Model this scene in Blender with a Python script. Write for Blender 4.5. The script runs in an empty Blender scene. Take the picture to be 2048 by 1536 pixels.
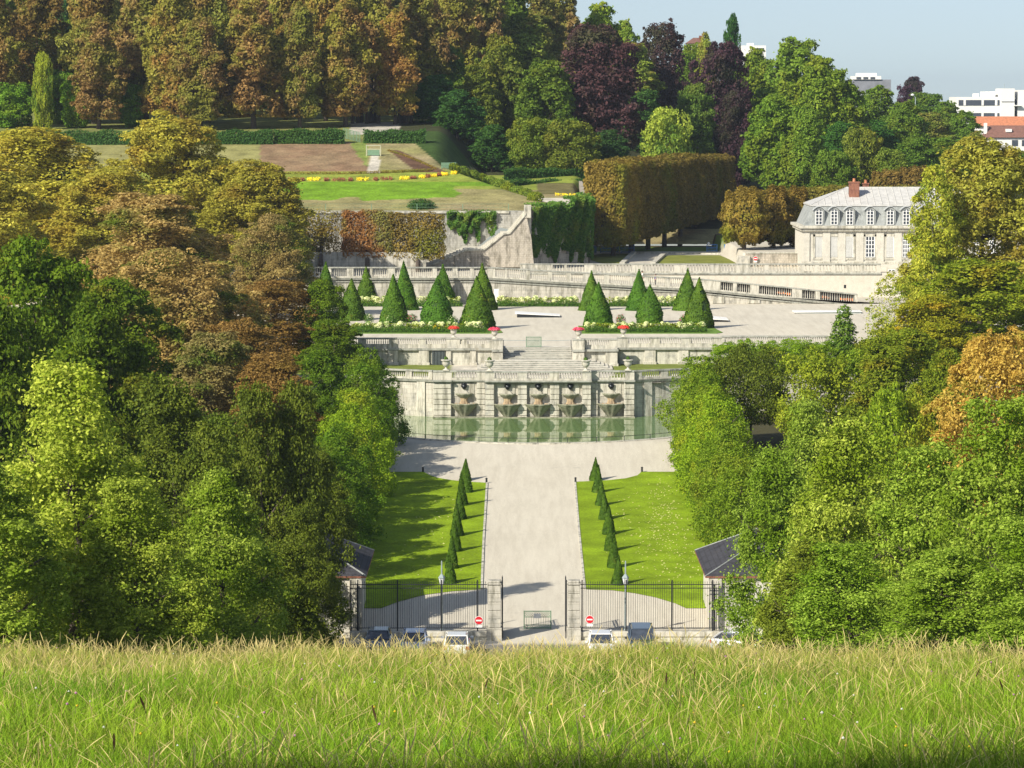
import bpy, math, random
import numpy as np
from mathutils import Vector, Matrix
R = math.radians
random.seed(7)
scene = bpy.context.scene
C = scene.collection

# ------------------------------------------------------------------ camera, world, sun, exposure
FPX, CX, CY, PITCH, EYE = 6500.0, 1024.0, 768.0, R(5.0), 40.0
cam_d = bpy.data.cameras.new('camera'); cam = bpy.data.objects.new('camera', cam_d); C.objects.link(cam)
cam.location = (0, 0, EYE); cam.rotation_euler = (R(90) - PITCH, 0, 0)
cam_d.sensor_width = 36.0; cam_d.lens = FPX / 2048.0 * 36.0
cam_d.clip_start = 0.5; cam_d.clip_end = 20000
scene.camera = cam
SUN_DIR = Vector((1.1, 1.08, -1.05)).normalized()          # the way the light travels
w = bpy.data.worlds.new('World'); scene.world = w; w.use_nodes = True
nt = w.node_tree; bg = nt.nodes['Background']
sky = nt.nodes.new('ShaderNodeTexSky'); sky.sky_type = 'NISHITA'; sky.sun_disc = False
sky.sun_elevation = math.asin(-SUN_DIR.z)
sky.sun_rotation = math.atan2(-SUN_DIR.x, -SUN_DIR.y)
sky.air_density = 1.0; sky.dust_density = 1.2; sky.ozone_density = 3.0; sky.altitude = 100
tcw = nt.nodes.new('ShaderNodeTexCoord'); mpw = nt.nodes.new('ShaderNodeMapping'); mpw.inputs['Location'].default_value = (0, 0, .062)
nt.links.new(tcw.outputs['Generated'], mpw.inputs[0]); nt.links.new(mpw.outputs[0], sky.inputs[0])
hs = nt.nodes.new('ShaderNodeHueSaturation'); hs.inputs['Saturation'].default_value = .72
nt.links.new(sky.outputs[0], hs.inputs['Color']); nt.links.new(hs.outputs[0], bg.inputs[0]); bg.inputs[1].default_value = 0.098
sd = bpy.data.lights.new('sun', 'SUN'); sd.energy = 4.6; sd.angle = R(0.53); sd.color = (1.0, 0.93, 0.80)
so = bpy.data.objects.new('sun', sd); C.objects.link(so)
so.rotation_euler = SUN_DIR.to_track_quat('-Z', 'Y').to_euler(); so.location = (-60, 100, 120)
scene.view_settings.view_transform = 'Standard'; scene.view_settings.look = 'None'
scene.view_settings.exposure = 0.5; scene.view_settings.gamma = 1.0
scene.cycles.max_bounces = 6; scene.cycles.diffuse_bounces = 3; scene.cycles.transmission_bounces = 3
scene.cycles.transparent_max_bounces = 6; scene.cycles.volume_bounces = 0

# ------------------------------------------------------------------ measuring helpers
ct, st = math.cos(PITCH), math.sin(PITCH)
def P(px, py, Y):
    u = (px - CX) / FPX; v = (CY - py) / FPX
    dy = ct + v * st; dz = -st + v * ct
    return Vector((u * Y / dy, Y, EYE + Y * dz / dy))
def proj(X, Y, Z):
    zc = Z - EYE
    f = Y * ct - zc * st; up = Y * st + zc * ct
    return CX + FPX * X / f, CY - FPX * up / f
def sstep(x, a, b):
    t = np.clip((np.asarray(x, dtype=float) - a) / (b - a), 0, 1)
    return t * t * (3 - 2 * t)
def road_z(Y): return np.interp(Y, [189, 211, 233, 271, 288], [4.65, 4.7, 5.95, 8.1, 9.5])
def meadow_z(Y, X=0):
    Y = np.asarray(Y, dtype=float)
    q = np.where(Y < 110, 38.35 - .1515 * Y - .0006 * np.clip(Y - 60, 0, None) ** 2, 20.185 - .205 * (Y - 110))
    q = q + (0.10 * np.sin(np.asarray(X) * .35 + 1) * np.sin(Y * .12) + .10 * np.sin(np.asarray(X) * .9 + 2) * np.sin(Y * .07) + .05 * np.sin(np.asarray(X) * 2.3)) * np.clip(1.3 - Y / 150, 0, 1)
    return np.maximum(q, 4.62)
def upper_z(X, Y):
    X = np.asarray(X, dtype=float); Y = np.asarray(Y, dtype=float)
    zl = np.interp(Y, [438, 462, 470, 495, 510, 520, 560], [25.0, 28.3, 29.4, 33.0, 34.4, 35.0, 37.0])
    zr = np.interp(Y, [438, 465, 500, 520, 560], [25.0, 25.7, 26.8, 28.0, 30.0])
    xb = np.maximum(2.5 - (Y - 445) * .43, -12)
    k = sstep(X, xb, xb + 8)
    z1 = zl * (1 - k) + zr * k
    z2 = np.interp(Y, [500, 560], [17.4, 23.5])
    kk = sstep(X, 9.5, 10.5 + np.clip(Y - 500, 0, 60) * .5)
    z = z1 * (1 - kk) + z2 * kk
    sl = np.interp(X / np.maximum(Y, 1) * 6500 + 1024, [-2000, 700, 1200, 1600, 2000, 4000], [.10, .10, .09, .045, -.004, -.004])
    z = z + np.clip(Y - 560, 0, 340) * sl
    return np.where(Y < 438, 17.4, z)
def ground_z(X, Y):
    if Y < 189: return float(meadow_z(Y, X))
    if Y < 315: return float(road_z(Y))
    if Y < 336.5: return 12.6
    if Y < 412: return 14.25
    return float(upper_z(X, Y))
def G(px, py, fn=road_z, lo=190.0, hi=300.0):
    for _ in range(50):
        m = (lo + hi) / 2
        if P(px, py, m).z > float(fn(m)): lo = m
        else: hi = m
    return P(px, py, (lo + hi) / 2)
def TF(px, py, z=14.25):
    """point at height z seen at a pixel"""
    d = P(px, py, 100.0) - Vector((0, 0, EYE)); k = (z - EYE) / d.z
    return Vector((0, 0, EYE)) + d * k

# ------------------------------------------------------------------ materials
def newmat(name):
    m = bpy.data.materials.new(name); m.use_nodes = True
    n = m.node_tree.nodes; return m, n, m.node_tree.links, n['Principled BSDF']
def nd(n, t, **kw):
    x = n.new(t)
    for k, v in kw.items():
        if k in x.inputs: x.inputs[k].default_value = v
        else: setattr(x, k, v)
    return x
def ramp(n, l, fac, stops):
    r = n.new('ShaderNodeValToRGB'); e = r.color_ramp.elements
    e[0].position, e[0].color = stops[0][0], (*stops[0][1], 1)
    e[1].position, e[1].color = stops[-1][0], (*stops[-1][1], 1)
    for p, c in stops[1:-1]:
        x = e.new(p); x.color = (*c, 1)
    l.new(fac, r.inputs[0]); return r.outputs[0]
def mixc(n, l, f, a, b, mode='MIX'):
    m = n.new('ShaderNodeMix'); m.data_type = 'RGBA'; m.blend_type = mode
    for s, i in ((f, 0), (a, 6), (b, 7)):
        if hasattr(s, 'is_linked'): l.new(s, m.inputs[i])
        elif i == 0: m.inputs[0].default_value = s
        else: m.inputs[i].default_value = (*s, 1)
    return m.outputs[2]
def noise(n, l, scale, detail=4, vec=None, rough=.55, stretch=None):
    t = n.new('ShaderNodeTexNoise'); t.inputs['Scale'].default_value = scale
    t.inputs['Detail'].default_value = detail; t.inputs['Roughness'].default_value = rough
    if vec is None: vec = coords(n)
    if stretch:
        mp = n.new('ShaderNodeMapping'); mp.inputs['Scale'].default_value = stretch
        l.new(vec, mp.inputs['Vector']); vec = mp.outputs[0]
    l.new(vec, t.inputs['Vector']); return t.outputs[0]
def coords(n):
    g = n.new('ShaderNodeTexCoord'); return g.outputs['Object']
def bump(n, l, bs, h, strength, dist):
    b = n.new('ShaderNodeBump'); b.inputs['Strength'].default_value = strength; b.inputs['Distance'].default_value = dist
    l.new(h, b.inputs['Height']); l.new(b.outputs[0], bs.inputs['Normal'])
def plain(name, col, rough=.6, metal=0.0, var=.12, scale=3.0, spec=.4):
    m, n, l, b = newmat(name)
    a = tuple(min(1, c * (1 + var)) for c in col); d = tuple(c * (1 - var) for c in col)
    l.new(ramp(n, l, noise(n, l, scale), [(.3, d), (.7, a)]), b.inputs['Base Color'])
    b.inputs['Roughness'].default_value = rough; b.inputs['Metallic'].default_value = metal
    b.inputs['Specular IOR Level'].default_value = spec
    return m
def stone(name, col, dark, warm, joints=(.9, .42), amt=.55, streak=1.0):
    m, n, l, b = newmat(name)
    co = coords(n)
    sep = n.new('ShaderNodeSeparateXYZ'); l.new(co, sep.inputs[0])
    ad = nd(n, 'ShaderNodeMath', operation='ADD'); l.new(sep.outputs[0], ad.inputs[0]); l.new(sep.outputs[1], ad.inputs[1])
    cb = n.new('ShaderNodeCombineXYZ'); l.new(ad.outputs[0], cb.inputs[0]); l.new(sep.outputs[2], cb.inputs[1])
    br = n.new('ShaderNodeTexBrick'); l.new(cb.outputs[0], br.inputs['Vector'])
    br.inputs['Color1'].default_value = (1, 1, 1, 1); br.inputs['Color2'].default_value = (.72, .72, .74, 1)
    br.inputs['Mortar'].default_value = (.42, .40, .36, 1); br.inputs['Scale'].default_value = 1.0
    br.inputs['Mortar Size'].default_value = .022; br.inputs['Mortar Smooth'].default_value = .6
    br.inputs['Brick Width'].default_value = joints[0]; br.inputs['Row Height'].default_value = joints[1]
    c1 = ramp(n, l, noise(n, l, .9, 6, rough=.65), [(.32, dark), (.48, col), (.62, col), (.8, warm)])
    c2 = mixc(n, l, amt, c1, br.outputs[0], 'MULTIPLY')
    s = noise(n, l, 1.0, 5, stretch=(2.2, 2.2, .35), rough=.7)
    c3 = mixc(n, l, streak, c2, ramp(n, l, s, [(.36, (.50, .50, .47)), (.54, (1, 1, 1))]), 'MULTIPLY')
    l.new(c3, b.inputs['Base Color']); b.inputs['Roughness'].default_value = .9; b.inputs['Specular IOR Level'].default_value = .15
    bump(n, l, b, noise(n, l, 5.0, 6), .5, .05)
    return m
def attr_ground(name, attr='tint', s1=.8, s2=12.0, lo=.72, hi=1.22, rough=.95, bdist=.06):
    m, n, l, b = newmat(name)
    a = nd(n, 'ShaderNodeAttribute', attribute_name=attr)
    f1 = ramp(n, l, noise(n, l, s1, 6), [(.3, (lo,) * 3), (.7, (hi,) * 3)])
    f2 = ramp(n, l, noise(n, l, s2, 3), [(.3, (lo * 1.05,) * 3), (.7, (hi * .97,) * 3)])
    c = mixc(n, l, 1.0, mixc(n, l, 1.0, a.outputs['Color'], f1, 'MULTIPLY'), f2, 'MULTIPLY')
    l.new(c, b.inputs['Base Color']); b.inputs['Roughness'].default_value = rough; b.inputs['Specular IOR Level'].default_value = .1
    bump(n, l, b, noise(n, l, s2, 4), .6, bdist)
    return m
LEAFK = 1.5
def leafmat(name, a, b_, c=None, patch=.25, cut=(.5, .62), trans=.4, rough=.6, spec=.12):
    m, n, l, b = newmat(name)
    at = nd(n, 'ShaderNodeAttribute', attribute_name='tone')
    a = tuple(v * LEAFK for v in a); b_ = tuple(v * LEAFK for v in b_); c = c and tuple(v * LEAFK for v in c)
    col = mixc(n, l, at.outputs['Fac'], a, b_)
    if c:
        oi = n.new('ShaderNodeObjectInfo')
        va = nd(n, 'ShaderNodeVectorMath', operation='ADD'); l.new(coords(n), va.inputs[0])
        vm = nd(n, 'ShaderNodeVectorMath', operation='SCALE'); vm.inputs['Scale'].default_value = 40.0
        cx = n.new('ShaderNodeCombineXYZ'); l.new(oi.outputs['Random'], cx.inputs[0]); l.new(cx.outputs[0], vm.inputs[0])
        l.new(vm.outputs[0], va.inputs[1])
        f = ramp(n, l, noise(n, l, patch, 5, vec=va.outputs[0], rough=.7), [(cut[0], (0, 0, 0)), (cut[1], (1, 1, 1))])
        col = mixc(n, l, f, col, c)
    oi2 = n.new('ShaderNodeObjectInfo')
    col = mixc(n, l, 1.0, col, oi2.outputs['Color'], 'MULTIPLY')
    l.new(col, b.inputs['Base Color']); b.inputs['Roughness'].default_value = rough; b.inputs['Specular IOR Level'].default_value = spec
    tr = n.new('ShaderNodeBsdfTranslucent'); l.new(col, tr.inputs[0])
    mx = n.new('ShaderNodeMixShader'); mx.inputs[0].default_value = trans
    l.new(b.outputs[0], mx.inputs[1]); l.new(tr.outputs[0], mx.inputs[2])
    l.new(mx.outputs[0], n['Material Output'].inputs['Surface'])
    return m

M = {}
M['stone'] = stone('pale_limestone', (.57, .54, .46), (.36, .35, .31), (.62, .55, .42))
M['stone_lichen_shade'] = stone('lichened_coping_shaded_riser', (.40, .40, .35), (.22, .23, .20), (.48, .44, .33), (1.6, 3.0), .3, .7)  # lichen on rails and copings; also the shade tone painted on stair risers
M['stone_smooth'] = stone('dressed_limestone', (.60, .57, .48), (.40, .39, .35), (.64, .59, .46), (1.6, 3.0), .25)
M['stone_grey'] = stone('grey_weathered_stone', (.60, .58, .49), (.38, .37, .32), (.64, .58, .44), (.7, .36), .35)
M['stone_rubble'] = stone('rubble_wall', (.52, .47, .39), (.32, .29, .24), (.58, .49, .37), (.4, .25), .6)
M['stone_house'] = stone('warm_ashlar', (.61, .58, .50), (.52, .49, .42), (.63, .58, .47), (1.1, .42), .2, .15)
M['stone_moss'] = stone('mossy_stone', (.30, .30, .22), (.11, .13, .08), (.44, .36, .22), (5, 5), .1)
M['stone_rust'] = stone('lime_crusted_stone', (.55, .42, .26), (.30, .22, .14), (.70, .50, .25), (5, 5), .1, .5)
def gravel_mat(name):
    m, n, l, b = newmat(name)
    a = nd(n, 'ShaderNodeAttribute', attribute_name='tint')
    c = mixc(n, l, 1.0, a.outputs['Color'], ramp(n, l, noise(n, l, .10, 6, rough=.6), [(.3, (.95, .95, .94)), (.7, (1.04, 1.04, 1.03))]), 'MULTIPLY')
    c = mixc(n, l, 1.0, c, ramp(n, l, noise(n, l, 1.0, 6, stretch=(1.6, .12, 1), rough=.7), [(.35, (.90, .89, .88)), (.6, (1.03, 1.03, 1.03))]), 'MULTIPLY')
    c = mixc(n, l, 1.0, c, ramp(n, l, noise(n, l, .33, 5, rough=.75), [(.27, (.84, .84, .86)), (.38, (1, 1, 1))]), 'MULTIPLY')
    c = mixc(n, l, 1.0, c, ramp(n, l, noise(n, l, 9.0, 3), [(.3, (.90, .90, .90)), (.7, (1.06, 1.06, 1.06))]), 'MULTIPLY')
    l.new(c, b.inputs['Base Color']); b.inputs['Roughness'].default_value = .95; b.inputs['Specular IOR Level'].default_value = .1
    bump(n, l, b, noise(n, l, 9, 4), .5, .02); return m
M['gravel'] = gravel_mat('gravel')
M['_g'] = attr_ground('gravel', s1=.12, s2=9.0, lo=.88, hi=1.08, bdist=.02)
M['lawn'] = attr_ground('mown_lawn', s1=.45, s2=6, lo=.70, hi=1.22, bdist=.08)
M['turf'] = attr_ground('mound_turf', s1=.35, s2=3.0, lo=.66, hi=1.25, bdist=.15)
M['meadow'] = attr_ground('meadow_soil', s1=.8, s2=10, lo=.6, hi=1.3)
M['slate'] = stone('dark_slate', (.065, .065, .075), (.04, .04, .045), (.085, .08, .08), (.28, .16), .5, .3)
M['shutter_paint'] = stone('painted_shutter', (.60, .60, .57), (.54, .54, .51), (.62, .61, .57), (3.0, .09), .45, .2)
M['stone_shade'] = stone('shaded_grey_wall', (.42, .41, .37), (.24, .24, .21), (.50, .45, .36), (.5, .3), .5, 1.0)  # darker stone for the mound wall, its shade put into the colour
M['slate_grey'] = stone('grey_slate', (.36, .38, .37), (.26, .28, .28), (.38, .37, .29), (.3, .2), .4, .5)
M['zinc'] = plain('zinc', (.52, .51, .48), .5, var=.14, scale=1.6)
M['brickred'] = stone('chimney_brick', (.33, .15, .10), (.2, .09, .07), (.4, .2, .13), (.22, .08), .5)
M['terracotta'] = plain('terracotta', (.52, .2, .1), .8, var=.25, scale=2)
M['white'] = plain('white_paint', (.80, .80, .78), .5, var=.04)
M['offwhite'] = plain('white_render', (.78, .77, .73), .8, var=.05)
M['glass_dark'] = plain('dark_glass', (.05, .06, .08), .12, var=.3, spec=.8)
M['iron'] = plain('dark_iron', (.025, .028, .032), .5, .3)
M['iron_green'] = plain('green_iron', (.16, .27, .17), .5, .1)
M['blue_paint'] = plain('blue_painted_metal', (.05, .16, .42), .5, .1)
M['bronze'] = plain('dark_bronze', (.03, .035, .04), .35, .6, spec=.8)
M['bark'] = plain('bark', (.09, .07, .055), .95, var=.4, scale=5)
M['bark_pale'] = plain('pale_bark', (.25, .23, .19), .95, var=.4, scale=4)
M['soil'] = plain('soil', (.16, .10, .06), 1, var=.3)
M['red'] = plain('sign_red', (.62, .02, .03), .4, var=.05)
M['lamp_grey'] = plain('grey_green_paint', (.30, .36, .36), .5)
M['rubber'] = plain('rubber', (.02, .02, .02), .8)
M['chrome'] = plain('alloy', (.5, .5, .52), .3, .8)
M['headlight'] = plain('clear_headlight', (.7, .72, .75), .15, .3, spec=.8)
M['tail'] = plain('tail_red', (.4, .02, .02), .3)
M['skin'] = plain('skin', (.5, .32, .24), .6)
M['hair'] = plain('brown_hair', (.05, .03, .02), .7)
M['cloth_white'] = plain('white_cotton', (.75, .75, .74), .9)
M['cloth_blue'] = plain('blue_cotton', (.10, .12, .45), .9)
M['cloth_dark'] = plain('dark_cloth', (.04, .04, .06), .9)
M['opal'] = plain('opal_globe', (.8, .8, .78), .3)
M['dark_backing'] = plain('dark_backing_sheet', (.04, .035, .035), .9, var=.3)
M['orange'] = plain('orange_plastic', (.75, .22, .05), .6)

# leaf materials
L = {}
L['linden'] = leafmat('linden_leaf', (.13, .19, .009), (.42, .46, .07), (.16, .22, .01), .2, trans=.38)
L['linden_dark'] = leafmat('dark_leaf', (.055, .085, .008), (.15, .18, .018), (.10, .13, .010), .2, trans=.35)
L['hornbeam'] = leafmat('hornbeam_leaf', (.085, .155, .008), (.21, .30, .02), (.20, .24, .02), .3, trans=.4)
L['chestnut'] = leafmat('yellowing_chestnut_leaf', (.21, .20, .018), (.52, .48, .075), (.30, .22, .03), .16, (.47, .66))
L['chestnut_brown'] = leafmat('browned_chestnut_leaf', (.22, .15, .04), (.50, .37, .13), (.12, .17, .014), .13, (.50, .64))
L['chestnut_green'] = leafmat('green_chestnut_leaf', (.085, .135, .008), (.25, .29, .022), (.27, .22, .02), .15, (.56, .7))
L['chestnut_rust'] = leafmat('rust_chestnut_leaf', (.14, .085, .02), (.32, .20, .055), (.18, .12, .025), .3)
L['orange'] = leafmat('orange_chestnut_leaf', (.28, .18, .025), (.58, .42, .09), (.22, .25, .03), .3, (.55, .7))
L['yellow'] = leafmat('yellow_green_leaf', (.20, .24, .02), (.48, .46, .05), (.11, .19, .02), .3, (.48, .66))
L['f_rust'] = leafmat('forest_rust_leaf', (.15, .095, .030), (.34, .235, .085), (.21, .22, .035), .14, (.44, .58))
L['f_olive'] = leafmat('forest_olive_leaf', (.13, .145, .020), (.31, .31, .06), (.23, .15, .04), .14, (.46, .6))
L['f_green'] = leafmat('forest_green_leaf', (.080, .14, .014), (.21, .28, .035), (.17, .20, .02), .12)
L['f_dark'] = leafmat('forest_dark_leaf', (.025, .075, .018), (.08, .16, .025), (.05, .11, .018), .12)
L['f_copper'] = leafmat('copper_beech_leaf', (.045, .026, .028), (.12, .055, .055), (.065, .065, .028), .12)
L['f_yellow'] = leafmat('forest_yellow_leaf', (.18, .25, .03), (.36, .40, .06), (.12, .2, .03), .12)
L['box_rust'] = leafmat('clipped_chestnut_leaf', (.12, .088, .014), (.29, .21, .045), (.16, .165, .018), .15, (.5, .64))
L['box_orange'] = leafmat('clipped_orange_leaf', (.16, .075, .022), (.40, .20, .06), (.20, .19, .045), .2, (.5, .62))
L['yew'] = leafmat('yew_leaf', (.028, .068, .006), (.075, .15, .010), (.10, .13, .015), .9, (.58, .7), .1)
L['ivy'] = leafmat('ivy_leaf', (.03, .09, .012), (.12, .22, .03), (.16, .2, .03), .4, (.52, .66))
L['hydrangea'] = leafmat('cream_flower', (.45, .50, .22), (.70, .70, .42), (.15, .25, .05), 1.4, (.54, .6), .2)
L['hedge'] = leafmat('box_hedge_leaf', (.04, .10, .012), (.10, .19, .02), None)
L['pink'] = leafmat('pink_petal', (.55, .06, .12), (.80, .16, .25), None)
L['red'] = leafmat('red_petal', (.60, .04, .03), (.80, .14, .10), None)
L['yellowflower'] = leafmat('yellow_petal', (.65, .50, .02), (.85, .72, .05), None)
L['brownflower'] = leafmat('brown_petal', (.16, .06, .03), (.32, .14, .07), None)
L['cedar'] = leafmat('cedar_needle', (.04, .09, .018), (.12, .18, .03), None)

# ------------------------------------------------------------------ object helpers
def tag(o, label=None, cat=None, group=None, kind=None):
    if label: o['label'] = label
    if cat: o['category'] = cat
    if group: o['group'] = group
    if kind: o['kind'] = kind
    return o
def thing(name, label, cat, loc=(0, 0, 0), group=None, rz=0.0):
    o = bpy.data.objects.new(name, None); C.objects.link(o); o.location = loc; o.rotation_euler = (0, 0, rz)
    o.empty_display_size = .3
    return tag(o, label, cat, group)
def link_mesh(name, me, mat, parent=None):
    o = bpy.data.objects.new(name, me); C.objects.link(o)
    if mat is not None: me.materials.append(mat)
    if parent is not None: o.parent = parent
    return o
class MB:
    def __init__(s): s.V = []; s.F = []
    def add(s, vs, fs):
        k = len(s.V); s.V += [tuple(v) for v in vs]; s.F += [tuple(i + k for i in f) for f in fs]; return s
    def hexa(s, p):      # p: 4 bottom ccw, 4 top ccw
        return s.add(p, [(3, 2, 1, 0), (4, 5, 6, 7), (0, 1, 5, 4), (1, 2, 6, 5), (2, 3, 7, 6), (3, 0, 4, 7)])
    def box(s, x0, x1, y0, y1, z0, z1, tx=0, ty=0):
        return s.hexa([(x0, y0, z0), (x1, y0, z0), (x1, y1, z0), (x0, y1, z0),
                       (x0 + tx, y0 + ty, z1), (x1 - tx, y0 + ty, z1), (x1 - tx, y1 - ty, z1), (x0 + tx, y1 - ty, z1)])
    def cbox(s, c, sx, sy, sz, **k):
        return s.box(c[0] - sx / 2, c[0] + sx / 2, c[1] - sy / 2, c[1] + sy / 2, c[2], c[2] + sz, **k)
    def prism(s, pts, y0, y1):       # polygon in XZ, ccw seen from -Y
        n = len(pts)
        vs = [(x, y0, z) for x, z in pts] + [(x, y1, z) for x, z in pts]
        return s.add(vs, [tuple(range(n)), tuple(range(2 * n - 1, n - 1, -1))] + [((i + 1) % n, i, n + i, n + (i + 1) % n) for i in range(n)])
    def slab(s, pts, z0, z1):        # polygon in XY
        n = len(pts)
        vs = [(x, y, z0) for x, y in pts] + [(x, y, z1) for x, y in pts]
        return s.add(vs, [tuple(range(n - 1, -1, -1)), tuple(range(n, 2 * n))] + [(i, (i + 1) % n, n + (i + 1) % n, n + i) for i in range(n)])
    def lathe(s, prof, c=(0, 0, 0), n=12, sy=1.0, a0=0.0, a1=2 * math.pi):
        full = abs(a1 - a0 - 2 * math.pi) < 1e-6; m = n if full else n + 1
        vs = []
        for r, z in prof:
            for i in range(m):
                a = a0 + (a1 - a0) * i / n
                vs.append((c[0] + r * math.cos(a), c[1] + r * sy * math.sin(a), c[2] + z))
        fs = []
        for j in range(len(prof) - 1):
            for i in range(n):
                i2 = (i + 1) % m
                fs.append((j * m + i, j * m + i2, (j + 1) * m + i2, (j + 1) * m + i))
        if full:
            fs.append(tuple(range(m - 1, -1, -1))); fs.append(tuple(range((len(prof) - 1) * m, len(prof) * m)))
        return s.add(vs, fs)
    def tube(s, pts, rad, n=6):
        pts = [Vector(p) for p in pts]; vs = []; fs = []
        if not hasattr(rad, '__len__'): rad = [rad] * len(pts)
        for k, p in enumerate(pts):
            t = (pts[min(k + 1, len(pts) - 1)] - pts[max(k - 1, 0)]).normalized()
            a = t.orthogonal().normalized() if abs(t.z) > .95 else t.cross(Vector((0, 0, 1))).normalized()
            b = t.cross(a)
            for i in range(n):
                q = 2 * math.pi * i / n
                vs.append(p + (a * math.cos(q) + b * math.sin(q)) * rad[k])
        for k in range(len(pts) - 1):
            for i in range(n):
                fs.append((k * n + i, k * n + (i + 1) % n, (k + 1) * n + (i + 1) % n, (k + 1) * n + i))
        fs.append(tuple(range(n - 1, -1, -1))); fs.append(tuple(range((len(pts) - 1) * n, len(pts) * n)))
        return s.add(vs, fs)
    def build(s, name, mat, parent=None, smooth=False, bevel=0):
        off = parent_loc(parent)
        me = bpy.data.meshes.new(name)
        me.from_pydata([(v[0] - off[0], v[1] - off[1], v[2] - off[2]) for v in s.V], [], s.F)
        if smooth: me.shade_smooth()
        me.update()
        o = link_mesh(name, me, mat, parent)
        if bevel:
            b = o.modifiers.new('edge', 'BEVEL'); b.width = bevel; b.segments = 2; b.limit_method = 'ANGLE'
        return o
def parent_loc(p):
    v = Vector((0, 0, 0))
    while p is not None: v = v + p.location; p = p.parent
    return v
def copy_tree(o, parent=None):
    c = o.copy(); C.objects.link(c)
    if parent is not None: c.parent = parent
    for ch in KIDS.get(o.name, ()) or [x for x in o.children]: copy_tree(ch, c)
    return c
KIDS = {}
def grid_sheet(name, xs, ys, zf, mat, tint=None, parent=None, keep=None, thick=False):
    X, Y = np.meshgrid(xs, ys); Z = zf(X, Y) * np.ones_like(X)
    nx, ny = len(xs), len(ys)
    co = np.stack([X, Y, Z], -1).reshape(-1, 3)
    i, j = np.meshgrid(np.arange(nx - 1), np.arange(ny - 1))
    q = (j * nx + i).ravel()
    f = np.stack([q, q + 1, q + nx + 1, q + nx], -1)
    if keep is not None:
        c = co[f].mean(1); f = f[keep(c[:, 0], c[:, 1])]
    return raw_mesh(name, co, f, mat, parent, tint(co[:, 0], co[:, 1], co[:, 2]) if tint else None, smooth=True)
def raw_mesh(name, co, f, mat, parent=None, tint=None, tone=None, smooth=False):
    me = bpy.data.meshes.new(name)
    n = len(f); k = f.shape[1]
    me.vertices.add(len(co)); me.vertices.foreach_set('co', np.ascontiguousarray(co, dtype=np.float32).ravel())
    me.loops.add(n * k); me.loops.foreach_set('vertex_index', np.ascontiguousarray(f, dtype=np.int32).ravel())
    me.polygons.add(n); me.polygons.foreach_set('loop_start', np.arange(0, n * k, k, dtype=np.int32))
    if tint is not None:
        a = me.attributes.new('tint', 'FLOAT_COLOR', 'POINT')
        c = np.ones((len(co), 4), np.float32); c[:, :3] = tint; a.data.foreach_set('color', c.ravel())
    if tone is not None:
        a = me.attributes.new('tone', 'FLOAT', 'FACE'); a.data.foreach_set('value', tone.astype(np.float32))
    me.update(calc_edges=True)
    if smooth: me.shade_smooth()
    return link_mesh(name, me, mat, parent)
def unit(a): return a / np.maximum(np.linalg.norm(a, axis=-1, keepdims=True), 1e-9)
def leaf_mesh(name, pos, nrm, size, tone, mat, parent, rng, aspect=.6, droop=.4):
    n = len(pos)
    nrm = unit(nrm)
    t = rng.normal(size=(n, 3)); t[:, 2] -= droop
    u = unit(t - nrm * (t * nrm).sum(1, keepdims=True))
    v = np.cross(nrm, u)
    L_ = (size * .5)[:, None]
    bend = nrm * L_ * .35
    co = np.stack([pos - u * L_ - bend, pos + v * L_ * aspect, pos + u * L_ - bend, pos - v * L_ * aspect], 1).reshape(-1, 3)
    f = np.arange(n * 4).reshape(n, 4)
    off = np.array(parent_loc(parent))
    return raw_mesh(name, co - off, f, mat, parent, tone=tone)

# ------------------------------------------------------------------ trees
def trunk_mesh(parent, h, r, crown_r, z0, seed, mat, nl=9, lean=.3):
    rg = random.Random(seed); mb = MB()
    pts = [(0, 0, -1.0)]; rad = [r * 1.35]
    for k in range(1, 7):
        t = k / 6; pts.append((rg.uniform(-lean, lean) * t, rg.uniform(-lean, lean) * t, h * .74 * t)); rad.append(r * (1 - .82 * t))
    mb.tube(pts, rad, 8)
    for k in range(nl):
        a = 2.4 * k + rg.uniform(-.4, .4); t = rg.uniform(.0, 1)
        zb = z0 + (h * .7 - z0) * t; rr = crown_r * rg.uniform(.55, .85) * (1 - .35 * t)
        rise = rr * rg.uniform(.35, .9)
        p = [(0, 0, zb), (rr * .35 * math.cos(a), rr * .35 * math.sin(a), zb + rise * .25),
             (rr * .7 * math.cos(a + .15), rr * .7 * math.sin(a + .15), zb + rise * .65), (rr * math.cos(a + .2), rr * math.sin(a + .2), zb + rise)]
        mb.tube(p, [r * .38, r * .26, r * .15, r * .05], 5)
        for q in range(2):
            b = a + rg.uniform(-.9, .9); e = p[2]
            mb.tube([e, (e[0] + rr * .28 * math.cos(b), e[1] + rr * .28 * math.sin(b), e[2] + rr * rg.uniform(.1, .4))], [r * .12, r * .03], 4)
    return mb.build('trunk', mat, parent, smooth=True)
def prof_round(t): return math.sqrt(max(0, 1 - (2 * t - 1) ** 2)) ** .8
def prof_linden(t): return min(1, (t / .16 + .25) ** .7) * (max(0, 1 - t) ** .62) * 1.12
def prof_tall(t): return min(1, (t / .2 + .2) ** .6) * min(1, max(0, (1 - t) / .42) ** .55)
def prof_dome(t): return min(1, (t / .25 + .15) ** .5) * math.sqrt(max(0, 1 - t ** 2.4))
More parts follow.
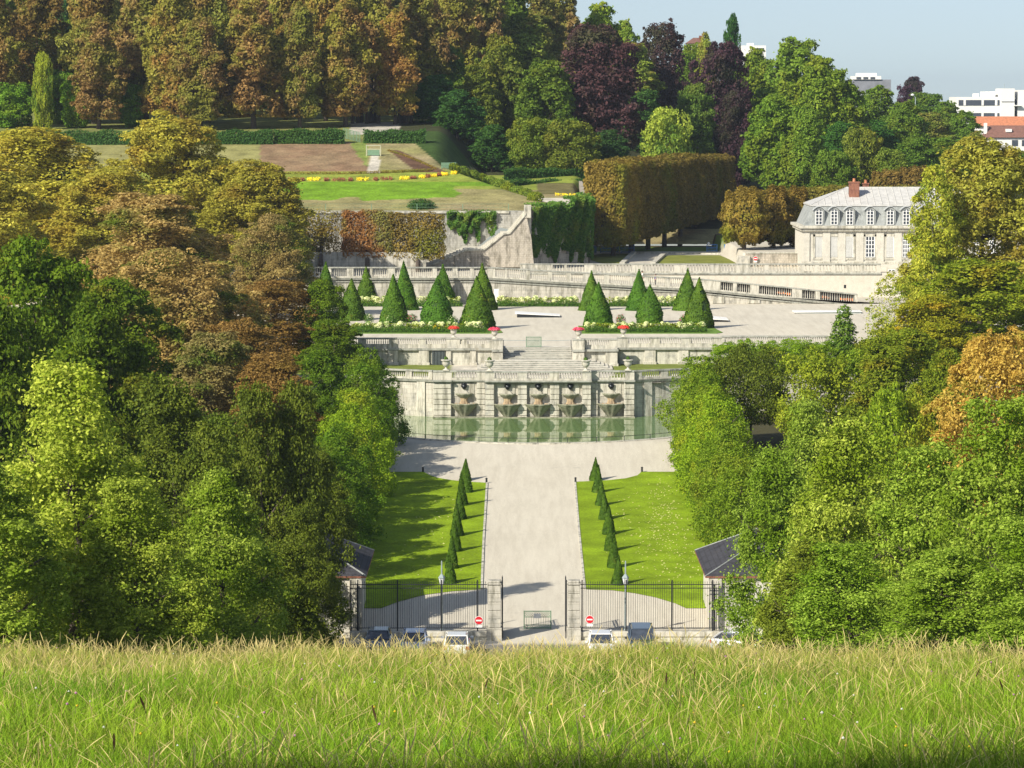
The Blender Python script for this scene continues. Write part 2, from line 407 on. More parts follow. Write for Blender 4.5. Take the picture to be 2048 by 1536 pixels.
def crown(parent, seed, Rr, z0, z1, prof, nlobe, nleaf, leaf, mat, lobe=(.2, .34), flat=.85, aspect=.6, droop=.5, up=.35, spiky=0.0, sparse=1.0, fill=.42, boughs=17):
    rng = np.random.default_rng(seed); H = z1 - z0
    # boughs: a few big masses; clumps sit on the boughs; leaves sit on the clumps
    nb = boughs; bc = np.zeros((nb, 3)); br = np.zeros(nb); bv = np.zeros(nb)
    for i in range(nb):
        t = np.clip((i + rng.uniform(.1, .9)) / nb, .05, .93); rp = prof(t)
        br[i] = Rr * rng.uniform(.38, .60) * (.45 + .55 * rp); bv[i] = br[i] * rng.uniform(.8, 1.2) * min(1.7, max(.9, H / (2.6 * Rr)))
        a = 2.4 * i + rng.uniform(-.6, .6); q = max(0, Rr * rp - br[i] * .8) * rng.uniform(.6, 1.04)
        bc[i] = (q * math.cos(a), q * math.sin(a), min(z0 + H * t, z1 - bv[i] * .9))
    bc[-1, :2] *= .4; bc[-1, 2] = z1 - bv[-1] * .95
    nl = int(nlobe * 1.5); w_ = br ** 2 / (br ** 2).sum(); bi = rng.choice(nb, nl, p=w_)
    d = rng.normal(size=(nl, 3)); d = unit(d) + unit(bc[bi] * np.array([1, 1, 0]) + 1e-6) * .5; d[:, 2] += .15; d = unit(d)
    lc = bc[bi] + d * np.stack([br[bi], br[bi], bv[bi]], -1) * rng.uniform(.58, 1.13, (nl, 1))
    lr = Rr * rng.uniform(lobe[0] * .5, lobe[1], nl) * (.5 + .5 * rng.random(nl)) * (.6 + .4 * br[bi] / br.max())
    pr = lr ** 2; pr /= pr.sum()
    k = rng.choice(nl, nleaf, p=pr)
    d = rng.normal(size=(nleaf, 3)); out = lc[k].copy(); out[:, 2] = (out[:, 2] - (z0 + H * .45)) * .7
    d = unit(d) + unit(out) * .5; d[:, 2] += .25; d = unit(d)
    fr = 1 - np.abs(rng.normal(0, .28, nleaf)) * sparse
    ext = 1 + np.where(rng.random(nleaf) < .16 + spiky * .2, rng.random(nleaf) * (.6 + spiky), 0)
    d2 = d.copy(); d2[:, 2] *= flat
    pos = lc[k] + d2 * (lr[k] * fr * ext)[:, None]
    m = int(nleaf * fill); idx = rng.choice(nleaf, m, replace=False); b = rng.choice(nb, m, p=w_)
    dd = unit(rng.normal(size=(m, 3)) + unit(bc[b] * np.array([1, 1, 0]) + 1e-6) * .4)
    pos[idx] = bc[b] + dd * np.stack([br[b], br[b], bv[b]], -1) * (.93 - np.abs(rng.normal(0, .12, (m, 1)))); d[idx] = dd
    rr_ = np.hypot(pos[:, 0], pos[:, 1]); pos[:, :2] *= Rr / np.quantile(rr_, .96)
    zt = np.quantile(pos[:, 2], .9985); pos[:, 2] = np.where(pos[:, 2] > z0, z0 + (pos[:, 2] - z0) * (z1 - z0) / (zt - z0), pos[:, 2])
    pos[:, 2] = np.maximum(pos[:, 2], z0 - .3)
    nr = d * .8 + rng.normal(size=(nleaf, 3)) * .6; nr[:, 2] += up
    lt = rng.uniform(-.2, .2, nl); bt = rng.uniform(-.12, .12, nb)
    tone = np.clip(.45 + lt[k] + bt[bi[k]] + rng.normal(0, .24, nleaf), 0, 1)
    size = leaf * rng.uniform(.6, 1.4, nleaf)
    return leaf_mesh('crown', pos, nr, size, tone, mat, parent, rng, aspect, droop)
def box_crown(parent, seed, hx, hy, z0, z1, nleaf, leaf, mat, e=5.0, rough=.25, sparse=0.0, up=.2):
    rng = np.random.default_rng(seed)
    d = unit(rng.normal(size=(nleaf, 3)) * np.array([hy, hx, 1.0 * min(hx, hy) * 1.0])) if False else unit(rng.uniform(-1, 1, size=(nleaf, 3)))
    s = (np.abs(d) ** e).sum(1) ** (-1 / e)
    q = d * s[:, None]
    hz = (z1 - z0) / 2
    # bumps
    bmp = sum(np.sin(q[:, i] * f + ph) for i, f, ph in ((0, 5.1, 1), (1, 6.3, 2), (2, 7.7, .5), (0, 11, 3), (2, 13, 1.2))) * .05 * rough * 2
    dep = 1 + bmp - np.abs(rng.normal(0, .09, nleaf)) * (1 + 2 * sparse)
    pos = q * dep[:, None] * np.array([hx, hy, hz]); pos[:, 2] += (z0 + z1) / 2
    nr = np.sign(q) * np.abs(q) ** (e - 1) + rng.normal(size=(nleaf, 3)) * .45; nr[:, 2] += up
    tone = np.clip(.45 + .25 * np.sin(pos[:, 0] * 1.1 + seed) * np.sin(pos[:, 2] * .9 + pos[:, 1]) + rng.normal(0, .22, nleaf), 0, 1)
    pos = pos + np.array(parent_loc(parent))
    return leaf_mesh('crown', pos, nr, leaf * rng.uniform(.65, 1.35, nleaf), tone, mat, parent, rng)
PROTO = {}
def proto(key, H, Rr, z0, prof, nlobe, nleaf, leaf, trunk_r, mat, bark=None, nvar=2, **kw):
    for v in range(nvar):
        PROTO[(key, v)] = dict(H=H, R=Rr, root=None, args=(H, Rr, z0, prof, nlobe, nleaf, leaf, trunk_r, mat, bark, kw), seed=hash_s(key) + v)
def hash_s(s): return sum((i + 1) * ord(c) for i, c in enumerate(s)) % 9973
def make_tree(p, name):
    H, Rr, z0, prof, nlobe, nleaf, leaf, tr, mat, bark, kw = p['args']
    root = bpy.data.objects.new(name, None); C.objects.link(root)
    trunk_mesh(root, H, tr, Rr, z0, p['seed'], bark or M['bark'])
    crown(root, p['seed'], Rr, z0, H, prof, nlobe, nleaf, leaf, mat, **kw)
    return root
TREES = []
WIDE = dict(linden=1.3, darklinden=1.32, chestnut=1.35, chestnutbrown=1.3, chestnutgreen=1.3, chestnutrust=1.2, frust=1.15, folive=1.15, fgreen=1.15, fdark=1.15, fcopper=1.08, fround=1.08, hornbeam=1.05, orangechestnut=1.15, yellowtree=1.1)
def tree(key, name, label, px, top, halfw, Y, group=None, var=0, tint=(1, 1, 1), base=None, sy=None, X=None, h=None, r=None, rz=None):
    p = PROTO[(key, var)]
    if X is None:
        t = P(px, top, Y); X = t.x; zg = ground_z(X, Y) if base is None else base
        h = t.z - zg; r = halfw * Y / FPX
    else: zg = ground_z(X, Y) if base is None else base
    if p['root'] is None:
        root = p['root'] = make_tree(p, name); KIDS[root.name] = list(root.children)
    else:
        root = p['root'].copy(); C.objects.link(root); root.name = name
        for ch in KIDS[p['root'].name]:
            c = ch.copy(); C.objects.link(c); c.parent = root
    root.location = (X, Y, zg)
    s = r * WIDE.get(key, 1.0) / p['R']; root.scale = (s, sy or s, h / p['H'])
    root.rotation_euler = (0, 0, rz if rz is not None else random.uniform(0, 6.28))
    tag(root, label, 'tree', group)
    TREES.append((root, tint))
    return root

# ------------------------------------------------------------------ GROUND
def rgb(*c): return np.array(c, dtype=float)
GRAV = rgb(.60, .555, .46); SOILC = rgb(.07, .065, .03); LAWN = rgb(.21, .31, .012); DRY = rgb(.30, .25, .13)
def const_tint(c):
    return lambda x, y, z: np.tile(c, (len(x), 1))
def rnd_noise(x, y, s, seed=0):
    """cheap smooth value noise"""
    rg = np.random.default_rng(seed); tab = rg.random((64, 64))
    u, v = np.asarray(x) / s, np.asarray(y) / s
    i, j = np.floor(u).astype(int), np.floor(v).astype(int); fu, fv = u - i, v - j
    fu = fu * fu * (3 - 2 * fu); fv = fv * fv * (3 - 2 * fv)
    g = lambda a, b: tab[a % 64, b % 64]
    return (g(i, j) * (1 - fu) + g(i + 1, j) * fu) * (1 - fv) + (g(i, j + 1) * (1 - fu) + g(i + 1, j + 1) * fu) * fv

# meadow hill
def meadow_tint(x, y, z):
    n = rnd_noise(x, y, 3.0, 1)[:, None]
    return rgb(.07, .11, .015) * (1 - n) + rgb(.15, .16, .035) * n
tag(grid_sheet('meadow_hill', np.linspace(-130, 130, 121), np.concatenate([np.linspace(-20, 120, 141), np.linspace(122, 189, 30)]),
               lambda X, Y: meadow_z(Y, X), M['meadow'], meadow_tint), kind='structure')
# gravel and soil sheet of the lower garden, with the hole of the pool
PX, PY, PA, PB = 2.3, 313.6, 20.0, 25.6
def pool_y(X):
    t = np.clip(1 - ((X - PX) / PA) ** 2, 0, 1)
    return np.where(np.abs(X - PX) < PA, PY - PB * np.sqrt(t), 316.0)
def lower_ground():
    xs = np.unique(np.concatenate([np.linspace(-160, -40, 13), np.linspace(-40, 44, 169), np.linspace(44, 160, 13)]))
    ts = np.linspace(0, 1, 90)
    X = np.tile(xs, (len(ts), 1)); ye = np.minimum(pool_y(xs), 316.0)
    Y = 188.5 + ts[:, None] * (ye - 188.5)
    Z = road_z(Y)
    co = np.stack([X, Y, Z], -1).reshape(-1, 3); nx = len(xs)
    i, j = np.meshgrid(np.arange(nx - 1), np.arange(len(ts) - 1)); q = (j * nx + i).ravel()
    f = np.stack([q, q + 1, q + nx + 1, q + nx], -1)
    x, y = co[:, 0], co[:, 1]
    k = np.clip(sstep(x, 19, 21) + (1 - sstep(x, -19, -17)), 0, 1)[:, None]
    tint = GRAV * (1 - k) + SOILC * k
    asp = ((y < 209) & (np.abs(x - 1) < 60))[:, None]
    tint = np.where(asp, rgb(.20, .19, .18), tint)
    return raw_mesh('gravel_court', co, f, M['gravel'], None, tint, smooth=True)
tag(lower_ground(), kind='structure')

def poly_sheet(name, pts, mat, tint, lift, step=.5, parent=None, zf=None):
    """a terrain-hugging sheet bounded by a polygon of world XY points"""
    import bmesh
    bm = bmesh.new()
    vs = [bm.verts.new((p[0], p[1], 0)) for p in pts]; bm.faces.new(vs)
    x0, x1 = min(p[0] for p in pts), max(p[0] for p in pts); y0, y1 = min(p[1] for p in pts), max(p[1] for p in pts)
    y = math.floor(y0) + 1
    while y < y1:
        bmesh.ops.bisect_plane(bm, geom=bm.verts[:] + bm.edges[:] + bm.faces[:], plane_co=(0, y, 0), plane_no=(0, 1, 0)); y += step * 4
    bmesh.ops.triangulate(bm, faces=bm.faces[:])
    zf = zf or (lambda X, Y: road_z(Y))
    for v in bm.verts: v.co.z = float(zf(v.co.x, v.co.y)) + lift
    for f in bm.faces:
        if f.normal.z < 0: f.normal_flip()
    me = bpy.data.meshes.new(name); bm.to_mesh(me); bm.free()
    a = me.attributes.new('tint', 'FLOAT_COLOR', 'POINT')
    for i, v in enumerate(me.vertices): a.data[i].color = (*tint(v.co.x, v.co.y), 1)
    return link_mesh(name, me, mat, parent)
def px_pts(L_, fn=G): return [tuple(fn(a, b))[:2] for a, b in L_]
lawnL = px_pts([(722, 1217), (762, 1217), (775, 1212), (800, 1203), (850, 1190), (905, 1183), (961, 1179), (965, 1080), (972, 966), (940, 964), (905, 961), (875, 956), (858, 950), (847, 944), (700, 944), (640, 1100), (610, 1217)])
lawnR = px_pts([(1172, 1179), (1225, 1181), (1270, 1187), (1310, 1195), (1350, 1207), (1372, 1217), (1420, 1217), (1500, 1217), (1480, 1100), (1450, 944), (1283, 944), (1275, 951), (1252, 957), (1215, 961), (1152, 964), (1160, 1060)])
lt = lambda x, y: tuple(LAWN * (.9 + .25 * float(rnd_noise(x, y, 4.0, 3))))
for nm, pts in (('lawn', lawnL), ('lawn', lawnR)):
    tag(poly_sheet(nm, pts, M['lawn'], lt, .03), kind='structure')
    # kerb of the lawn: low stone edging
# stone edging along the drive
for side, pts in (('left', [(961, 1179), (965, 1080), (972, 966)]), ('right', [(1172, 1179), (1160, 1060), (1152, 964)])):
    mb = MB(); q = [G(*p) for p in pts]; full = []
    for a, b in zip(q, q[1:]):
        for t in np.linspace(0, 1, 20): full.append(a.lerp(b, t))
    sgn = 1 if side == 'left' else -1
    for k, (a, b) in enumerate(zip(full, full[1:])):
        if (b - a).length < .1: continue
        za, zb = float(road_z(a.y)), float(road_z(b.y)); x0, x1 = sorted((a.x, a.x + sgn * .16)); x2, x3 = sorted((b.x, b.x + sgn * .16))
        mb.hexa([(x0, a.y, za - .1), (x1, a.y, za - .1), (x3, b.y, zb - .1), (x2, b.y, zb - .1), (x0, a.y, za + .07), (x1, a.y, za + .07), (x3, b.y, zb + .07), (x2, b.y, zb + .07)])
    tag(mb.build('kerb', M['stone_smooth']), kind='structure')
# pool
def pool():
    n = 72; pts = []
    for k in range(n + 1):
        a = math.pi * (1 + k / n); pts.append((PX + (PA - .02) * math.cos(a), PY + (PB - .02) * math.sin(a)))
    pts += [(PX + PA, 316), (PX - PA, 316)]
    m, nn, l, b = newmat('pond_water')
    b.inputs['Base Color'].default_value = (.15, .24, .08, 1); b.inputs['Roughness'].default_value = .035
    b.inputs['IOR'].default_value = 1.33; b.inputs['Specular IOR Level'].default_value = .5
    bump(nn, l, b, noise(nn, l, 2.5, 3, stretch=(1, .35, 1)), .06, .02)
    me = bpy.data.meshes.new('pool_water'); me.from_pydata([(x, y, 9.33) for x, y in pts], [], [tuple(range(len(pts)))]); me.update()
    tag(link_mesh('pool_water', me, m), kind='structure')
    # rim: a stone coping round the front of the pool
    mb = MB()
    for k in range(n):
        a0, a1 = math.pi * (1 + k / n), math.pi * (1 + (k + 1) / n)
        f = lambda a, d: (PX + (PA + d) * math.cos(a), PY + (PB + d) * math.sin(a))
        p = [f(a0, .55), f(a1, .55), f(a1, -.1), f(a0, -.1)]
        zz = [float(road_z(q[1])) for q in p]; zt = 9.56
        mb.hexa([(*q, 9.0) for q in p] + [(*q, zt) for q in p])
    tag(mb.build('pool_kerb', M['stone_smooth']), kind='structure')
    # low iron railing round the pool
    r = thing('pool_railing', 'low dark iron railing curving along the front edge of the green pool', 'railing', (PX, PY - PB, 9.56))
    posts = []
    for k in range(0, n + 1, 3):
        a = math.pi * (1 + k / n); posts.append((PX + (PA + .28) * math.cos(a), PY + (PB + .28) * math.sin(a)))
    mb = MB(); hi = []
    for k in range(n + 1):
        a = math.pi * (1 + k / n); hi.append((PX + (PA + .28) * math.cos(a), PY + (PB + .28) * math.sin(a), 9.56 + .42))
    mb.tube(hi, .022, 5).build('rail', M['iron'], r)
    for x, y in posts: MB().box(x - .03, x + .03, y - .03, y + .03, 9.56, 10.0).build('post', M['iron'], r)
pool()
# platform between pool wall and terrace
def plat_tint(x, y, z):
    px, py = proj(x, y, z)
    g = ((px < 905) | (px > 1225)) & (y > 317.5)
    return np.where(g[:, None], rgb(.20, .24, .05), GRAV * .95)
tag(grid_sheet('platform', np.linspace(-60, 80, 281), np.linspace(314.6, 337, 46), lambda X, Y: 12.6 + 0 * X, M['lawn'], plat_tint, keep=lambda x, y: (y > 314.8 + np.clip(np.maximum(-8.2 - x, x - 14.3), 0, 6) * .62) & ((np.abs(x - 3) < 16) | (y > 317))), kind='structure')
# terrace floor
tag(grid_sheet('terrace_floor', np.linspace(-80, 110, 96), np.linspace(338.6, 411.8, 75), lambda X, Y: 14.25 + 0 * X, M['gravel'], const_tint(GRAV * 1.02)), kind='structure')
# upper road with ramp
RX = [-200, -2.7, 4.8, 24.3, 43.7, 50]; RZ = [18.9, 18.9, 18.45, 17.4, 15.5, 14.95]
def rail_z(x): return float(np.interp(x, RX, RZ))
def upper_road_z(X, Y):
    rz = np.maximum(np.interp(X, RX, RZ) - 1.45, 14.27)
    return np.where(Y < 425, rz, np.where((X > 31) & (Y > 441), 19.2, 17.4))
def ur_tint(x, y, z):
    t = np.tile(GRAV * .92, (len(x), 1)); px, py = proj(x, y, z)
    grass = (px > 1270) & (py < 503) & (y > 480) | (x > 12) & (y > 486)
    t[grass] = rgb(.12, .18, .03)
    t[(x > 12) & (y > 500)] = rgb(.09, .06, .03)
    return t
ys = np.array(list(np.arange(412.2, 424.9, 1.0)) + [424.95, 425.05] + list(np.arange(426, 439.5, 1.0)) + list(np.arange(440, 505, 1.5)))
def keep_ur(x, y): return (y < 439) | (x > 1.5)
tag(grid_sheet('upper_road', np.linspace(-80, 140, 441), ys, upper_road_z, M['gravel'], ur_tint, keep=keep_ur), kind='structure')
# mound, forest floor and far hills
def hill_tint(x, y, z):
    px, py = proj(x, y, z); n = rnd_noise(x, y, 2.5, 5); n2 = rnd_noise(x, y, 7, 6)
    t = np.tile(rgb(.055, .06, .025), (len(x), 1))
    near = y < 520
    green = rgb(.17, .31, .02); lime = rgb(.26, .31, .05); dry = rgb(.32, .26, .14); brown = rgb(.27, .17, .10)
    dryg = (dry[None] * (.5 + .5 * n2)[:, None] + lime[None] * (.5 - .5 * n2)[:, None])
    t[near] = dryg[near]
    m = near & (py < 371 + 0.02 * (px - 600)) & (py > 340); t[m] = lime
    k = near & (py >= 364) & (py < 392 + n * 10) & (px < 1000 - (py - 364) * 2.5 * 0 - n * 40) & ~((py > 372) & (px > 905 + n * 20)); t[k] = green
    b = near & (py <= 343) & (px < 700 + (py - 290) * .68 + 8 * n); bm_ = brown[None] * (.6 + .4 * n)[:, None] + dry[None] * (.4 - .4 * n)[:, None]; bm_ = np.where((px < 520)[:, None], (dry * .6 + lime * .4)[None], bm_); t[b] = bm_[b]
    g = near & (py <= 343) & (px >= 690) & (px < 735) & ~b; t[g] = (green * .55 + dry * .35)
    pth = near & (py <= 346) & (py > 300) & (np.abs(px - (750 - (py - 320) * .15)) < 6 + (py - 300) * .16); t[pth] = GRAV
    fx = px - 775; soil = near & (py > 300) & (py < 345) & (fx > (py - 300) * 1.35) & (fx < 22 + (py - 300) * 2.2); t[soil] = rgb(.14, .08, .05)
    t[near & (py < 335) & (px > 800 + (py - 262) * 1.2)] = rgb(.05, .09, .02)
    t[(y > 500) & (py < 292) & (px < 800)] = rgb(.22, .24, .07)
    q = (px > 700) & (px < 800) & (y > 512) & (y < 545); t[q] = GRAV * .85
    r = (px > 1075) & (px < 1172) & (y > 452) & (y < 470); t[r] = GRAV
    r = (px > 1075) & (px < 1172) & (y > 478) & (y < 505); t[r] = rgb(.17, .15, .06)
    far = y > 900; t[far] = rgb(.08, .12, .05)
    return t
xs = np.unique(np.concatenate([np.linspace(-900, -60, 43), np.linspace(-60, 30, 226), np.linspace(30, 160, 66), np.linspace(160, 1200, 53)]))
ys = np.unique(np.concatenate([np.linspace(438.7, 520, 204), np.linspace(520, 600, 41), np.linspace(600, 900, 31), np.linspace(900, 6000, 40)]))
def keep_h(x, y): return ((x < 10.6) & (y > np.interp(x, [2.4, 2.6, 7.6, 10.4], [438, 438.4, 447.8, 450.8]))) | (y > 503)
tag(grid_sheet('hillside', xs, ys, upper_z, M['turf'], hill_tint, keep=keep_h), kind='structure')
# ------------------------------------------------------------------ balustrades
BAL = None
def baluster_mesh():
    global BAL
    if BAL is None:
        mb = MB(); mb.lathe([(.09, 0), (.09, .08), (.055, .12), (.10, .32), (.095, .42), (.05, .66), (.045, .82), (.075, .88), (.09, .92), (.09, 1)], n=8)
        BAL = bpy.data.meshes.new('baluster'); BAL.from_pydata(mb.V, [], mb.F); BAL.shade_smooth(); BAL.materials.append(M['stone_smooth'])
    return BAL
def bal_run(par, A, B, piers, nb, h, mat, depth=.34, rail=.16, base=.2, pier_mat=None, dark=None, wide=.62, skip=()):
    """A..B: ends at the foot of the balustrade, piers: list of (t0, t1) spans of solid blocks, nb balusters per gap"""
    A, B = Vector(A), Vector(B); off = parent_loc(par)
    d = (B - A); n = Vector((-d.y, d.x, 0)).normalized()            # n points away from the viewer for left->right runs
    def band(t0, t1, z0, z1, dd):
        p, q = A.lerp(B, t0), A.lerp(B, t1); e = n * dd / 2
        return [(p - e) + Vector((0, 0, z0)), (q - e) + Vector((0, 0, z0)), (q + e) + Vector((0, 0, z0)), (p + e) + Vector((0, 0, z0)),
                (p - e) + Vector((0, 0, z1)), (q - e) + Vector((0, 0, z1)), (q + e) + Vector((0, 0, z1)), (p + e) + Vector((0, 0, z1))]
    MB().hexa(band(0, 1, h - rail, h, depth + .12)).build('rail', M['stone_lichen_shade'], par, bevel=.02)
    MB().hexa(band(0, 1, 0, base, depth + .04)).build('plinth', mat, par)
    for a, b in piers:
        MB().hexa(band(a, b, base, h - rail, depth + .02)).build('pier', pier_mat or mat, par)
    me = baluster_mesh(); gaps = []; e = 0
    for a, b in sorted(piers):
        if a - e > .002: gaps.append((e, a))
        e = max(e, b)
    if 1 - e > .002: gaps.append((e, 1))
    for gi, (a, b) in enumerate(gaps):
        if gi in skip: continue
        k = max(2, int(round(nb * (b - a) * d.length))) if nb < 6 else int(nb)
        for i in range(k):
            t = a + (b - a) * (i + .5) / k; p = A.lerp(B, t)
            o = bpy.data.objects.new('baluster', me); C.objects.link(o); o.parent = par
            o.location = (p.x - off.x, p.y - off.y, p.z + base - off.z); o.scale = (wide, wide, h - rail - base)
        if dark and gi in dark:
            p, q = A.lerp(B, a), A.lerp(B, b); e2 = n * .12
            MB().hexa([(p + e2) + Vector((0, 0, base)), (q + e2) + Vector((0, 0, base)), (q + e2 * 1.2) + Vector((0, 0, base)), (p + e2 * 1.2) + Vector((0, 0, base)),
                       (p + e2) + Vector((0, 0, h - rail)), (q + e2) + Vector((0, 0, h - rail)), (q + e2 * 1.2) + Vector((0, 0, h - rail)), (p + e2 * 1.2) + Vector((0, 0, h - rail))]).build('backing', M['dark_backing'], par)  # near-black sheet set behind the balusters in these gaps
def XZ(px, Y, py=700): return P(px, py, Y).x

# ------------------------------------------------------------------ pool wall
U = lambda u: 600 + u / 2.4094
WF = 313.2
wx = lambda u, Y=WF: P(U(u), 780, Y).x
wall = thing('pool_wall', 'long pale stone retaining wall with banded pilasters rising from the back of the green pool', 'wall', (PX, WF, 9.0))
ZT = 12.72                                         # top of the wall, under the cornice
def plan_wall():
    # plan outline, left to right: (u, Y)
    xa, xb = wx(200), wx(2100)
    back = 316.4
    mb = MB()
    def blk(x0, x1, y0, z0=8.6, z1=ZT): mb.box(x0, x1, y0, back, z0, z1)
    blk(wx(728), wx(892), 313.85); blk(wx(935), wx(1402), 313.2 + .18); blk(wx(1402), wx(1572), 313.85)
    # receding wings
    for s, (x0, x1) in ((-1, (wx(300), wx(642))), (1, (wx(1612), wx(2000)))):
        mb.hexa([(x0, 314.1 + (3.4 if s < 0 else 0), 8.6), (x1, 314.1 + (3.4 if s > 0 else 0), 8.6), (x1, 318.6, 8.6), (x0, 318.6, 8.6),
                 (x0, 314.1 + (3.4 if s < 0 else 0), ZT), (x1, 314.1 + (3.4 if s > 0 else 0), ZT), (x1, 318.6, ZT), (x0, 318.6, ZT)])
    mb.build('wall_face', M['stone'], wall)
    # rusticated bands
    def bands(u0, u1, yf, name='banded_pilaster'):
        b = MB(); x0, x1 = wx(u0), wx(u1); z = 9.0; rg = random.Random(int(u0))
        b.box(x0 + .03, x1 - .03, yf + .09, yf + .5, 8.7, ZT)
        hs = [.55, .52, .52, .52, .52, .52, .5]
        for k, h in enumerate(hs):
            zz = min(z + h - .07, ZT)
            if zz > z: b.box(x0 + rg.uniform(0, .02), x1 - rg.uniform(0, .02), yf, yf + .4, z, zz)
            z += h
        b.build(name, M['stone_smooth'], wall, bevel=.025)
    bands(642, 728, 313.45); bands(850, 892, 313.55); bands(892, 936, 312.95)
    for a, b in ((1048, 1094), (1204, 1250), (1358, 1402)): bands(a, b, 313.05)
    bands(1402, 1436, 313.6); bands(1562, 1612, 313.3)
    # raised niche panels and string course under the bowls
    s = MB()
    for u0, u1, y in ((730, 850, 313.8), (940, 1046, 313.32), (1096, 1202, 313.32), (1252, 1356, 313.32), (1438, 1560, 313.8)):
        s.box(wx(u0) + .2, wx(u1) - .2, y, y + .2, 11.35, ZT - .15)
    s.build('niche_panel', M['stone_smooth'], wall, bevel=.02)
    for sg in (-1, 1):
        p = MB(); xs_ = [wx(560), wx(600)] if sg < 0 else [wx(1660), wx(1700)]
        x0, x1 = xs_; k = (lambda x: 314.05 + (wx(642) - x) / (wx(642) - wx(300)) * 3.4) if sg < 0 else (lambda x: 314.05 + (x - wx(1612)) / (wx(2000) - wx(1612)) * 3.4)
        p.hexa([(x0, k(x0) - .12, 8.8), (x1, k(x1) - .12, 8.8), (x1, k(x1) + .2, 8.8), (x0, k(x0) + .2, 8.8), (x0, k(x0) - .12, ZT), (x1, k(x1) - .12, ZT), (x1, k(x1) + .2, ZT), (x0, k(x0) + .2, ZT)])
        p.build('flat_pilaster', M['stone_smooth'], wall)
    # cornice follows the breaks
    c = MB()
    for u0, u1, y in ((640, 730, 313.3), (730, 892, 313.65), (892, 1404, 312.8), (1404, 1562, 313.65), (1562, 1614, 313.15)):
        c.box(wx(u0), wx(u1), y, 316.2, ZT, ZT + .1); c.box(wx(u0) - .03, wx(u1) + .03, y - .12, 316.2, ZT + .1, ZT + .24)
    for s_, (x0, x1) in ((-1, (wx(300), wx(640))), (1, (wx(1614), wx(2000)))):
        y0, y1 = (317.3, 313.9) if s_ < 0 else (313.9, 317.3)
        c.hexa([(x0, y0, ZT), (x1, y1, ZT), (x1, 318, ZT), (x0, 318, ZT), (x0, y0 - .1, ZT + .24), (x1, y1 - .1, ZT + .24), (x1, 318, ZT + .24), (x0, 318, ZT + .24)])
    c.build('cornice', M['stone_lichen_shade'], wall)
    b = MB(); b.box(wx(640), wx(1614), 312.75, 313.6, 8.7, 9.42); b.build('foot_course', M['stone_moss'], wall)
plan_wall()
for lbx, x0_, x1_ in (('left', -90, wx(305)), ('right', wx(1990), 120)):
    t_ = thing('platform_wall', 'plain stone retaining wall hidden behind the trees, continuing the pool wall to the ' + lbx, 'wall', (x0_, 316, 9))
    MB().box(x0_, x1_, 316.2, 317.4, 8.6, 13.2).build('wall_face', M['stone'], t_)
BZ = ZT + .24; BH = 13.86 - BZ
bal = thing('pool_balustrade', 'stone balustrade along the top of the pool wall, above the five bronze masks', 'balustrade', (PX, WF, BZ))
def fr(us, a, b): return [((x0 - a) / (b - a), (x1 - a) / (b - a)) for x0, x1 in us]
bal_run(bal, (wx(892), 313.1, BZ), (wx(1404), 313.1, BZ), fr([(892, 936), (1048, 1092), (1202, 1248), (1358, 1404)], 892, 1404), 9, BH, M['stone_smooth'])
bal_run(bal, (wx(640), 313.85, BZ), (wx(892), 313.85, BZ), fr([(640, 732), (852, 892)], 640, 892), 9, BH, M['stone_smooth'])
bal_run(bal, (wx(1404), 313.85, BZ), (wx(1612), 313.85, BZ), fr([(1404, 1438), (1566, 1612)], 1404, 1612), 9, BH, M['stone_smooth'])
bal_run(bal, (wx(400), 316.3, BZ), (wx(640), 314.1, BZ), fr([(400, 425), (510, 540), (622, 640)], 400, 640), 9, BH, M['stone_smooth'])
bal_run(bal, (wx(1612), 314.1, BZ), (wx(1900), 316.7, BZ), fr([(1612, 1645), (1740, 1775), (1870, 1900)], 1612, 1900), 9, BH, M['stone_smooth'])

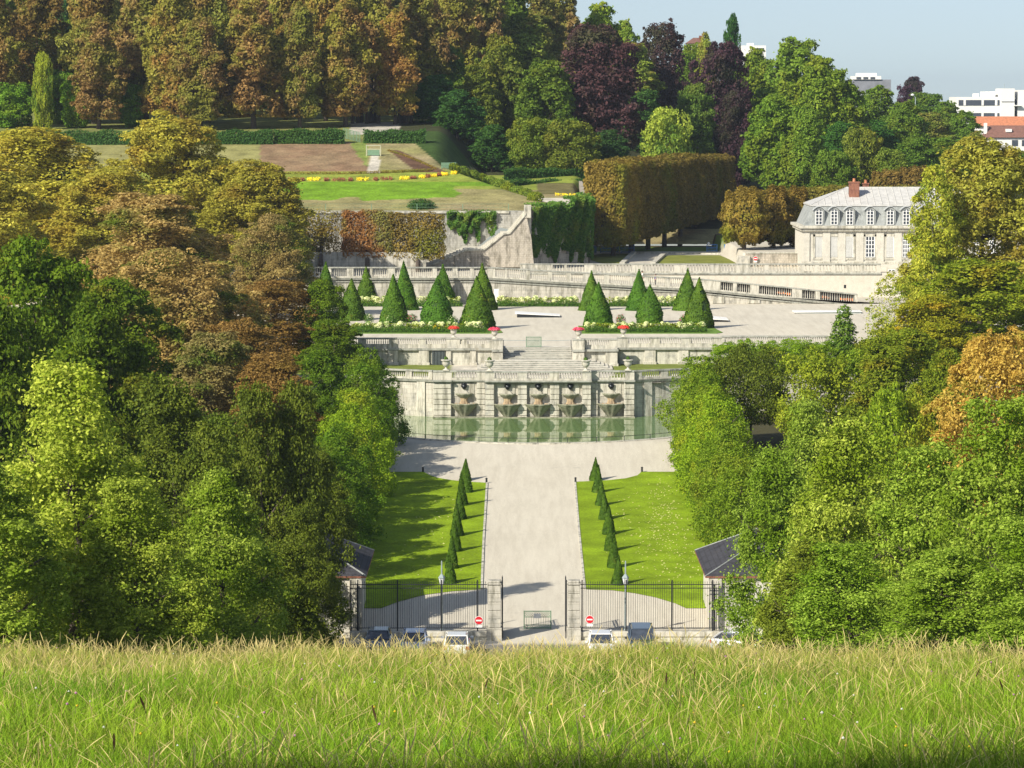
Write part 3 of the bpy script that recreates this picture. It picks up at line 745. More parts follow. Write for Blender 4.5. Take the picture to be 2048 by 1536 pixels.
# fountain bowls and masks
names = ['leftmost of the five under the leftmost mask', 'second from the left of the five', 'in the middle of the five', 'second from the right of the five', 'rightmost of the five under the rightmost mask']
def bowl(x, y, i):
    t = thing('fountain_basin', 'mossy two-tier fountain bowl, ' + names[i], 'fountain', (x, y, 9.2), 'two-tier fountain bowls on the pool wall')
    zb = 9.2; rg = random.Random(i)
    a0, a1 = math.pi, 2 * math.pi
    n = 28
    def scal(prof, nl, amp, nseg=36):
        mb = MB(); vs = []; m = nseg + 1
        for r, z in prof:
            for k in range(m):
                a = a0 + (a1 - a0) * k / nseg
                rr = r * (1 + amp * (abs(math.cos(nl * a)) - .5) * (1 if r > .2 else 0))
                vs.append((x + rr * math.cos(a), y + rr * .85 * math.sin(a) - .02, z))
        fs = []
        for j in range(len(prof) - 1):
            for k in range(nseg): fs.append((j * m + k, j * m + k + 1, (j + 1) * m + k + 1, (j + 1) * m + k))
        mb.add(vs, fs); return mb
    scal([(.10, 9.0), (.28, 9.25), (.34, 9.4), (.62, 9.75), (.95, 10.15), (1.18, 10.42), (1.27, 10.55), (1.33, 10.6), (1.33, 10.68), (1.18, 10.7), (1.05, 10.55), (.2, 10.45)], 5, .07).build('lower_bowl', M['stone_moss'], t, smooth=True)
    scal([(.46, 10.45), (.42, 10.7), (.30, 10.95), (.34, 11.15), (.42, 11.3)], 4, .12).build('pedestal', M['stone_rust'], t, smooth=True)
    scal([(.38, 11.2), (.55, 11.35), (.72, 11.5), (.80, 11.58), (.80, 11.66), (.66, 11.68), (.2, 11.55)], 4, .12).build('upper_bowl', M['stone_moss'], t, smooth=True)
    b = MB()
    for k in range(14):
        a = rg.uniform(a0 + .3, a1 - .3); r = rg.uniform(.7, 1.1); b.cbox((x + r * math.cos(a), y + r * .85 * math.sin(a), 10.6), rg.uniform(.08, .2), .1, rg.uniform(.05, .16), tx=.02)
    b.build('mineral_crust', M['stone_rust'], t)
    # mask
    k = thing('bronze_mask', 'dark bronze grotesque face mask on the pool wall, ' + names[i].replace(' under the leftmost mask', '').replace(' under the rightmost mask', ''), 'mask', (x, y - .05, 12.35), 'bronze masks above the fountain bowls')
    h = MB(); vs = []; fs = []; nu, nv = 12, 10
    for iv in range(nv + 1):
        v = iv / nv
        for iu in range(nu + 1):
            u = iu / nu; a = math.pi * u; zz = 12.08 + .52 * v
            wd = .24 * (math.sin(math.pi * (v * .8 + .12)) ** .6)
            dd = .27 * math.sin(a) * math.sin(math.pi * (v * .85 + .08))
            f = abs(u - .5)
            if f < .07 and .35 < v < .6: dd += .07            # nose
            if .1 < f < .22 and .52 < v < .66: dd -= .07      # eyes
            if f < .16 and .14 < v < .28: dd -= .09           # open mouth
            if .1 < f < .28 and .66 < v < .74: dd += .05      # brows
            vs.append((x - wd * math.cos(a), y - .05 - max(dd, 0), zz))
    for iv in range(nv):
        for iu in range(nu):
            q = iv * (nu + 1) + iu; fs.append((q, q + 1, q + nu + 2, q + nu + 1))
    h.add(vs, fs).build('face', M['bronze'], k, smooth=True)
    hr = MB()
    for s in (-1, 1):
        hr.tube([(x + s * .16, y - .1, 12.52), (x + s * .25, y - .12, 12.55), (x + s * .28, y - .11, 12.42), (x + s * .25, y - .1, 12.26)], [.05, .06, .05, .02], 6)
    hr.tube([(x - .18, y - .12, 12.56), (x, y - .18, 12.61), (x + .18, y - .12, 12.56)], [.04, .05, .04], 6)
    hr.build('hair_curls', M['bronze'], k, smooth=True)
    MB().tube([(x, y - .2, 12.16), (x, y - .42, 12.1)], .035, 6).build('spout', M['bronze'], k)
for i, u in enumerate((790, 1000, 1148, 1303, 1500)):
    bowl(wx(u), 313.75 if i in (0, 4) else 313.25, i)

# urns
def urn(X, Y, z, s, name, label, flower=None, group=None, mat='stone_smooth'):
    t = thing(name, label, 'urn', (X, Y, z), group)
    o = MB().lathe([(.24, 0), (.24, .1), (.10, .16), (.08, .26), (.16, .32), (.30, .46), (.36, .62), (.33, .72), (.36, .8), (.46, .86), (.46, .92), (.38, .94)], n=16)
    o = o.build('bowl', M[mat], None, smooth=True); o.parent = t; o.scale = (s, s, s)
    o2 = MB().cbox((0, 0, -.02), .56, .56, .08).build('foot', M[mat], None); o2.parent = t; o2.scale = (s, s, s)
    rng = np.random.default_rng(int(abs(X) * 10))
    if flower:
        n = 420; d = unit(rng.normal(size=(n, 3))); d[:, 2] = np.abs(d[:, 2]) * .8
        pos = d * np.array([.68, .6, .42]) * s * rng.uniform(.6, 1.05, (n, 1)) + np.array([0, 0, .95 * s])
        c = leaf_mesh('blossoms', pos, d + rng.normal(size=(n, 3)) * .4, .15 * rng.uniform(.6, 1.2, n), rng.random(n), L[flower], None, rng); c.parent = t
        m = 160; d = unit(rng.normal(size=(m, 3))); d[:, 2] = -np.abs(d[:, 2]) * .5
        c = leaf_mesh('foliage', d * np.array([.6, .5, .35]) * s + np.array([0, 0, 1.0 * s]), d, .18 * rng.uniform(.6, 1.2, m), rng.random(m), L['hedge'], None, rng); c.parent = t
    else:
        n = 120; d = unit(rng.normal(size=(n, 3))); d[:, 2] = np.abs(d[:, 2])
        c = leaf_mesh('plant', d * np.array([.2, .2, .3]) * s + np.array([0, 0, .92 * s]), d, .12 * rng.uniform(.6, 1.2, n), rng.random(n), L['yew'], None, rng); c.parent = t
    return t
for px, yy, lb in ((892, 313.85, 'grey stone urn with a tiny plant on the pool balustrade, farthest left'), (979, 313.1, 'grey stone urn with a tiny plant on the pool balustrade, left of the stairs'),
                   (1171.5, 313.1, 'grey stone urn with a tiny plant on the pool balustrade, right of the stairs'), (1256, 313.85, 'grey stone urn with a tiny plant on the pool balustrade, farthest right')):
    urn(P(px, 742, yy).x, yy, 13.87, 1.12, 'garden_urn', lb, None, 'empty stone urns on the pool balustrade')

# ------------------------------------------------------------------ terrace wall, its balustrade, the stairs
TY = 336.0
tx = lambda px, Y=TY: P(px, 715, Y).x
tw = thing('terrace_wall', 'weathered stone retaining wall of the upper terrace with shallow piers and an iron gate', 'wall', (tx(1075), TY, 12.6))
TZ = 14.12
mb = MB()
mb.box(tx(-500), tx(985), TY, 338.8, 12.4, TZ); mb.box(tx(1165), tx(1232), 334.6, 338.8, 12.4, TZ)
mb.box(tx(1232), tx(2700), 337.0, 339.6, 12.4, TZ)
mb.build('wall_face', M['stone_grey'], tw)
for a, b, y in ((683, 690, 335.8), (716, 735, 335.75), (776, 796, 335.75), (838, 858, 335.75), (892, 902, 335.8), (940, 952, 335.8), (984, 1006, 334.0), (1144, 1168, 334.0), (1290, 1312, 336.8), (1358, 1378, 336.8), (1425, 1440, 336.8), (1210, 1234, 334.35)):
    MB().box(tx(a), tx(b), y, 338.8, 12.45, TZ - .02).box(tx(a) - .1, tx(b) + .1, y - .12, 338.8, 12.5, 12.86).build('pier', M['stone_smooth'], tw, bevel=.03)
c = MB()
for a, b, y in ((560, 984, 335.7), (984, 1006, 333.85), (1144, 1168, 333.85), (1168, 1236, 334.2), (1236, 1900, 336.7)):
    c.box(tx(a), tx(b), y, 338.9, TZ, TZ + .22)
c.build('cornice', M['stone_lichen_shade'], tw)
g = MB(); g.box(tx(864), tx(889), 335.82, 335.95, 12.6, 14.08); g.build('door_recess', M['iron'], tw)
g = MB()
for k in range(9): g.tube([(tx(865) + k * .15, 335.78, 12.62), (tx(865) + k * .15, 335.78, 14.0)], .018, 4)
g.build('gate_bars', M['lamp_grey'], tw)
tb = thing('terrace_balustrade', 'stone balustrade along the edge of the upper terrace beside the stairs', 'balustrade', (tx(1075), TY, TZ + .22))
z0 = TZ + .22; th = 15.42 - z0
def tfr(l, a, b): return [((x0 - a) / (b - a), (x1 - a) / (b - a)) for x0, x1 in l]
bal_run(tb, (tx(560), 336.1, z0), (tx(985), 336.1, z0), tfr([(560, 580), (640, 650), (716, 733), (778, 795), (839, 851), (893, 920), (924, 934), (974, 985)], 560, 985), 10, th, M['stone_smooth'], base=.42)
bal_run(tb, (tx(984), 334.4, z0), (tx(1006), 334.4, z0), [(0, 1)], 1, th, M['stone_smooth'], depth=.9)
bal_run(tb, (tx(1144), 334.4, z0), (tx(1168), 334.4, z0), [(0, 1)], 1, th, M['stone_smooth'], depth=.9)
bal_run(tb, (tx(1168), 334.8, z0), (tx(1234), 334.8, z0), tfr([(1168, 1174), (1218, 1234)], 1168, 1234), 10, th, M['stone_smooth'], base=.42)
tb2 = thing('terrace_balustrade', 'stone balustrade along the terrace to the right of the stairs, running behind the green shrubs', 'balustrade', (tx(1260), 337, z0))
bal_run(tb2, (tx(1234), 337.1, z0), (tx(1445), 337.1, z0), tfr([(1234, 1256), (1302, 1320), (1364, 1382), (1426, 1445)], 1234, 1445), 10, th, M['stone_smooth'], base=.42)
bal_run(tb2, (tx(1446), 338.6, z0 + .02), (tx(1660), 338.6, z0 + .02), tfr([(1446, 1452), (1488, 1494), (1540, 1548), (1590, 1598), (1650, 1660)], 1446, 1660), 12, th, M['stone_smooth'], base=.3)
# stairs
M['stair_stone'] = plain('worn_stair_stone', (.55, .52, .44), .9, var=.22, scale=1.3)
sx = thing('garden_stairs', 'wide flight of pale stone steps climbing from the pool platform to the terrace', 'stairs', (tx(1075), 333, 12.6))
mb = MB(); n = 5
for k in range(n):
    f = k / n; a, b = 955 + (990 - 955) * f, 1222 - (1222 - 1182) * f
    mb.box(tx(a), tx(b), 329.9 + .68 * k, 334.5, 12.4 + .14 * k + .001, 12.6 + .14 * (k + 1))
    mb.box(tx(a) - .0, tx(b) + .0, 329.86 + .68 * k, 329.96 + .68 * k, 12.6 + .14 * (k + 1) - .05, 12.6 + .14 * (k + 1) + .004)
mb.build('lower_flight', M['stair_stone'], sx, bevel=.02)
rr_ = MB()
for k in range(5):
    f = k / 5; a, b = 955 + 35 * f, 1222 - 40 * f; rr_.box(tx(a) + .02, tx(b) - .02, 329.84 + .68 * k, 329.855 + .68 * k, 12.6 + .14 * k + .01, 12.6 + .14 * (k + 1) - .055)
rr_.build('shade_toned_riser', M['stone_lichen_shade'], sx)  # darker strips put the shade of the risers into the colour
mb = MB(); n = 7
for k in range(n):
    mb.box(tx(1006), tx(1144), 334.6 + .62 * k, 339.8, 13.2, 13.3 + .137 * (k + 1))
    mb.box(tx(1006), tx(1144), 334.57 + .62 * k, 334.67 + .62 * k, 13.3 + .137 * (k + 1) - .04, 13.3 + .137 * (k + 1) + .004)
mb.build('upper_flight', M['stair_stone'], sx, bevel=.02)
rr_ = MB()
for k in range(7): rr_.box(tx(1006) + .02, tx(1144) - .02, 334.55 + .62 * k, 334.565 + .62 * k, 13.3 + .137 * k + .01, 13.3 + .137 * (k + 1) - .05)
rr_.build('shade_toned_riser', M['stone_lichen_shade'], sx)  # same painted riser shade on the upper flight
mb = MB()
for a, b in ((996, 1006), (1144, 1154)): mb.box(tx(a), tx(b), 334.7, 340, 12.6, 14.5)
mb.build('cheek_wall', M['stone_grey'], sx)
# flower urns on the terrace rail
for px, py_, yy, fl, lb in ((907, 680, 336.1, 'red', 'pale stone urn of red flowers left of the stairs'), (989, 682, 334.4, 'pink', 'pale stone urn of pink flowers at the left head of the stairs'),
                       (1157, 682, 334.4, 'pink', 'pale stone urn of pink flowers at the right head of the stairs'), (1247, 680, 337.1, 'red', 'pale stone urn of red flowers right of the stairs')):
    urn(P(px, py_, yy).x, yy, 15.43, .95, 'flower_urn', lb, fl, 'flower urns on the terrace rail')
# barrier at the head of the stairs
def lattice_barrier(X, Y, z, wd, h, name, label, board=False, fine=False):
    t = thing(name, label, 'barrier', (X, Y, z))
    f = MB()
    for a, b in (((-wd / 2, 0), (wd / 2, 0)), ((-wd / 2, h), (wd / 2, h))): f.tube([(X + a[0], Y, z + .08 + a[1]), (X + b[0], Y, z + .08 + b[1])], .035, 5)
    for s in (-1, 1): f.tube([(X + s * wd / 2, Y, z), (X + s * wd / 2, Y, z + .12 + h)], .035, 5)
    if fine: f.tube([(X - wd / 2, Y, z + h * .25), (X + wd / 2, Y, z + h * .25)], .025, 5); f.tube([(X - wd / 2, Y, z + h * .72), (X + wd / 2, Y, z + h * .72)], .025, 5)
    f.build('frame', M['iron_green'], t)
    q = MB(); step = .16; k = -wd / 2
    while k < wd / 2 - .01:
        for zz in (np.arange(.1, h - .05, step) if not fine else list(np.arange(.1, h * .22, step)) + list(np.arange(h * .74, h - .05, step))):
            q.tube([(X + k, Y, z + zz), (X + min(k + step, wd / 2), Y, z + zz + step)], .012, 4); q.tube([(X + k, Y, z + zz + step), (X + min(k + step, wd / 2), Y, z + zz)], .012, 4)
        if fine: q.tube([(X + k, Y, z + h * .25), (X + k, Y, z + h * .72)], .014, 4)
        k += step
    q.build('lattice', M['iron_green'], t)
    if board:
        bt = MB().box(X - .24, X + .22, Y - .06, Y - .03, z + h * .66, z + h * .93).build('notice_board', M['white'], t)
p = P(1067.5, 692, 338.4)
lattice_barrier(p.x, 338.4, 14.26, 1.55, .98, 'folding_barrier', 'small green lattice barrier standing at the head of the garden stairs')
# low chain line across the stair head
ch = thing('stair_chain', 'thin dark chain strung across the head of the stairs behind the green barrier', 'chain', (tx(1006), 338.6, 14.3))
MB().tube([(tx(1006), 338.6, 14.98), (tx(1040), 338.6, 14.93), (tx(1075), 338.6, 14.92), (tx(1110), 338.6, 14.93), (tx(1144), 338.6, 14.98)], .022, 4).build('chain', M['lamp_grey'], ch)
for px in (1007, 1143): MB().box(tx(px) - .03, tx(px) + .03, 338.57, 338.63, 14.2, 15.0).build('post', M['iron'], ch)

# ------------------------------------------------------------------ terrace back wall with the long ramp
rw = thing('ramp_wall', 'long pale retaining wall behind the terrace carrying the sloping ramp', 'wall', (0, 411, 14.25))
RP = [560, 981, 1100, 1408, 1715, 1800]
mb = MB(); q = [(P(-500, 600, 411).x, 14.0)] + [(P(1830, 600, 411).x, 14.0)] + [(P(p_, 600, 411).x, rail_z(P(p_, 600, 411).x) - 1.5) for p_ in (1830, 1715, 1408, 1100, 981, -500)]
mb.prism(q, 410.9, 412.0); mb.build('wall_face', M['stone'], rw)
mb = MB()
pts = [(P(p_, 600, 411).x, rail_z(P(p_, 600, 411).x) - 1.5) for p_ in (560, 981, 1100, 1408, 1715, 1830)]
for (x0, a), (x1, b) in zip(pts, pts[1:]):
    mb.hexa([(x0, 410.6, a - .12), (x1, 410.6, b - .12), (x1, 412.1, b - .12), (x0, 412.1, a - .12), (x0, 410.5, a + .14), (x1, 410.5, b + .14), (x1, 412.1, b + .14), (x0, 412.1, a + .14)])
    mb.hexa([(x0, 410.75, a - .42), (x1, 410.75, b - .42), (x1, 411.1, b - .42), (x0, 411.1, a - .42), (x0, 410.75, a - .28), (x1, 410.75, b - .28), (x1, 411.1, b - .28), (x0, 411.1, a - .28)])
mb.build('cornice', M['stone_lichen_shade'], rw)
mb = MB()
for px in (1437, 1508, 1590): 
    x = P(px, 595, 411).x; mb.box(x - .75, x + .75, 410.78, 411, 14.3, min(rail_z(x) - 2.05, 16.2)); 
mb.build('raised_block', M['stone_smooth'], rw, bevel=.03)
def ramp_bal(pxs, piers, name, label, nb, dark=None, h=1.36):
    t = thing(name, label, 'balustrade', (P(pxs[0], 600, 411).x, 411, 17))
    for a, b in zip(pxs, pxs[1:]):
        xa, xb = P(a, 600, 411).x, P(b, 600, 411).x
        l = [(max(p0, a), min(p1, b)) for p0, p1 in piers if p1 > a and p0 < b]
        bal_run(t, (xa, 411.2, rail_z(xa) - h), (xb, 411.2, rail_z(xb) - h), [((u - a) / (b - a), (v - a) / (b - a)) for u, v in l], nb, h, M['stone_smooth'], base=.18, dark=dark)
    return t
ramp_bal([600, 981], [(600, 608), (645, 663), (694, 707), (740, 745), (775, 790), (812, 822), (865, 874), (905, 915), (940, 948), (974, 981)], 'ramp_balustrade', 'level stone balustrade above the terrace wall, behind the left yew cones', 4.0)
ramp_bal([981, 1100, 1408], [(981, 990), (1010, 1014), (1052, 1060), (1096, 1104), (1133, 1142), (1166, 1180), (1208, 1218), (1260, 1266), (1290, 1299), (1330, 1340), (1370, 1440)], 'ramp_balustrade', 'sloping stone balustrade of the ramp behind the right yew cones', 3.9)
ramp_bal([1408, 1715], [(1408, 1441), (1466, 1474), (1500, 1518), (1584, 1604), (1631, 1640), (1709, 1715)], 'ramp_balustrade', 'lower end of the ramp balustrade with dark netting and orange scraps in its gaps', 3.5, dark=(0, 1, 2, 3, 4))
orr = thing('orange_tape', 'orange tape scraps hung in the dark gaps of the lower ramp balustrade', 'tape', (P(1620, 585, 411).x, 411.2, 15.5))
rg = random.Random(3)
for px in list(np.arange(1556, 1584, 4)) + list(np.arange(1642, 1660, 5)) + list(np.arange(1682, 1710, 4)):
    x = P(px, 585, 411).x; z = rail_z(x) - .85; MB().box(x - .11, x + .09, 411.22, 411.26, z - rg.uniform(.05, .15), z + rg.uniform(.05, .2)).build('tape_scrap', M['orange'], orr)

# upper retaining wall behind the ramp + its balustrade
uw = thing('upper_wall', 'pale stone wall with blind panels between the ramp and the white mansion', 'wall', (20, 426, 14.2))
xa, xb = P(1040, 560, 426).x, P(1760, 560, 426).x
MB().box(xa, xb, 425.2, 427.0, 14.0, 17.2).build('wall_face', M['stone_house'], uw)
MB().box(xa, xb, 424.9, 427.1, 17.2, 17.42).build('cornice', M['stone_lichen_shade'], uw)
mb = MB()
for px in (1510, 1598, 1685):
    x = P(px, 560, 426).x; mb.box(x - .8, x + .8, 425.05, 425.2, 15.0, 16.9)
mb.build('raised_block', M['stone_smooth'], uw, bevel=.03)
x = P(1690, 565, 425).x; MB().box(x - .15, x + .15, 424.98, 425.08, 15.4, 15.85).build('iron_hatch', M['iron'], uw)
ub = thing('upper_balustrade', 'level stone balustrade in front of the white mansion and the clipped lawns', 'balustrade', (20, 426, 17.42))
bal_run(ub, (xa, 425.4, 17.42), (xb, 425.4, 17.42), [((u - 1040) / 720, (v - 1040) / 720) for u, v in ((1040, 1105), (1128, 1133), (1168, 1192), (1224, 1232), (1264, 1284), (1348, 1372), (1420, 1440), (1470, 1500), (1528, 1536), (1600, 1607), (1628, 1636), (1662, 1668), (1690, 1698), (1720, 1728), (1752, 1760))], 2.5, 1.2, M['stone_smooth'], base=.18, wide=.85)

# ------------------------------------------------------------------ white mansion
M['lamp_light'] = plain('weathered_lead', (.42, .44, .44), .6)
def mansion():
    Y = 431.0; Z = lambda py: P(1700, py, Y).z; X = lambda px: P(px, 500, Y).x
    t = thing('mansion', 'cream stone mansion with slate mansard roof, dormers and brick chimneys at the terrace end', 'house', (X(1800), Y, 14.2))
    x0, x1 = X(1607), X(2010); D = 13.0
    zc = Z(455); zs = Z(525)
    mb = MB(); mb.box(x0, x1, Y, Y + D, 14.0, zc - .5); mb.build('wall', M['stone_house'], t)
    px0 = X(1760)
    MB().box(px0, x1 + .2, Y - .9, Y + .3, 14.0, zs - .2).build('terrace_front', M['stone_house'], t)
    mb = MB(); mb.box(x0 - .35, x1 + .35, Y - .45, Y + D + .35, zc - .5, zc - .12); mb.box(x0 - .6, x1 + .6, Y - .75, Y + D + .6, zc - .12, zc + .25)
    mb.build('cornice', M['stone_smooth'], t, bevel=.05)
    MB().box(x0 - .15, x1 + .1, Y - .22, Y + .1, zs - .2, zs + .12).build('string_course', M['stone_smooth'], t, bevel=.03)
    # pilasters and window panels
    cols = [1637.5, 1668, 1699, 1740, 1780, 1812, 1845, 1880, 1915, 1950, 1985]
    ztop, zbot = Z(473), Z(514)
    mb = MB(); edges = [1607] + [(a + b) / 2 for a, b in zip(cols, cols[1:])] + [2008]
    for e in edges: 
        xx = X(e); ww = .5 if e not in (1607, 2008) else .8
        mb.box(xx - (ww if e != 1607 else -.0), xx + (ww if e != 2008 else 0), Y - .16, Y + .05, zs + .12, zc - .5)
    mb.build('pilaster', M['stone_house'], t, bevel=.02)
    for k, c in enumerate(cols):
        xx = X(c); hw = .62 if k == 3 else .48
        fr_ = MB()
        for a, b, z0_, z1_ in ((xx - hw - .28, xx - hw, zbot - .15, ztop + .3), (xx + hw, xx + hw + .28, zbot - .15, ztop + .3), (xx - hw - .28, xx + hw + .28, ztop, ztop + .35), (xx - hw - .3, xx + hw + .3, zbot - .35, zbot - .12)):
            fr_.box(a, b, Y - .1, Y + .02, z0_, z1_)
        w_ = fr_.build('window', M['stone_smooth'], t)
        blind = k in (0, 1)
        MB().box(xx - hw, xx + hw, Y - .03, Y - .01, zbot, ztop).build('shutter' if blind else 'pane', M['shutter_paint'] if blind else M['glass_dark'], w_)
        if not blind:
            s = MB()
            for q in (-1, -.33, .33, 1): s.box(xx + q * (hw - .05) - .05, xx + q * (hw - .05) + .05, Y - .07, Y - .03, zbot, ztop)
            for q in range(6): zz = zbot + (ztop - zbot) * q / 5; s.box(xx - hw, xx + hw, Y - .075, Y - .035, zz - .045, zz + .045)
            s.build('window_sash', M['white'], w_)
            if k in (2, 4): MB().box(xx - hw + .05, xx + hw * .75, Y - .1, Y - .076, zbot, ztop).build('half_closed_shutter', M['shutter_paint'], w_)
    # lower storey windows, beside the projecting terrace front
    for c in (1782, 1812, 1850, 1890, 1930):
        xx = X(c); w_ = MB().box(xx - .75, xx + .75, Y - 1.0, Y - .88, 15.0, 17.9).build('window', M['stone_smooth'], t)
        MB().box(xx - .5, xx + .5, Y - 1.03, Y - 1.005, 15.1, 17.6).build('pane', M['glass_dark'], w_)
        s = MB()
        for q in (-1, 0, 1): s.box(xx + q * .45 - .05, xx + q * .45 + .05, Y - 1.07, Y - 1.03, 15.1, 17.6)
        for q in range(5): s.box(xx - .5, xx + .5, Y - 1.075, Y - 1.035, 15.1 + q * .61, 15.17 + q * .61)
        s.build('window_sash', M['white'], w_)
    # mansard
    zr = Z(413); r = MB(); o = .15; ins = 1.15
    r.hexa([(x0 + o, Y + .1, zc + .25), (x1 - o, Y + .1, zc + .25), (x1 - o, Y + D - .1, zc + .25), (x0 + o, Y + D - .1, zc + .25),
            (x0 + ins, Y + ins, zr), (x1 - ins, Y + ins, zr), (x1 - ins, Y + D - ins, zr), (x0 + ins, Y + D - ins, zr)])
    r.build('mansard_roof', M['slate_grey'], t)
    MB().box(x0 + ins - .15, x1 - ins + .15, Y + ins - .15, Y + D - ins + .15, zr, zr + .18).build('roof_edge', M['zinc'], t)
    zt = zr + 2.35; rr = MB()
    a = (x0 + ins - .1, Y + ins - .1, zr + .18); b = (x1 - ins + .1, Y + ins - .1, zr + .18); c = (x1 - ins + .1, Y + D - ins + .1, zr + .18); d = (x0 + ins - .1, Y + D - ins + .1, zr + .18)
    e = (x0 + 6.2, Y + D / 2, zt); f = (x1 - 6.2, Y + D / 2, zt)
    rr.add([a, b, c, d, e, f], [(0, 1, 5, 4), (1, 2, 5), (2, 3, 4, 5), (3, 0, 4)]); roof = rr.build('roof', M['zinc'], t)
    sm = MB(); n = 26
    for k in range(n + 1):
        q = k / n; x = a[0] + (b[0] - a[0]) * q; xe = min(max(x, e[0]), f[0]); s = 1.0 if e[0] <= x <= f[0] else (x - a[0]) / (e[0] - a[0]) if x < e[0] else (b[0] - x) / (b[0] - f[0])
        if s < .02: continue
        sm.tube([(x, a[1], a[2] + .03), (x, a[1] + (e[1] - a[1]) * s, a[2] + (zt - a[2]) * s + .03)], .045, 4)
    sm.tube([a, e], .07, 5); sm.tube([b, f], .07, 5); sm.tube([e, f], .08, 5); sm.build('roof_seam', M['zinc'], roof)
    for c in [1637.5, 1668, 1699, 1740, 1780, 1812, 1845, 1880, 1915, 1950, 1985]:
        xx = X(c) ; z0_ = zc + .25; z1_ = Z(421); y0 = Y + .12
        prof = [(xx - .72, z0_), (xx + .72, z0_), (xx + .72, z1_ - .1), (xx + .55, z1_ + .2), (xx + .28, z1_ + .38), (xx, z1_ + .44), (xx - .28, z1_ + .38), (xx - .55, z1_ + .2), (xx - .72, z1_ - .1)]
        dm = MB().prism(prof, y0, y0 + 1.6).build('dormer', M['slate_grey'], t)
        hd = [(xx - .8, z1_ - .05), (xx - .6, z1_ + .2), (xx - .3, z1_ + .42), (xx, z1_ + .5), (xx + .3, z1_ + .42), (xx + .6, z1_ + .2), (xx + .8, z1_ - .05), (xx + .8, z1_ + .06), (xx + .6, z1_ + .3), (xx + .3, z1_ + .5), (xx, z1_ + .57), (xx - .3, z1_ + .5), (xx - .6, z1_ + .3), (xx - .8, z1_ + .06)]
        h_ = MB()
        for k in range(6):
            h_.prism([hd[k], hd[k + 1], hd[12 - k], hd[13 - k]], y0 - .18, y0 + 1.7)
        h_.build('dormer_hood', M['lamp_light'], dm)
        gl = [(xx - .42, z0_ + .15), (xx + .42, z0_ + .15), (xx + .42, z1_ - .1), (xx + .25, z1_ + .1), (xx, z1_ + .18), (xx - .25, z1_ + .1), (xx - .42, z1_ - .1)]
        MB().prism(gl, y0 - .03, y0 - .01).build('pane', M['glass_dark'], dm)
        s = MB()
        for q in (-.42, 0, .42): s.box(xx + q - .05, xx + q + .05, y0 - .08, y0 - .03, z0_ + .12, z1_ - (.1 if q else -.12))
        for q in range(5): zz = z0_ + .15 + (z1_ - z0_ - .25) * q / 4; s.box(xx - .42, xx + .42, y0 - .085, y0 - .035, zz - .035, zz + .035)
        s.build('window_sash', M['white'], dm)
    for px, yy, wd, dp, ztp in ((1713, Y + 3.4, 1.35, 1.0, Z(367)), (1741.5, Y + 6.6, .75, .8, Z(371))):
        x = X(px); ck = MB().box(x - wd / 2, x + wd / 2, yy, yy + dp, zr, ztp).box(x - wd / 2 - .07, x + wd / 2 + .07, yy - .07, yy + dp + .07, ztp, ztp + .16).build('chimney', M['brickred'], t)
        MB().lathe([(.2, 0), (.16, .3), (.2, .42)], (x, yy + dp / 2, ztp + .16), 8).build('chimney_pot', M['terracotta'], ck)
mansion()

# ------------------------------------------------------------------ stair ramp, retaining walls and ivy at the foot of the mound
def S(px, py, Y): v = P(px, py, Y); return (v.x, v.z)
rs = thing('ramp_stairs', 'steep stone stair ramp climbing right between weathered parapets up to the mound', 'stairs', (0, 435, 17.4))
poly = [S(850, 534, 434), S(1068, 534, 434), S(1063, 478, 434), S(1052, 428, 434), S(1020, 466, 434), S(1007, 468, 434), S(985, 486, 434), S(968, 499, 434), S(930, 501, 434), S(866, 529, 434)]
MB().prism(poly, 433.5, 434.2).build('front_wall', M['stone_rubble'], rs)
cp = [(866, 529), (930, 501), (968, 499), (985, 486), (1007, 468), (1020, 466), (1052, 428)]
mb = MB()
for (a, b), (c_, d_) in zip(cp, cp[1:]):
    p, q = P(a, b, 434), P(c_, d_, 434)
    mb.hexa([(p.x, 433.3, p.z - .08), (q.x, 433.3, q.z - .08), (q.x, 434.4, q.z - .08), (p.x, 434.4, p.z - .08), (p.x, 433.3, p.z + .14), (q.x, 433.3, q.z + .14), (q.x, 434.4, q.z + .14), (p.x, 434.4, p.z + .14)])
mb.build('parapet_coping', M['stone_grey'], rs)
mb = MB(); path = [(852, 530), (925, 500), (962, 497), (1000, 470), (1015, 466), (1050, 424), (1062, 420)]
pw = [P(a, b, 434.3) for a, b in path]
for p, q in zip(pw, pw[1:]):
    n = max(1, int(abs(q.z - p.z) / .17))
    for k in range(n):
        a, b = p.lerp(q, k / n), p.lerp(q, (k + 1) / n); mb.box(a.x, b.x + .02, 434.2, 438.2, 17.0, max(a.z, b.z) + .12)
mb.build('step_run', M['stair_stone'], rs)
mb = MB().box(P(1048, 425, 436).x, P(1062, 425, 436).x, 433.4, 434.8, 24.3, 26.0).build('end_pier', M['stone_smooth'], rs, bevel=.04)
bw = thing('mound_wall', 'tall grey retaining wall holding up the mound, behind the rust clipped trees', 'wall', (-20, 438.4, 17.4))
poly = [S(400, 534, 438.3), S(880, 534, 438.3), S(905, 520, 438.3), S(960, 490, 438.3), S(1000, 455, 438.3), S(1075, 470, 438.3), S(1066, 421, 438.3), S(1017, 423, 438.3), S(900, 424, 438.3), S(400, 424, 438.3)]
MB().prism(poly, 438.2, 439.2).build('wall_face', M['stone_shade'], bw)
MB().box(P(400, 424, 438).x, P(1018, 424, 438).x, 438.0, 439.2, 24.75, 25.05).build('coping', M['stone_grey'], bw)
lw = thing('low_wall', 'low pale stone wall seen under the rust clipped trees', 'wall', (-20, 427.6, 17.4))
MB().box(P(500, 515, 428).x, P(846, 515, 428).x, 427.6, 428.0, 17.3, 20.0).build('wall_face', M['stone'], lw)
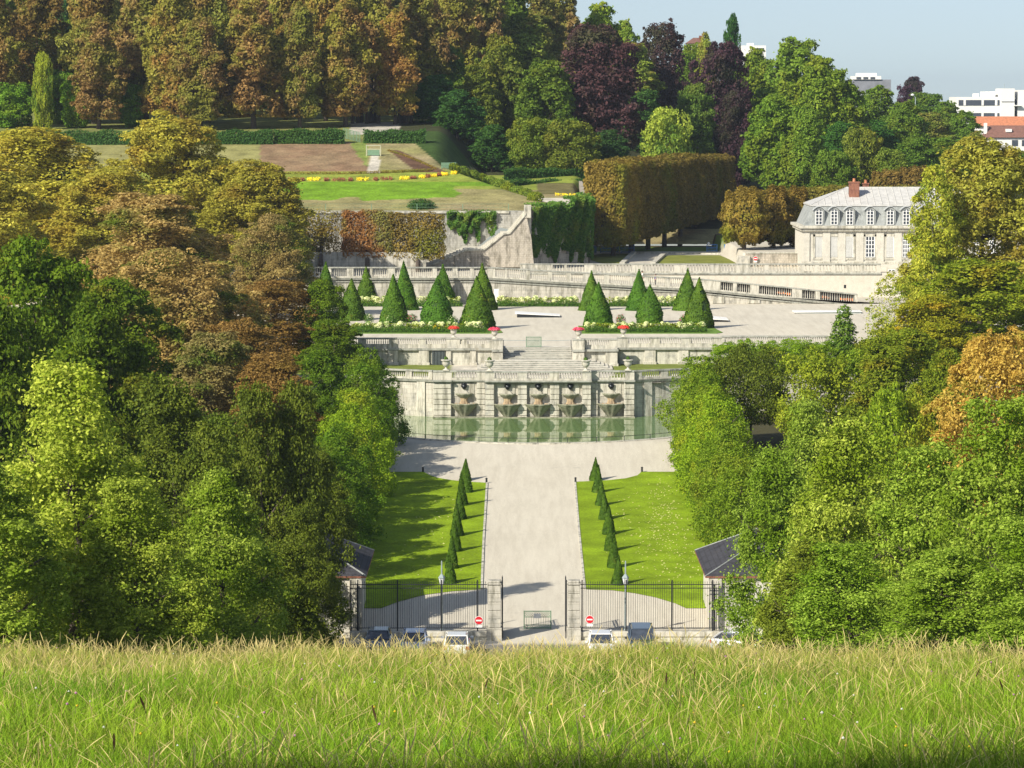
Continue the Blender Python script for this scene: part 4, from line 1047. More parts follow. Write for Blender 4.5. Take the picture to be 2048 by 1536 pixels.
iw = thing('ivy_wall', 'stone retaining wall smothered in dark green ivy beside the stair ramp', 'wall', (4, 440, 17.4))
A1, B1, C1 = P(1062, 470, 437.5), P(1135, 470, 447), P(1176, 460, 450)
mb = MB()
for p, q in ((A1, B1), (B1, C1)):
    mb.hexa([(p.x, p.y, 17), (q.x, q.y, 17), (q.x, q.y + 1.2, 17), (p.x, p.y + 1.2, 17), (p.x, p.y, 25.6), (q.x, q.y, 25.6), (q.x, q.y + 1.2, 25.6), (p.x, p.y + 1.2, 25.6)])
    mb.hexa([(p.x, p.y - .5, 17), (q.x, q.y - .5, 17), (q.x, q.y, 17), (p.x, p.y, 17), (p.x, p.y - .4, 19.2), (q.x, q.y - .4, 18.9), (q.x, q.y, 18.9), (p.x, p.y, 19.2)])
mb.hexa([(10.5, 451.3, 17), (10.9, 451.3, 17), (10.9, 506, 17), (10.4, 506, 17), (10.5, 451.3, 25.5), (10.9, 451.3, 25.5), (10.9, 506, 27.4), (10.4, 506, 27.4)])
mb.build('wall_face', M['stone_rubble'], iw)
def ivy(name, label, segs, n, leaf, seed, mat='ivy', cat='ivy', low=0.0):
    """segs: (P0, P1, ztop, zbottom) curtains of leaves hanging on a wall"""
    rng = np.random.default_rng(seed); o = thing(name, label, cat, (segs[0][0][0], segs[0][0][1], segs[0][3]))
    pos = []; k = n // len(segs)
    for p, q, zt, zb in segs:
        u = rng.random(k); v = rng.random(k) ** .8
        wob = .8 * np.sin(u * 9 + seed) + .5 * np.sin(u * 23)
        z = zt + .25 - v * (zt - zb + wob) ; dep = rng.random(k) * .7 * (1 - .5 * v) + .35 * np.sin(u * 14 + v * 7) - np.where(v < .05, 1, 0) * rng.random(k) * 1.6
        d = unit(np.array([q[0] - p[0], q[1] - p[1], 0.])); nn = np.array([d[1], -d[0], 0])
        pos.append(np.stack([p[0] + (q[0] - p[0]) * u, p[1] + (q[1] - p[1]) * u, z], -1) + nn * dep[:, None])
    pos = np.concatenate(pos); m = len(pos)
    nr = rng.normal(size=(m, 3)) * .6 + np.array([0, -1, .5])
    leaf_mesh('leaves', pos, nr, leaf * rng.uniform(.6, 1.3, m), np.clip(rng.normal(.45, .25, m), 0, 1), L[mat], o, rng)
    return o
ivy('ivy', 'thick dark green ivy curtain covering the wall right of the stair ramp', [(A1, B1, 25.9, 18.8), (B1, C1, 26.6, 17.8), (Vector((10.6, 450, 17)), Vector((10.6, 470, 17)), 26.5, 18)], 24000, .42, 3)
a, b = P(895, 440, 438), P(992, 440, 438)
ivy('ivy', 'bright green ivy tumbling over the grey wall left of the stair ramp', [((a.x, 438.2), (b.x, 438.2), 24.9, 22.4), ((P(915, 440, 438).x, 438.1), (P(960, 440, 438).x, 438.1), 24.6, 21.6)], 5200, .4, 5)
# ------------------------------------------------------------------ entrance: piers, fences, gates, lodges
FY = 211.0
fx = lambda px, Y=FY: P(px, 1250, Y).x
fz = lambda py, Y=FY: P(1000, py, Y).z
for a, b, lb in ((975, 1002, 'tall banded stone gate pier left of the green barrier'), (1135, 1160, 'tall banded stone gate pier right of the green barrier')):
    t = thing('gate_pier', lb, 'gate pier', (fx((a + b) / 2), FY, 4.6), 'stone piers of the entrance')
    x0, x1 = fx(a), fx(b); z = 4.5; s = MB(); rg = random.Random(a)
    s.box(x0 - .06, x1 + .06, FY - .5, FY + .5, 4.4, 5.55)
    for k in range(5): s.box(x0 + rg.uniform(0, .015), x1 - rg.uniform(0, .015), FY - .44, FY + .44, 5.58 + k * .56, 5.58 + k * .56 + .53)
    s.box(x0 + .03, x1 - .03, FY - .4, FY + .4, 5.5, 8.3)
    s.build('shaft', M['stone'], t, bevel=.025)
    MB().box(x0 - .04, x1 + .04, FY - .5, FY + .5, 8.38, 8.5).box(x0 + .02, x1 - .02, FY - .46, FY + .46, 8.5, fz(1160)).build('capstone', M['stone'], t, bevel=.05)
def fence(a, b, posts, name, label):
    t = thing(name, label, 'fence', (fx((a + b) / 2), FY, 4.6)); x0, x1 = fx(a), fx(b); zt, zb = fz(1169), fz(1256)
    MB().box(x0, x1, FY - .25, FY + .25, 4.4, fz(1272)).build('base_wall', M['stone_grey'], t)
    MB().box(x0, x1, FY - .33, FY + .33, fz(1272), fz(1262)).build('coping', M['stone_smooth'], t, bevel=.03)
    r = MB()
    for z in (zt, zt - .24, zb): r.box(x0, x1, FY - .02, FY + .02, z - .025, z + .025)
    r.build('rail', M['iron'], t)
    q = MB(); x = x0 + .07
    while x < x1:
        q.box(x - .011, x + .011, FY - .011, FY + .011, zb, zt + .12); q.add([(x - .022, FY, zt + .12), (x + .022, FY, zt + .12), (x, FY + .02, zt + .12), (x, FY - .02, zt + .12), (x, FY, zt + .26)], [(0, 3, 4), (3, 1, 4), (1, 2, 4), (2, 0, 4)]); x += .147
    q.build('bars', M['iron'], t)
    for p_ in posts: x = fx(p_); MB().box(x - .04, x + .04, FY - .04, FY + .04, fz(1290), zt + .3).build('post', M['iron'], t)
fence(700, 974, (702, 716, 795, 883, 955), 'iron_fence', 'dark iron spear fence on a low stone wall, left of the entrance')
fence(1161, 1440, (1164, 1252, 1344, 1425), 'iron_fence', 'dark iron spear fence on a low stone wall, right of the entrance')
for px, s, lb in ((1004.5, 1, 'left iron gate leaf, folded back edge-on against its stone pier'), (1132.5, -1, 'right iron gate leaf, folded back edge-on against its stone pier')):
    x = fx(px); t = thing('iron_gate', lb, 'gate', (x, FY, 4.7), 'open leaves of the entrance gate')
    r = MB()
    for z in (4.85, 5.9, 8.3, 8.1): r.box(x - .03, x + .03, FY + .35, FY + 2.6, z - .035, z + .035)
    r.box(x - .05, x + .05, FY + .32, FY + .42, 4.7, 8.6).box(x - .04, x + .04, FY + 2.55, FY + 2.63, 4.75, 8.5); r.build('frame', M['iron'], t)
    q = MB()
    for k in range(15): q.tube([(x, FY + .5 + k * .145, 4.8), (x, FY + .5 + k * .145, 8.6)], .014, 4)
    q.build('bars', M['iron'], t)
    MB().box(x - .02, x + .02, FY + .5, FY + 2.5, 4.9, 5.85).build('kick_plate', M['iron'], t)
# barrier between the piers
p = G(1075, 1258)
lattice_barrier(p.x, p.y, float(road_z(p.y)), 1.78, 1.12, 'lattice_barrier', 'green wrought iron lattice barrier with a white notice, closing the gateway', True, True)
# no entry signs
def no_entry(px, py, Y, r, name, label, plate=True, post=False, group='round red no entry signs'):
    c = P(px, py, Y); t = thing(name, label, 'sign', (c.x, c.y, c.z - r), group)
    def disc(rad, y, th, mat, nm, par):
        mb = MB(); n = 28; vs = []
        for k in range(n): a = 2 * math.pi * k / n; vs.append((c.x + rad * math.cos(a), c.z + rad * math.sin(a)))
        return mb.prism(vs, y, y + th).build(nm, mat, par)
    disc(r, Y, .03, M['white'], 'rim', t); disc(r * .9, Y - .012, .011, M['red'], 'disc', t)
    MB().box(c.x - r * .66, c.x + r * .66, Y - .024, Y - .013, c.z - r * .17, c.z + r * .17).build('white_bar', M['white'], t)
    if plate: MB().box(c.x - r * .75, c.x + r * .75, Y, Y + .02, c.z - r * 1.65, c.z - r * 1.1).build('plate', M['white'], t)
    if post: MB().box(c.x - .04, c.x + .04, Y + .03, Y + .08, post, c.z).build('post', M['lamp_grey'], t)
no_entry(957.5, 1241, FY - .12, .285, 'no_entry_sign', 'round red no entry sign on the fence left of the gateway')
no_entry(1179.5, 1239, FY - .12, .275, 'no_entry_sign', 'round red no entry sign on the fence right of the gateway')
# lanterns by the fence
for px, lb in ((883.5, 'slender spired lantern post behind the left iron fence'), (1251, 'slender spired lantern post behind the right iron fence')):
    Y = 212.2; x = P(px, 1160, Y).x; zl = P(px, 1170, Y).z; t = thing('lamp_post', lb, 'lamp post', (x, Y, 4.75), 'lanterns behind the entrance fence')
    MB().lathe([(.12, 0), (.12, .4), (.06, .5), (.045, zl - 4.75)], (x, Y, 4.75), 8).build('pole', M['lamp_grey'], t)
    MB().lathe([(.10, 0), (.19, .42), (.19, .46)], (x, Y, zl), 6).build('lamp_glass', M['opal'], t)
    MB().lathe([(.24, .46), (.22, .52), (.10, .68), (.05, .74), (.045, 1.55), (.01, 1.62)], (x, Y, zl), 6).build('spired_cap', M['lamp_grey'], t)
    c = MB()
    for k in range(6): a = math.pi * k / 3; c.tube([(x + .1 * math.cos(a), Y + .1 * math.sin(a), zl), (x + .2 * math.cos(a), Y + .2 * math.sin(a), zl + .46)], .014, 4)
    c.build('lantern_frame', M['lamp_grey'], t)
# lodges
def lodge(xc0, xc1, s, label):
    """s=+1: lodge to the right, s=-1 to the left; xc0 = inner wall face, xc1 = outer"""
    Y0, Y1 = 211.8, 223.5; ze = fz(1160) + .05
    t = thing('gate_lodge', label, 'lodge', ((xc0 + xc1) / 2, Y0, 4.6), 'twin gate lodges')
    x0, x1 = sorted((xc0 + s * .3, xc1)); MB().box(x0, x1, Y0, Y1, 4.4, ze).build('wall', M['stone_house'], t)
    q = MB(); qx0 = xc0 + s * .32; 
    for k in range(9):
        wd = .95 if k % 2 == 0 else .95
        a, b = sorted((qx0 + s * .5, qx0 + s * (.5 + wd))); q.box(a, b, Y0 - .06, Y0 + .2, 4.6 + k * .44, 4.6 + k * .44 + .40)
    q.build('quoin', M['stone_house'], t, bevel=.02)
    a, b = sorted((xc0, xc0 + s * .8)); w_ = MB().box(a, b, Y0 - .3, Y0 + .6, 4.6, ze - .05).build('corner_pier', M['stone_smooth'], t, bevel=.03)
    g0, g1 = sorted((xc0 + s * .25, xc0 + s * .36)); MB().box(g0, g1, Y0 - .32, Y0 - .29, 4.9, ze - .4).build('iron_stay', M['iron'], t)
    # hipped roof with overhang
    e = .28; x0 = min(xc0, xc1) - e; x1 = max(xc0, xc1) + e; y0, y1 = Y0 - e, Y1 + e; hx = 3.6
    MB().box(x0, x1, y0, y1, ze, ze + .12).build('eaves_board', M['brickred'], t)
    r = MB(); rz_ = ze + .13 + 2.0
    r.add([(x0, y0, ze + .125), (x1, y0, ze + .125), (x1, y1, ze + .125), (x0, y1, ze + .125), ((x0 + x1) / 2, y0 + hx, rz_), ((x0 + x1) / 2, y1 - hx, rz_)],
          [(0, 1, 4), (1, 2, 5, 4), (2, 3, 5), (3, 0, 4, 5), (3, 2, 1, 0)])
    rf = r.build('roof', M['slate'], t)
    rd = MB()
    for a_, b_ in (((x0, y0), 0), ((x1, y0), 0), ((x1, y1), 1), ((x0, y1), 1)):
        rd.tube([(*a_, ze + .14), ((x0 + x1) / 2, y0 + hx if b_ == 0 else y1 - hx, rz_ + .01)], .05, 5)
    rd.tube([((x0 + x1) / 2, y0 + hx, rz_), ((x0 + x1) / 2, y1 - hx, rz_)], .07, 5); rd.build('ridge_cap', M['slate_grey'], rf)
    # window on the front
    cx_ = (xc0 + xc1) / 2; w2 = MB().box(cx_ - .7, cx_ + .7, Y0 - .07, Y0 - .01, 5.6, 7.6).build('window', M['stone_smooth'], t); MB().box(cx_ - .5, cx_ + .5, Y0 - .09, Y0 - .072, 5.75, 7.45).build('pane', M['glass_dark'], w2)
lodge(fx(725, 212), fx(725, 212) - 7.5, -1, 'small stone gate lodge with dark slate hipped roof, left of the entrance, half under trees')
lodge(fx(1418, 212), fx(1418, 212) + 7.5, 1, 'small stone gate lodge with dark slate hipped roof, right of the entrance, half under trees')

# bollards at the lawn corners and fallen leaves
for px, py, lb in ((846, 944, 'short dark post at the outer far corner of the left lawn'), (973, 966, 'short dark post where the left lawn meets the drive'), (1151, 965, 'short dark post where the right lawn meets the drive'), (1284, 944, 'short dark post at the outer far corner of the right lawn')):
    g = G(px, py); z = float(road_z(g.y)); t = thing('lawn_post', lb, 'post', (g.x, g.y, z), 'short posts at the lawn corners')
    MB().lathe([(.09, -.05), (.08, .34), (.10, .36), (.10, .4), (.04, .45)], (g.x, g.y, z), 8).build('shaft', M['iron'], t)
def fallen(pts, n, seed, label):
    rng = np.random.default_rng(seed); a = np.array([G(*p) for p in pts]); c = []
    while len(c) < n:
        w_ = rng.dirichlet([1] * 4); q = (a * w_[:, None]).sum(0)
        c.append((q[0], q[1], float(road_z(q[1])) + .07))
    c = np.array(c); o = leaf_mesh('fallen_leaves', c, rng.normal(size=(n, 3)) * .25 + np.array([0, -.3, 1]), .17 * rng.uniform(.6, 1.4, n), rng.random(n), L['pale_leaf'], None, rng); tag(o, label, 'leaves', kind='stuff')
L['pale_leaf'] = leafmat('dry_pale_leaf', (.35, .36, .12), (.50, .48, .22), None)
fallen([(1290, 950), (1345, 950), (1440, 1200), (1260, 1170)], 420, 3, 'pale fallen leaves sprinkled over the right lawn')
fallen([(1185, 1000), (1300, 960), (1410, 1190), (1190, 1160)], 120, 4, 'a few pale fallen leaves on the middle of the right lawn')
fallen([(700, 1210), (850, 950), (950, 1000), (930, 1170)], 60, 5, 'sparse fallen leaves on the left lawn')
# ------------------------------------------------------------------ cars
def paint(name, col):
    m, n, l, b = newmat(name); b.inputs['Base Color'].default_value = (*col, 1); b.inputs['Roughness'].default_value = .28; b.inputs['Coat Weight'].default_value = .6; return m
def car(px, Y, label, col, rz=0.0, van=False, sign=None, roof_y=None):
    x = P(px, 1280, Y).x; t = thing('parked_car', label, 'car', (0, 0, 0), 'cars parked in front of the entrance fence')
    m = paint('car_paint', col); W = .86 if not van else .9; k = 1.12 if van else 1.0
    def loft(st, n, mat, nm, par):
        mb = MB(); vs = []; fs = []; m_ = 12
        for y, hw, z0, z1 in st:
            r = min(.12, (z1 - z0) * .3)
            for i in range(m_):
                q = i // 3; j = i % 3; a = math.pi / 2 * q + math.pi / 4 * j
                cx_, cz_ = ((hw - r, z1 - r), (-hw + r, z1 - r), (-hw + r, z0 + r), (hw - r, z0 + r))[q]
                vs.append((cx_ + r * math.cos(a), y, cz_ + r * math.sin(a)))
        for a in range(len(st) - 1):
            for i in range(m_): fs.append((a * m_ + i, a * m_ + (i + 1) % m_, (a + 1) * m_ + (i + 1) % m_, (a + 1) * m_ + i))
        fs.append(tuple(range(m_))); fs.append(tuple(range(len(st) * m_ - 1, (len(st) - 1) * m_ - 1, -1)))
        return mb.add(vs, fs).build(nm, mat, par, smooth=False, bevel=.01)
    H = 1.42 * k if van else 1.42
    body = loft([(-2.0, W * .8, .3, .62), (-1.9, W * .94, .24, .72), (-1.2, W, .2, .86), (-.85, W, .2, .93), (1.5, W, .2, .95), (1.9, W * .96, .24, .92), (2.0, W * .88, .34, .85)], 12, m, 'body', t)
    gl = loft([(-.95 if not van else -1.2, W * .86, .9, .95), (-.2 if not van else -.75, W * .76, .9, H - .03), (1.2 if not van else 1.6, W * .76, .9, H - .03), (1.85, W * .84, .9, .95)], 12, M['glass_dark'], 'window', t)
    y0, y1 = (-.28, 1.25) if not van else (-.8, 1.68)
    MB().box(-W * .745, W * .745, y0, y1, H - .05, H + .02, tx=.06, ty=.06).build('roof', m, t, bevel=.02)
    pl = MB()
    for s in (-1, 1):
        pl.tube([(s * W * .87, (-.98 if not van else -1.22), .93), (s * W * .77, y0 + .04, H - .02)], .04, 5)
        pl.tube([(s * W * .85, 1.86, .93), (s * W * .77, y1 - .04, H - .02)], .05, 5); pl.tube([(s * W * .87, .45, .93), (s * W * .775, .45, H - .02)], .035, 5)
    pl.build('pillar', m, t)
    for s in (-1, 1):
        mm = MB(); mm.box(s * W * .98 - (0 if s > 0 else .2), s * W * .98 + (.2 if s > 0 else 0), -.82, -.66, .92, 1.06); mm.build('wing_mirror', m if not van else M['iron'], t, bevel=.02)
        MB().box(s * W * .78 - .14, s * W * .78 + .14, -2.0, -1.93, .56, .7).build('headlight', M['headlight'], t, bevel=.02)
        MB().box(s * W * .82 - .1, s * W * .82 + .1, 1.94, 2.01, .62, .84).build('tail_light', M['tail'], t)
        for yy in (-1.28, 1.28):
            wl = MB(); vs = []; n = 20
            prof = [(.30, -.09), (.32, -.05), (.32, .05), (.30, .09)]
            for r, o in prof:
                for i in range(n): a = 2 * math.pi * i / n; vs.append((s * (W - .08) + o, yy + r * math.cos(a), .32 + r * math.sin(a)))
            fs = [(a * n + i, a * n + (i + 1) % n, (a + 1) * n + (i + 1) % n, (a + 1) * n + i) for a in range(3) for i in range(n)] + [tuple(range(n)), tuple(range(4 * n - 1, 3 * n - 1, -1))]
            wh = wl.add(vs, fs).build('wheel', M['rubber'], t)
            rv = [(s * (W - .08) + s * .095, yy + .19 * math.cos(2 * math.pi * i / 14), .32 + .19 * math.sin(2 * math.pi * i / 14)) for i in range(14)]
            MB().add(rv, [tuple(range(14))]).build('rim', M['chrome'], wh)
    MB().box(-.3, .3, -2.02, -1.99, .4, .52).build('number_plate', M['white'], t)
    t.location = (x, Y, 4.66); t.rotation_euler = (0, 0, rz)
    return t
car(757, 206.6, 'dark bluish car nearly hidden by grass below the left fence', (.10, .13, .16), 0)
car(829, 206.0, 'light blue-silver car parked below the left fence', (.42, .48, .62), 0)
car(914, 205.6, 'white car with only its pale roof above the grass, near the left no entry sign', (.75, .76, .74), R(180))
car(1202, 205.3, 'white car facing the meadow below the right no entry sign', (.80, .80, .80), 0)
car(1283, 206.8, 'dark boxy car with black mirrors parked between the white and the silver car', (.06, .085, .12), 0, van=True)
car(1487, 206.0, 'silver-grey car at the far right edge of the parking, partly behind leaves', (.55, .57, .60), R(62))

# ------------------------------------------------------------------ yew cones
def yew(X, Y, z, h, r, label, group, seed, roundy=.0, holes=False, tint=(1, 1, 1)):
    t = thing('yew_cone', label, 'topiary', (X, Y, z), group)
    rng = np.random.default_rng(seed); n = int(1500 + 1500 * min(h, 6)); k = rng.random(n) ** .7; tt = 1 - k
    tt = rng.random(n); keep = rng.random(n) < (1.02 - tt); tt = tt[keep]; n = len(tt)
    a = rng.uniform(0, 2 * math.pi, n)
    pr = (1 - tt) ** (1 - .25 * roundy) * (1 + roundy * .55 * np.sin(math.pi * np.clip(tt, 0, 1)))
    wob = 1 + .05 * np.sin(a * 3 + seed) + .035 * np.sin(tt * 13 + a * 2 + seed) + .03 * np.sin(tt * 29 - a * 3) + rng.normal(0, .022, n)
    rr = r * pr * wob + .02
    if holes:
        sel = (np.abs(tt - .45) < .1) & (np.abs(((a - 5.2 + 3.14) % 6.28) - 3.14) < .3) | (np.abs(tt - .72) < .05) & (np.abs(((a - 5.3 + 3.14) % 6.28) - 3.14) < .5); rr = np.where(sel, rr * .72, rr)
    pos = np.stack([rr * np.cos(a), rr * np.sin(a), tt * h], -1) + np.array([X, Y, z])
    nr = np.stack([np.cos(a), np.sin(a), np.full(n, r / h)], -1) + rng.normal(size=(n, 3)) * .3
    tone = np.clip(.45 + .2 * np.sin(a * 2 + tt * 6 + seed) + rng.normal(0, .18, n), 0, 1)
    cr = leaf_mesh('foliage', pos, nr, (.10 + .035 * h) * rng.uniform(.6, 1.2, n), tone, L['yew'], t, rng, aspect=.75); cr.color = (*tint, 1)
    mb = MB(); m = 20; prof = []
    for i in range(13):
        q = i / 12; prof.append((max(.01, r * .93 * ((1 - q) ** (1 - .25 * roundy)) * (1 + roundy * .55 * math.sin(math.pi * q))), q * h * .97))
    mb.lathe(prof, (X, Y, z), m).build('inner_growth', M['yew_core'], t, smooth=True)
    MB().lathe([(.08, -.2), (.07, .4)], (X, Y, z), 6).build('trunk', M['bark'], t)
    t.rotation_euler = (rng.uniform(-.02, .02), rng.uniform(-.03, .03), 0)
    return t
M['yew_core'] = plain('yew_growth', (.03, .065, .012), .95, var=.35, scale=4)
TC = [(651, 612, 523, 29, 'back-row yew cone at the far left end of the terrace', 0), (702.5, 641, 557, 28, 'front-row yew cone, leftmost of the four near the flower bed', .35), (732, 608, 532, 23, 'slim back-row yew cone, second from the left end', .3),
      (788, 645, 548, 30, 'front-row yew cone, second of the four left of the stairs', .2), (810, 620, 522, 26, 'tall back-row yew cone between the second and third front cones', .2), (874, 648, 552, 34, 'broad front-row yew cone, third of the four left of the stairs', .35),
      (887, 610, 529, 27, 'back-row yew cone behind the third front cone', .2), (956, 658, 552, 35, 'broadest front-row yew cone, nearest the stairs on their left', .3), (966, 620, 526, 28, 'tall back-row yew cone behind the cone nearest the stairs', .2),
      (1183, 621, 542, 27, 'back-row yew cone, first on the right of the stairs', .1), (1196, 656, 564, 31, 'front-row yew cone, first on the right of the stairs', .3), (1278, 621, 539, 27, 'back-row yew cone, middle one on the right side', .1),
      (1300, 646, 569, 26, 'short rounded front-row yew cone, middle one on the right side', .6), (1373, 621, 537, 28, 'back-row yew cone, last one on the right side', .1), (1397, 657, 555, 30, 'front-row yew cone with brown holes, last one on the right side', .4)]
for i, (px, yb, yt, hw, lb, rd) in enumerate(TC):
    g = TF(px, yb); Y = g.y + .5; z_t = P(px, yt, Y).z
    yew(P(px, yb, Y).x, Y, 14.25, z_t - 14.25, hw * Y / 6500, lb, 'large yew cones on the terrace', i + 11, rd, i == 14, tint=(1.0 + .15 * math.sin(i), 1, 1))
# small cones along the drive
lc = [(930.5, 962, 917), (934, 986, 934), (924, 1012, 946), (919, 1040, 978), (913.5, 1073, 1007), (910, 1104, 1040), (903, 1138, 1071), (901, 1168, 1110)]
lb_l = ['farthest of the eight small yews on the left lawn', 'second farthest small yew on the left lawn', 'third farthest small yew on the left lawn', 'fourth farthest small yew on the left lawn',
        'fourth nearest small yew on the left lawn', 'third nearest small yew on the left lawn', 'second nearest small yew on the left lawn', 'nearest of the eight small yews on the left lawn, by the lantern']
rc = [(1191, 962, 915), (1196, 986, 930), (1202.5, 1012, 960), (1210, 1040, 985), (1217.5, 1070, 1012), (1222, 1103, 1040), (1228, 1137, 1066), (1236.5, 1171, 1112)]
lb_r = [s.replace('left', 'right') for s in lb_l]
for i, ((px, yb, yt), lb) in enumerate(list(zip(lc, lb_l)) + list(zip(rc, lb_r))):
    g = G(px, yb); h = P(px, yt, g.y + .3).z - float(road_z(g.y + .3))
    yew(g.x, g.y + .3, float(road_z(g.y + .3)), h, (12 if i % 8 < 3 else 13.5) * g.y / 6500, 'small clipped ' + lb if not lb.startswith(('farthest', 'nearest')) else lb, 'small yew cones along the drive', 60 + i, .1, tint=(.9, .85, .9))

# ------------------------------------------------------------------ hedges, beds
def hedge(name, label, x0, x1, y0, y1, z0, z1, n, leaf, mat='hedge', cat='hedge', seed=1, zf=None, core=True, par=None, bumpy=.12):
    rng = np.random.default_rng(seed)
    t = par or thing(name, label, cat, ((x0 + x1) / 2, (y0 + y1) / 2, z0))
    u = rng.random((n, 3)); f = rng.random(n); top = f < (y1 - y0) / ((y1 - y0) + (z1 - z0) * 1.5)
    u[:, 2] = np.where(top, 1, u[:, 2]); fr_ = (~top) & (rng.random(n) < .75); u[:, 1] = np.where(fr_, 0, u[:, 1])
    pos = np.stack([x0 + (x1 - x0) * u[:, 0], y0 + (y1 - y0) * u[:, 1], z0 + (z1 - z0) * u[:, 2]], -1)
    pos += rng.normal(0, 1, (n, 3)) * bumpy * np.array([1, 1, 1]); pos[:, 2] += bumpy * 1.5 * np.sin(pos[:, 0] * 1.7 + seed) * u[:, 2]
    if zf: pos[:, 2] += zf(pos[:, 0]) 
    nr = np.where(top[:, None], np.array([0, 0, 1.]), np.array([0, -1, .25])) + rng.normal(size=(n, 3)) * .45
    leaf_mesh('foliage', pos, nr, leaf * rng.uniform(.6, 1.3, n), np.clip(rng.normal(.45, .22, n), 0, 1), L[mat], t, rng, aspect=.7)
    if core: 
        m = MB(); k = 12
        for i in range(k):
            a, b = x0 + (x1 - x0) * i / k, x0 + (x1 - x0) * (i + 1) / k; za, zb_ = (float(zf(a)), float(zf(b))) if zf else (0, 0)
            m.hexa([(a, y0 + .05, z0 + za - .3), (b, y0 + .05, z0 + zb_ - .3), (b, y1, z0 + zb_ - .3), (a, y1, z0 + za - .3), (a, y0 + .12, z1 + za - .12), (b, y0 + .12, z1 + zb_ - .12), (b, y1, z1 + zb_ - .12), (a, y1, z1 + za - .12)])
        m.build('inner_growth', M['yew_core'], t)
    return t
def flowers(t, x0, x1, y, z0, h, n, leaf, seed, mat='hydrangea', nm='blossoms', dy=.8):
    rng = np.random.default_rng(seed); k = max(3, int((x1 - x0) / .24)); cx_ = rng.uniform(x0, x1, k); cy_ = rng.uniform(y, y + dy, k); ch_ = h * rng.uniform(.55, 1.0, k); cr_ = rng.uniform(.2, .42, k)
    i = rng.integers(0, k, n); d = unit(rng.normal(size=(n, 3)) + np.array([0, -.5, .6]))
    pos = np.stack([cx_[i], cy_[i], z0 + ch_[i] - cr_[i] * .8], -1) + d * cr_[i][:, None]; pos[:, 2] = np.maximum(pos[:, 2], z0)
    leaf_mesh(nm, pos, d + rng.normal(size=(n, 3)) * .4, leaf * rng.uniform(.6, 1.3, n), rng.random(n), L[mat], t, rng, aspect=.8)
def greens(t, x0, x1, y, z0, h, n, seed, dy=.8):
    rng = np.random.default_rng(seed + 99); pos = np.stack([rng.uniform(x0, x1, n), rng.uniform(y, y + dy, n), z0 + h * rng.random(n) ** .7], -1)
    leaf_mesh('foliage', pos, rng.normal(size=(n, 3)) + np.array([0, -.6, .8]), .2 * rng.uniform(.6, 1.3, n), rng.random(n), L['chestnut_green'], t, rng)
def bed(px0, px1, label, seed, extra=()):
    Ya = 358.0; x0, x1 = P(px0, 665, Ya).x, P(px1, 665, Ya).x
    t = thing('flower_bed', label, 'flower bed', ((x0 + x1) / 2, Ya, 14.25))
    pts = [(x0 - .3, Ya), (x1 + .4, Ya), (x1 + 1.2, Ya + 1.5), (x1 + .4, Ya + 12), (x0 - .3, Ya + 12)]
    MB().slab(pts, 14.2, 14.30).build('turf_border', M['turf_green'], t)
    hedge('', '', x0 + .3, x1 - .6, Ya + 1.2, Ya + 1.9, 14.25, 14.75, 5200, .13, 'hedge', par=t, seed=seed)
    flowers(t, x0 + .5, x1 - 1.0, Ya + 2.6, 14.25, 1.15, 7000, .15, seed); greens(t, x0 + .5, x1 - 1.0, Ya + 2.5, 14.25, .95, 3500, seed)
    for a, b, m in extra: flowers(t, P(a, 660, Ya).x, P(b, 660, Ya).x, Ya + 2.0, 14.25, .75, 260, .14, seed + a, m, 'yellow_blossoms')
M['turf_green'] = plain('bed_turf', (.12, .22, .02), .95, var=.3)
bed(690, 984, 'bed of cream hydrangeas with a box edging in front of the left yew cones', 4, [(862, 882, 'yellowflower')])
bed(1166, 1426, 'bed of cream hydrangeas with a box edging in front of the right yew cones', 5)
for px0, px1, lb, sd in ((640, 925, 'low bed of pale flowers at the foot of the ramp wall behind the left yews', 8), (990, 1160, 'low bed of pale flowers at the foot of the ramp wall behind the stair axis', 9), (1205, 1385, 'low bed of pale flowers at the foot of the ramp wall behind the right yews', 10)):
    x0, x1 = P(px0, 605, 407).x, P(px1, 605, 407).x; t = thing('flower_bed', lb, 'flower bed', ((x0 + x1) / 2, 406, 14.25))
    hedge('', '', x0, x1, 405.2, 405.9, 14.25, 14.75, 2600, .16, 'hedge', par=t, seed=sd)
    flowers(t, x0 + .3, x1 - .3, 406.8, 14.25, 1.2, 3000, .18, sd, dy=1.5); greens(t, x0 + .3, x1 - .3, 406.8, 14.25, 1.0, 1800, sd, dy=1.5)
for px, py, lb, m in ((1240, 652, 'pink rose bush between the first and middle front yews on the right', 'pink'), (826, 650, 'pinkish rose bush between the second and third front yews on the left', 'pink'), (907, 655, 'green rose bush beside the third front yew on the left', 'hydrangea'), (1366, 652, 'pink rose bush at the left foot of the yew with holes', 'pink'),
                   (783, 653, 'small pale rose bush at the foot of the second front yew on the left', 'hydrangea'), (740, 650, 'low rose bush between the first and second front yews on the left', 'hydrangea')):
    g = TF(px, py); t = thing('rose_bush', lb, 'shrub', (g.x, g.y - 2.5, 14.25), 'rose bushes among the yew cones')
    rng = np.random.default_rng(int(px)); 
    for nm, n, mt, sc in (('foliage', 420, 'hedge', .62), ('blossoms', 60, m, .72)):
        d = unit(rng.normal(size=(n, 3))); pos = d * np.array([sc, .5, sc]) * rng.uniform(.6, 1.05, (n, 1)) + np.array([g.x, g.y - 2.5, 15.15])
        leaf_mesh(nm, pos, d, .15 * rng.uniform(.6, 1.2, n), rng.random(n), L[mt], t, rng)
    MB().tube([(g.x, g.y - 2.5, 14.2), (g.x + .03, g.y - 2.5, 15.0)], .05, 6).build('stem', M['bark'], t)

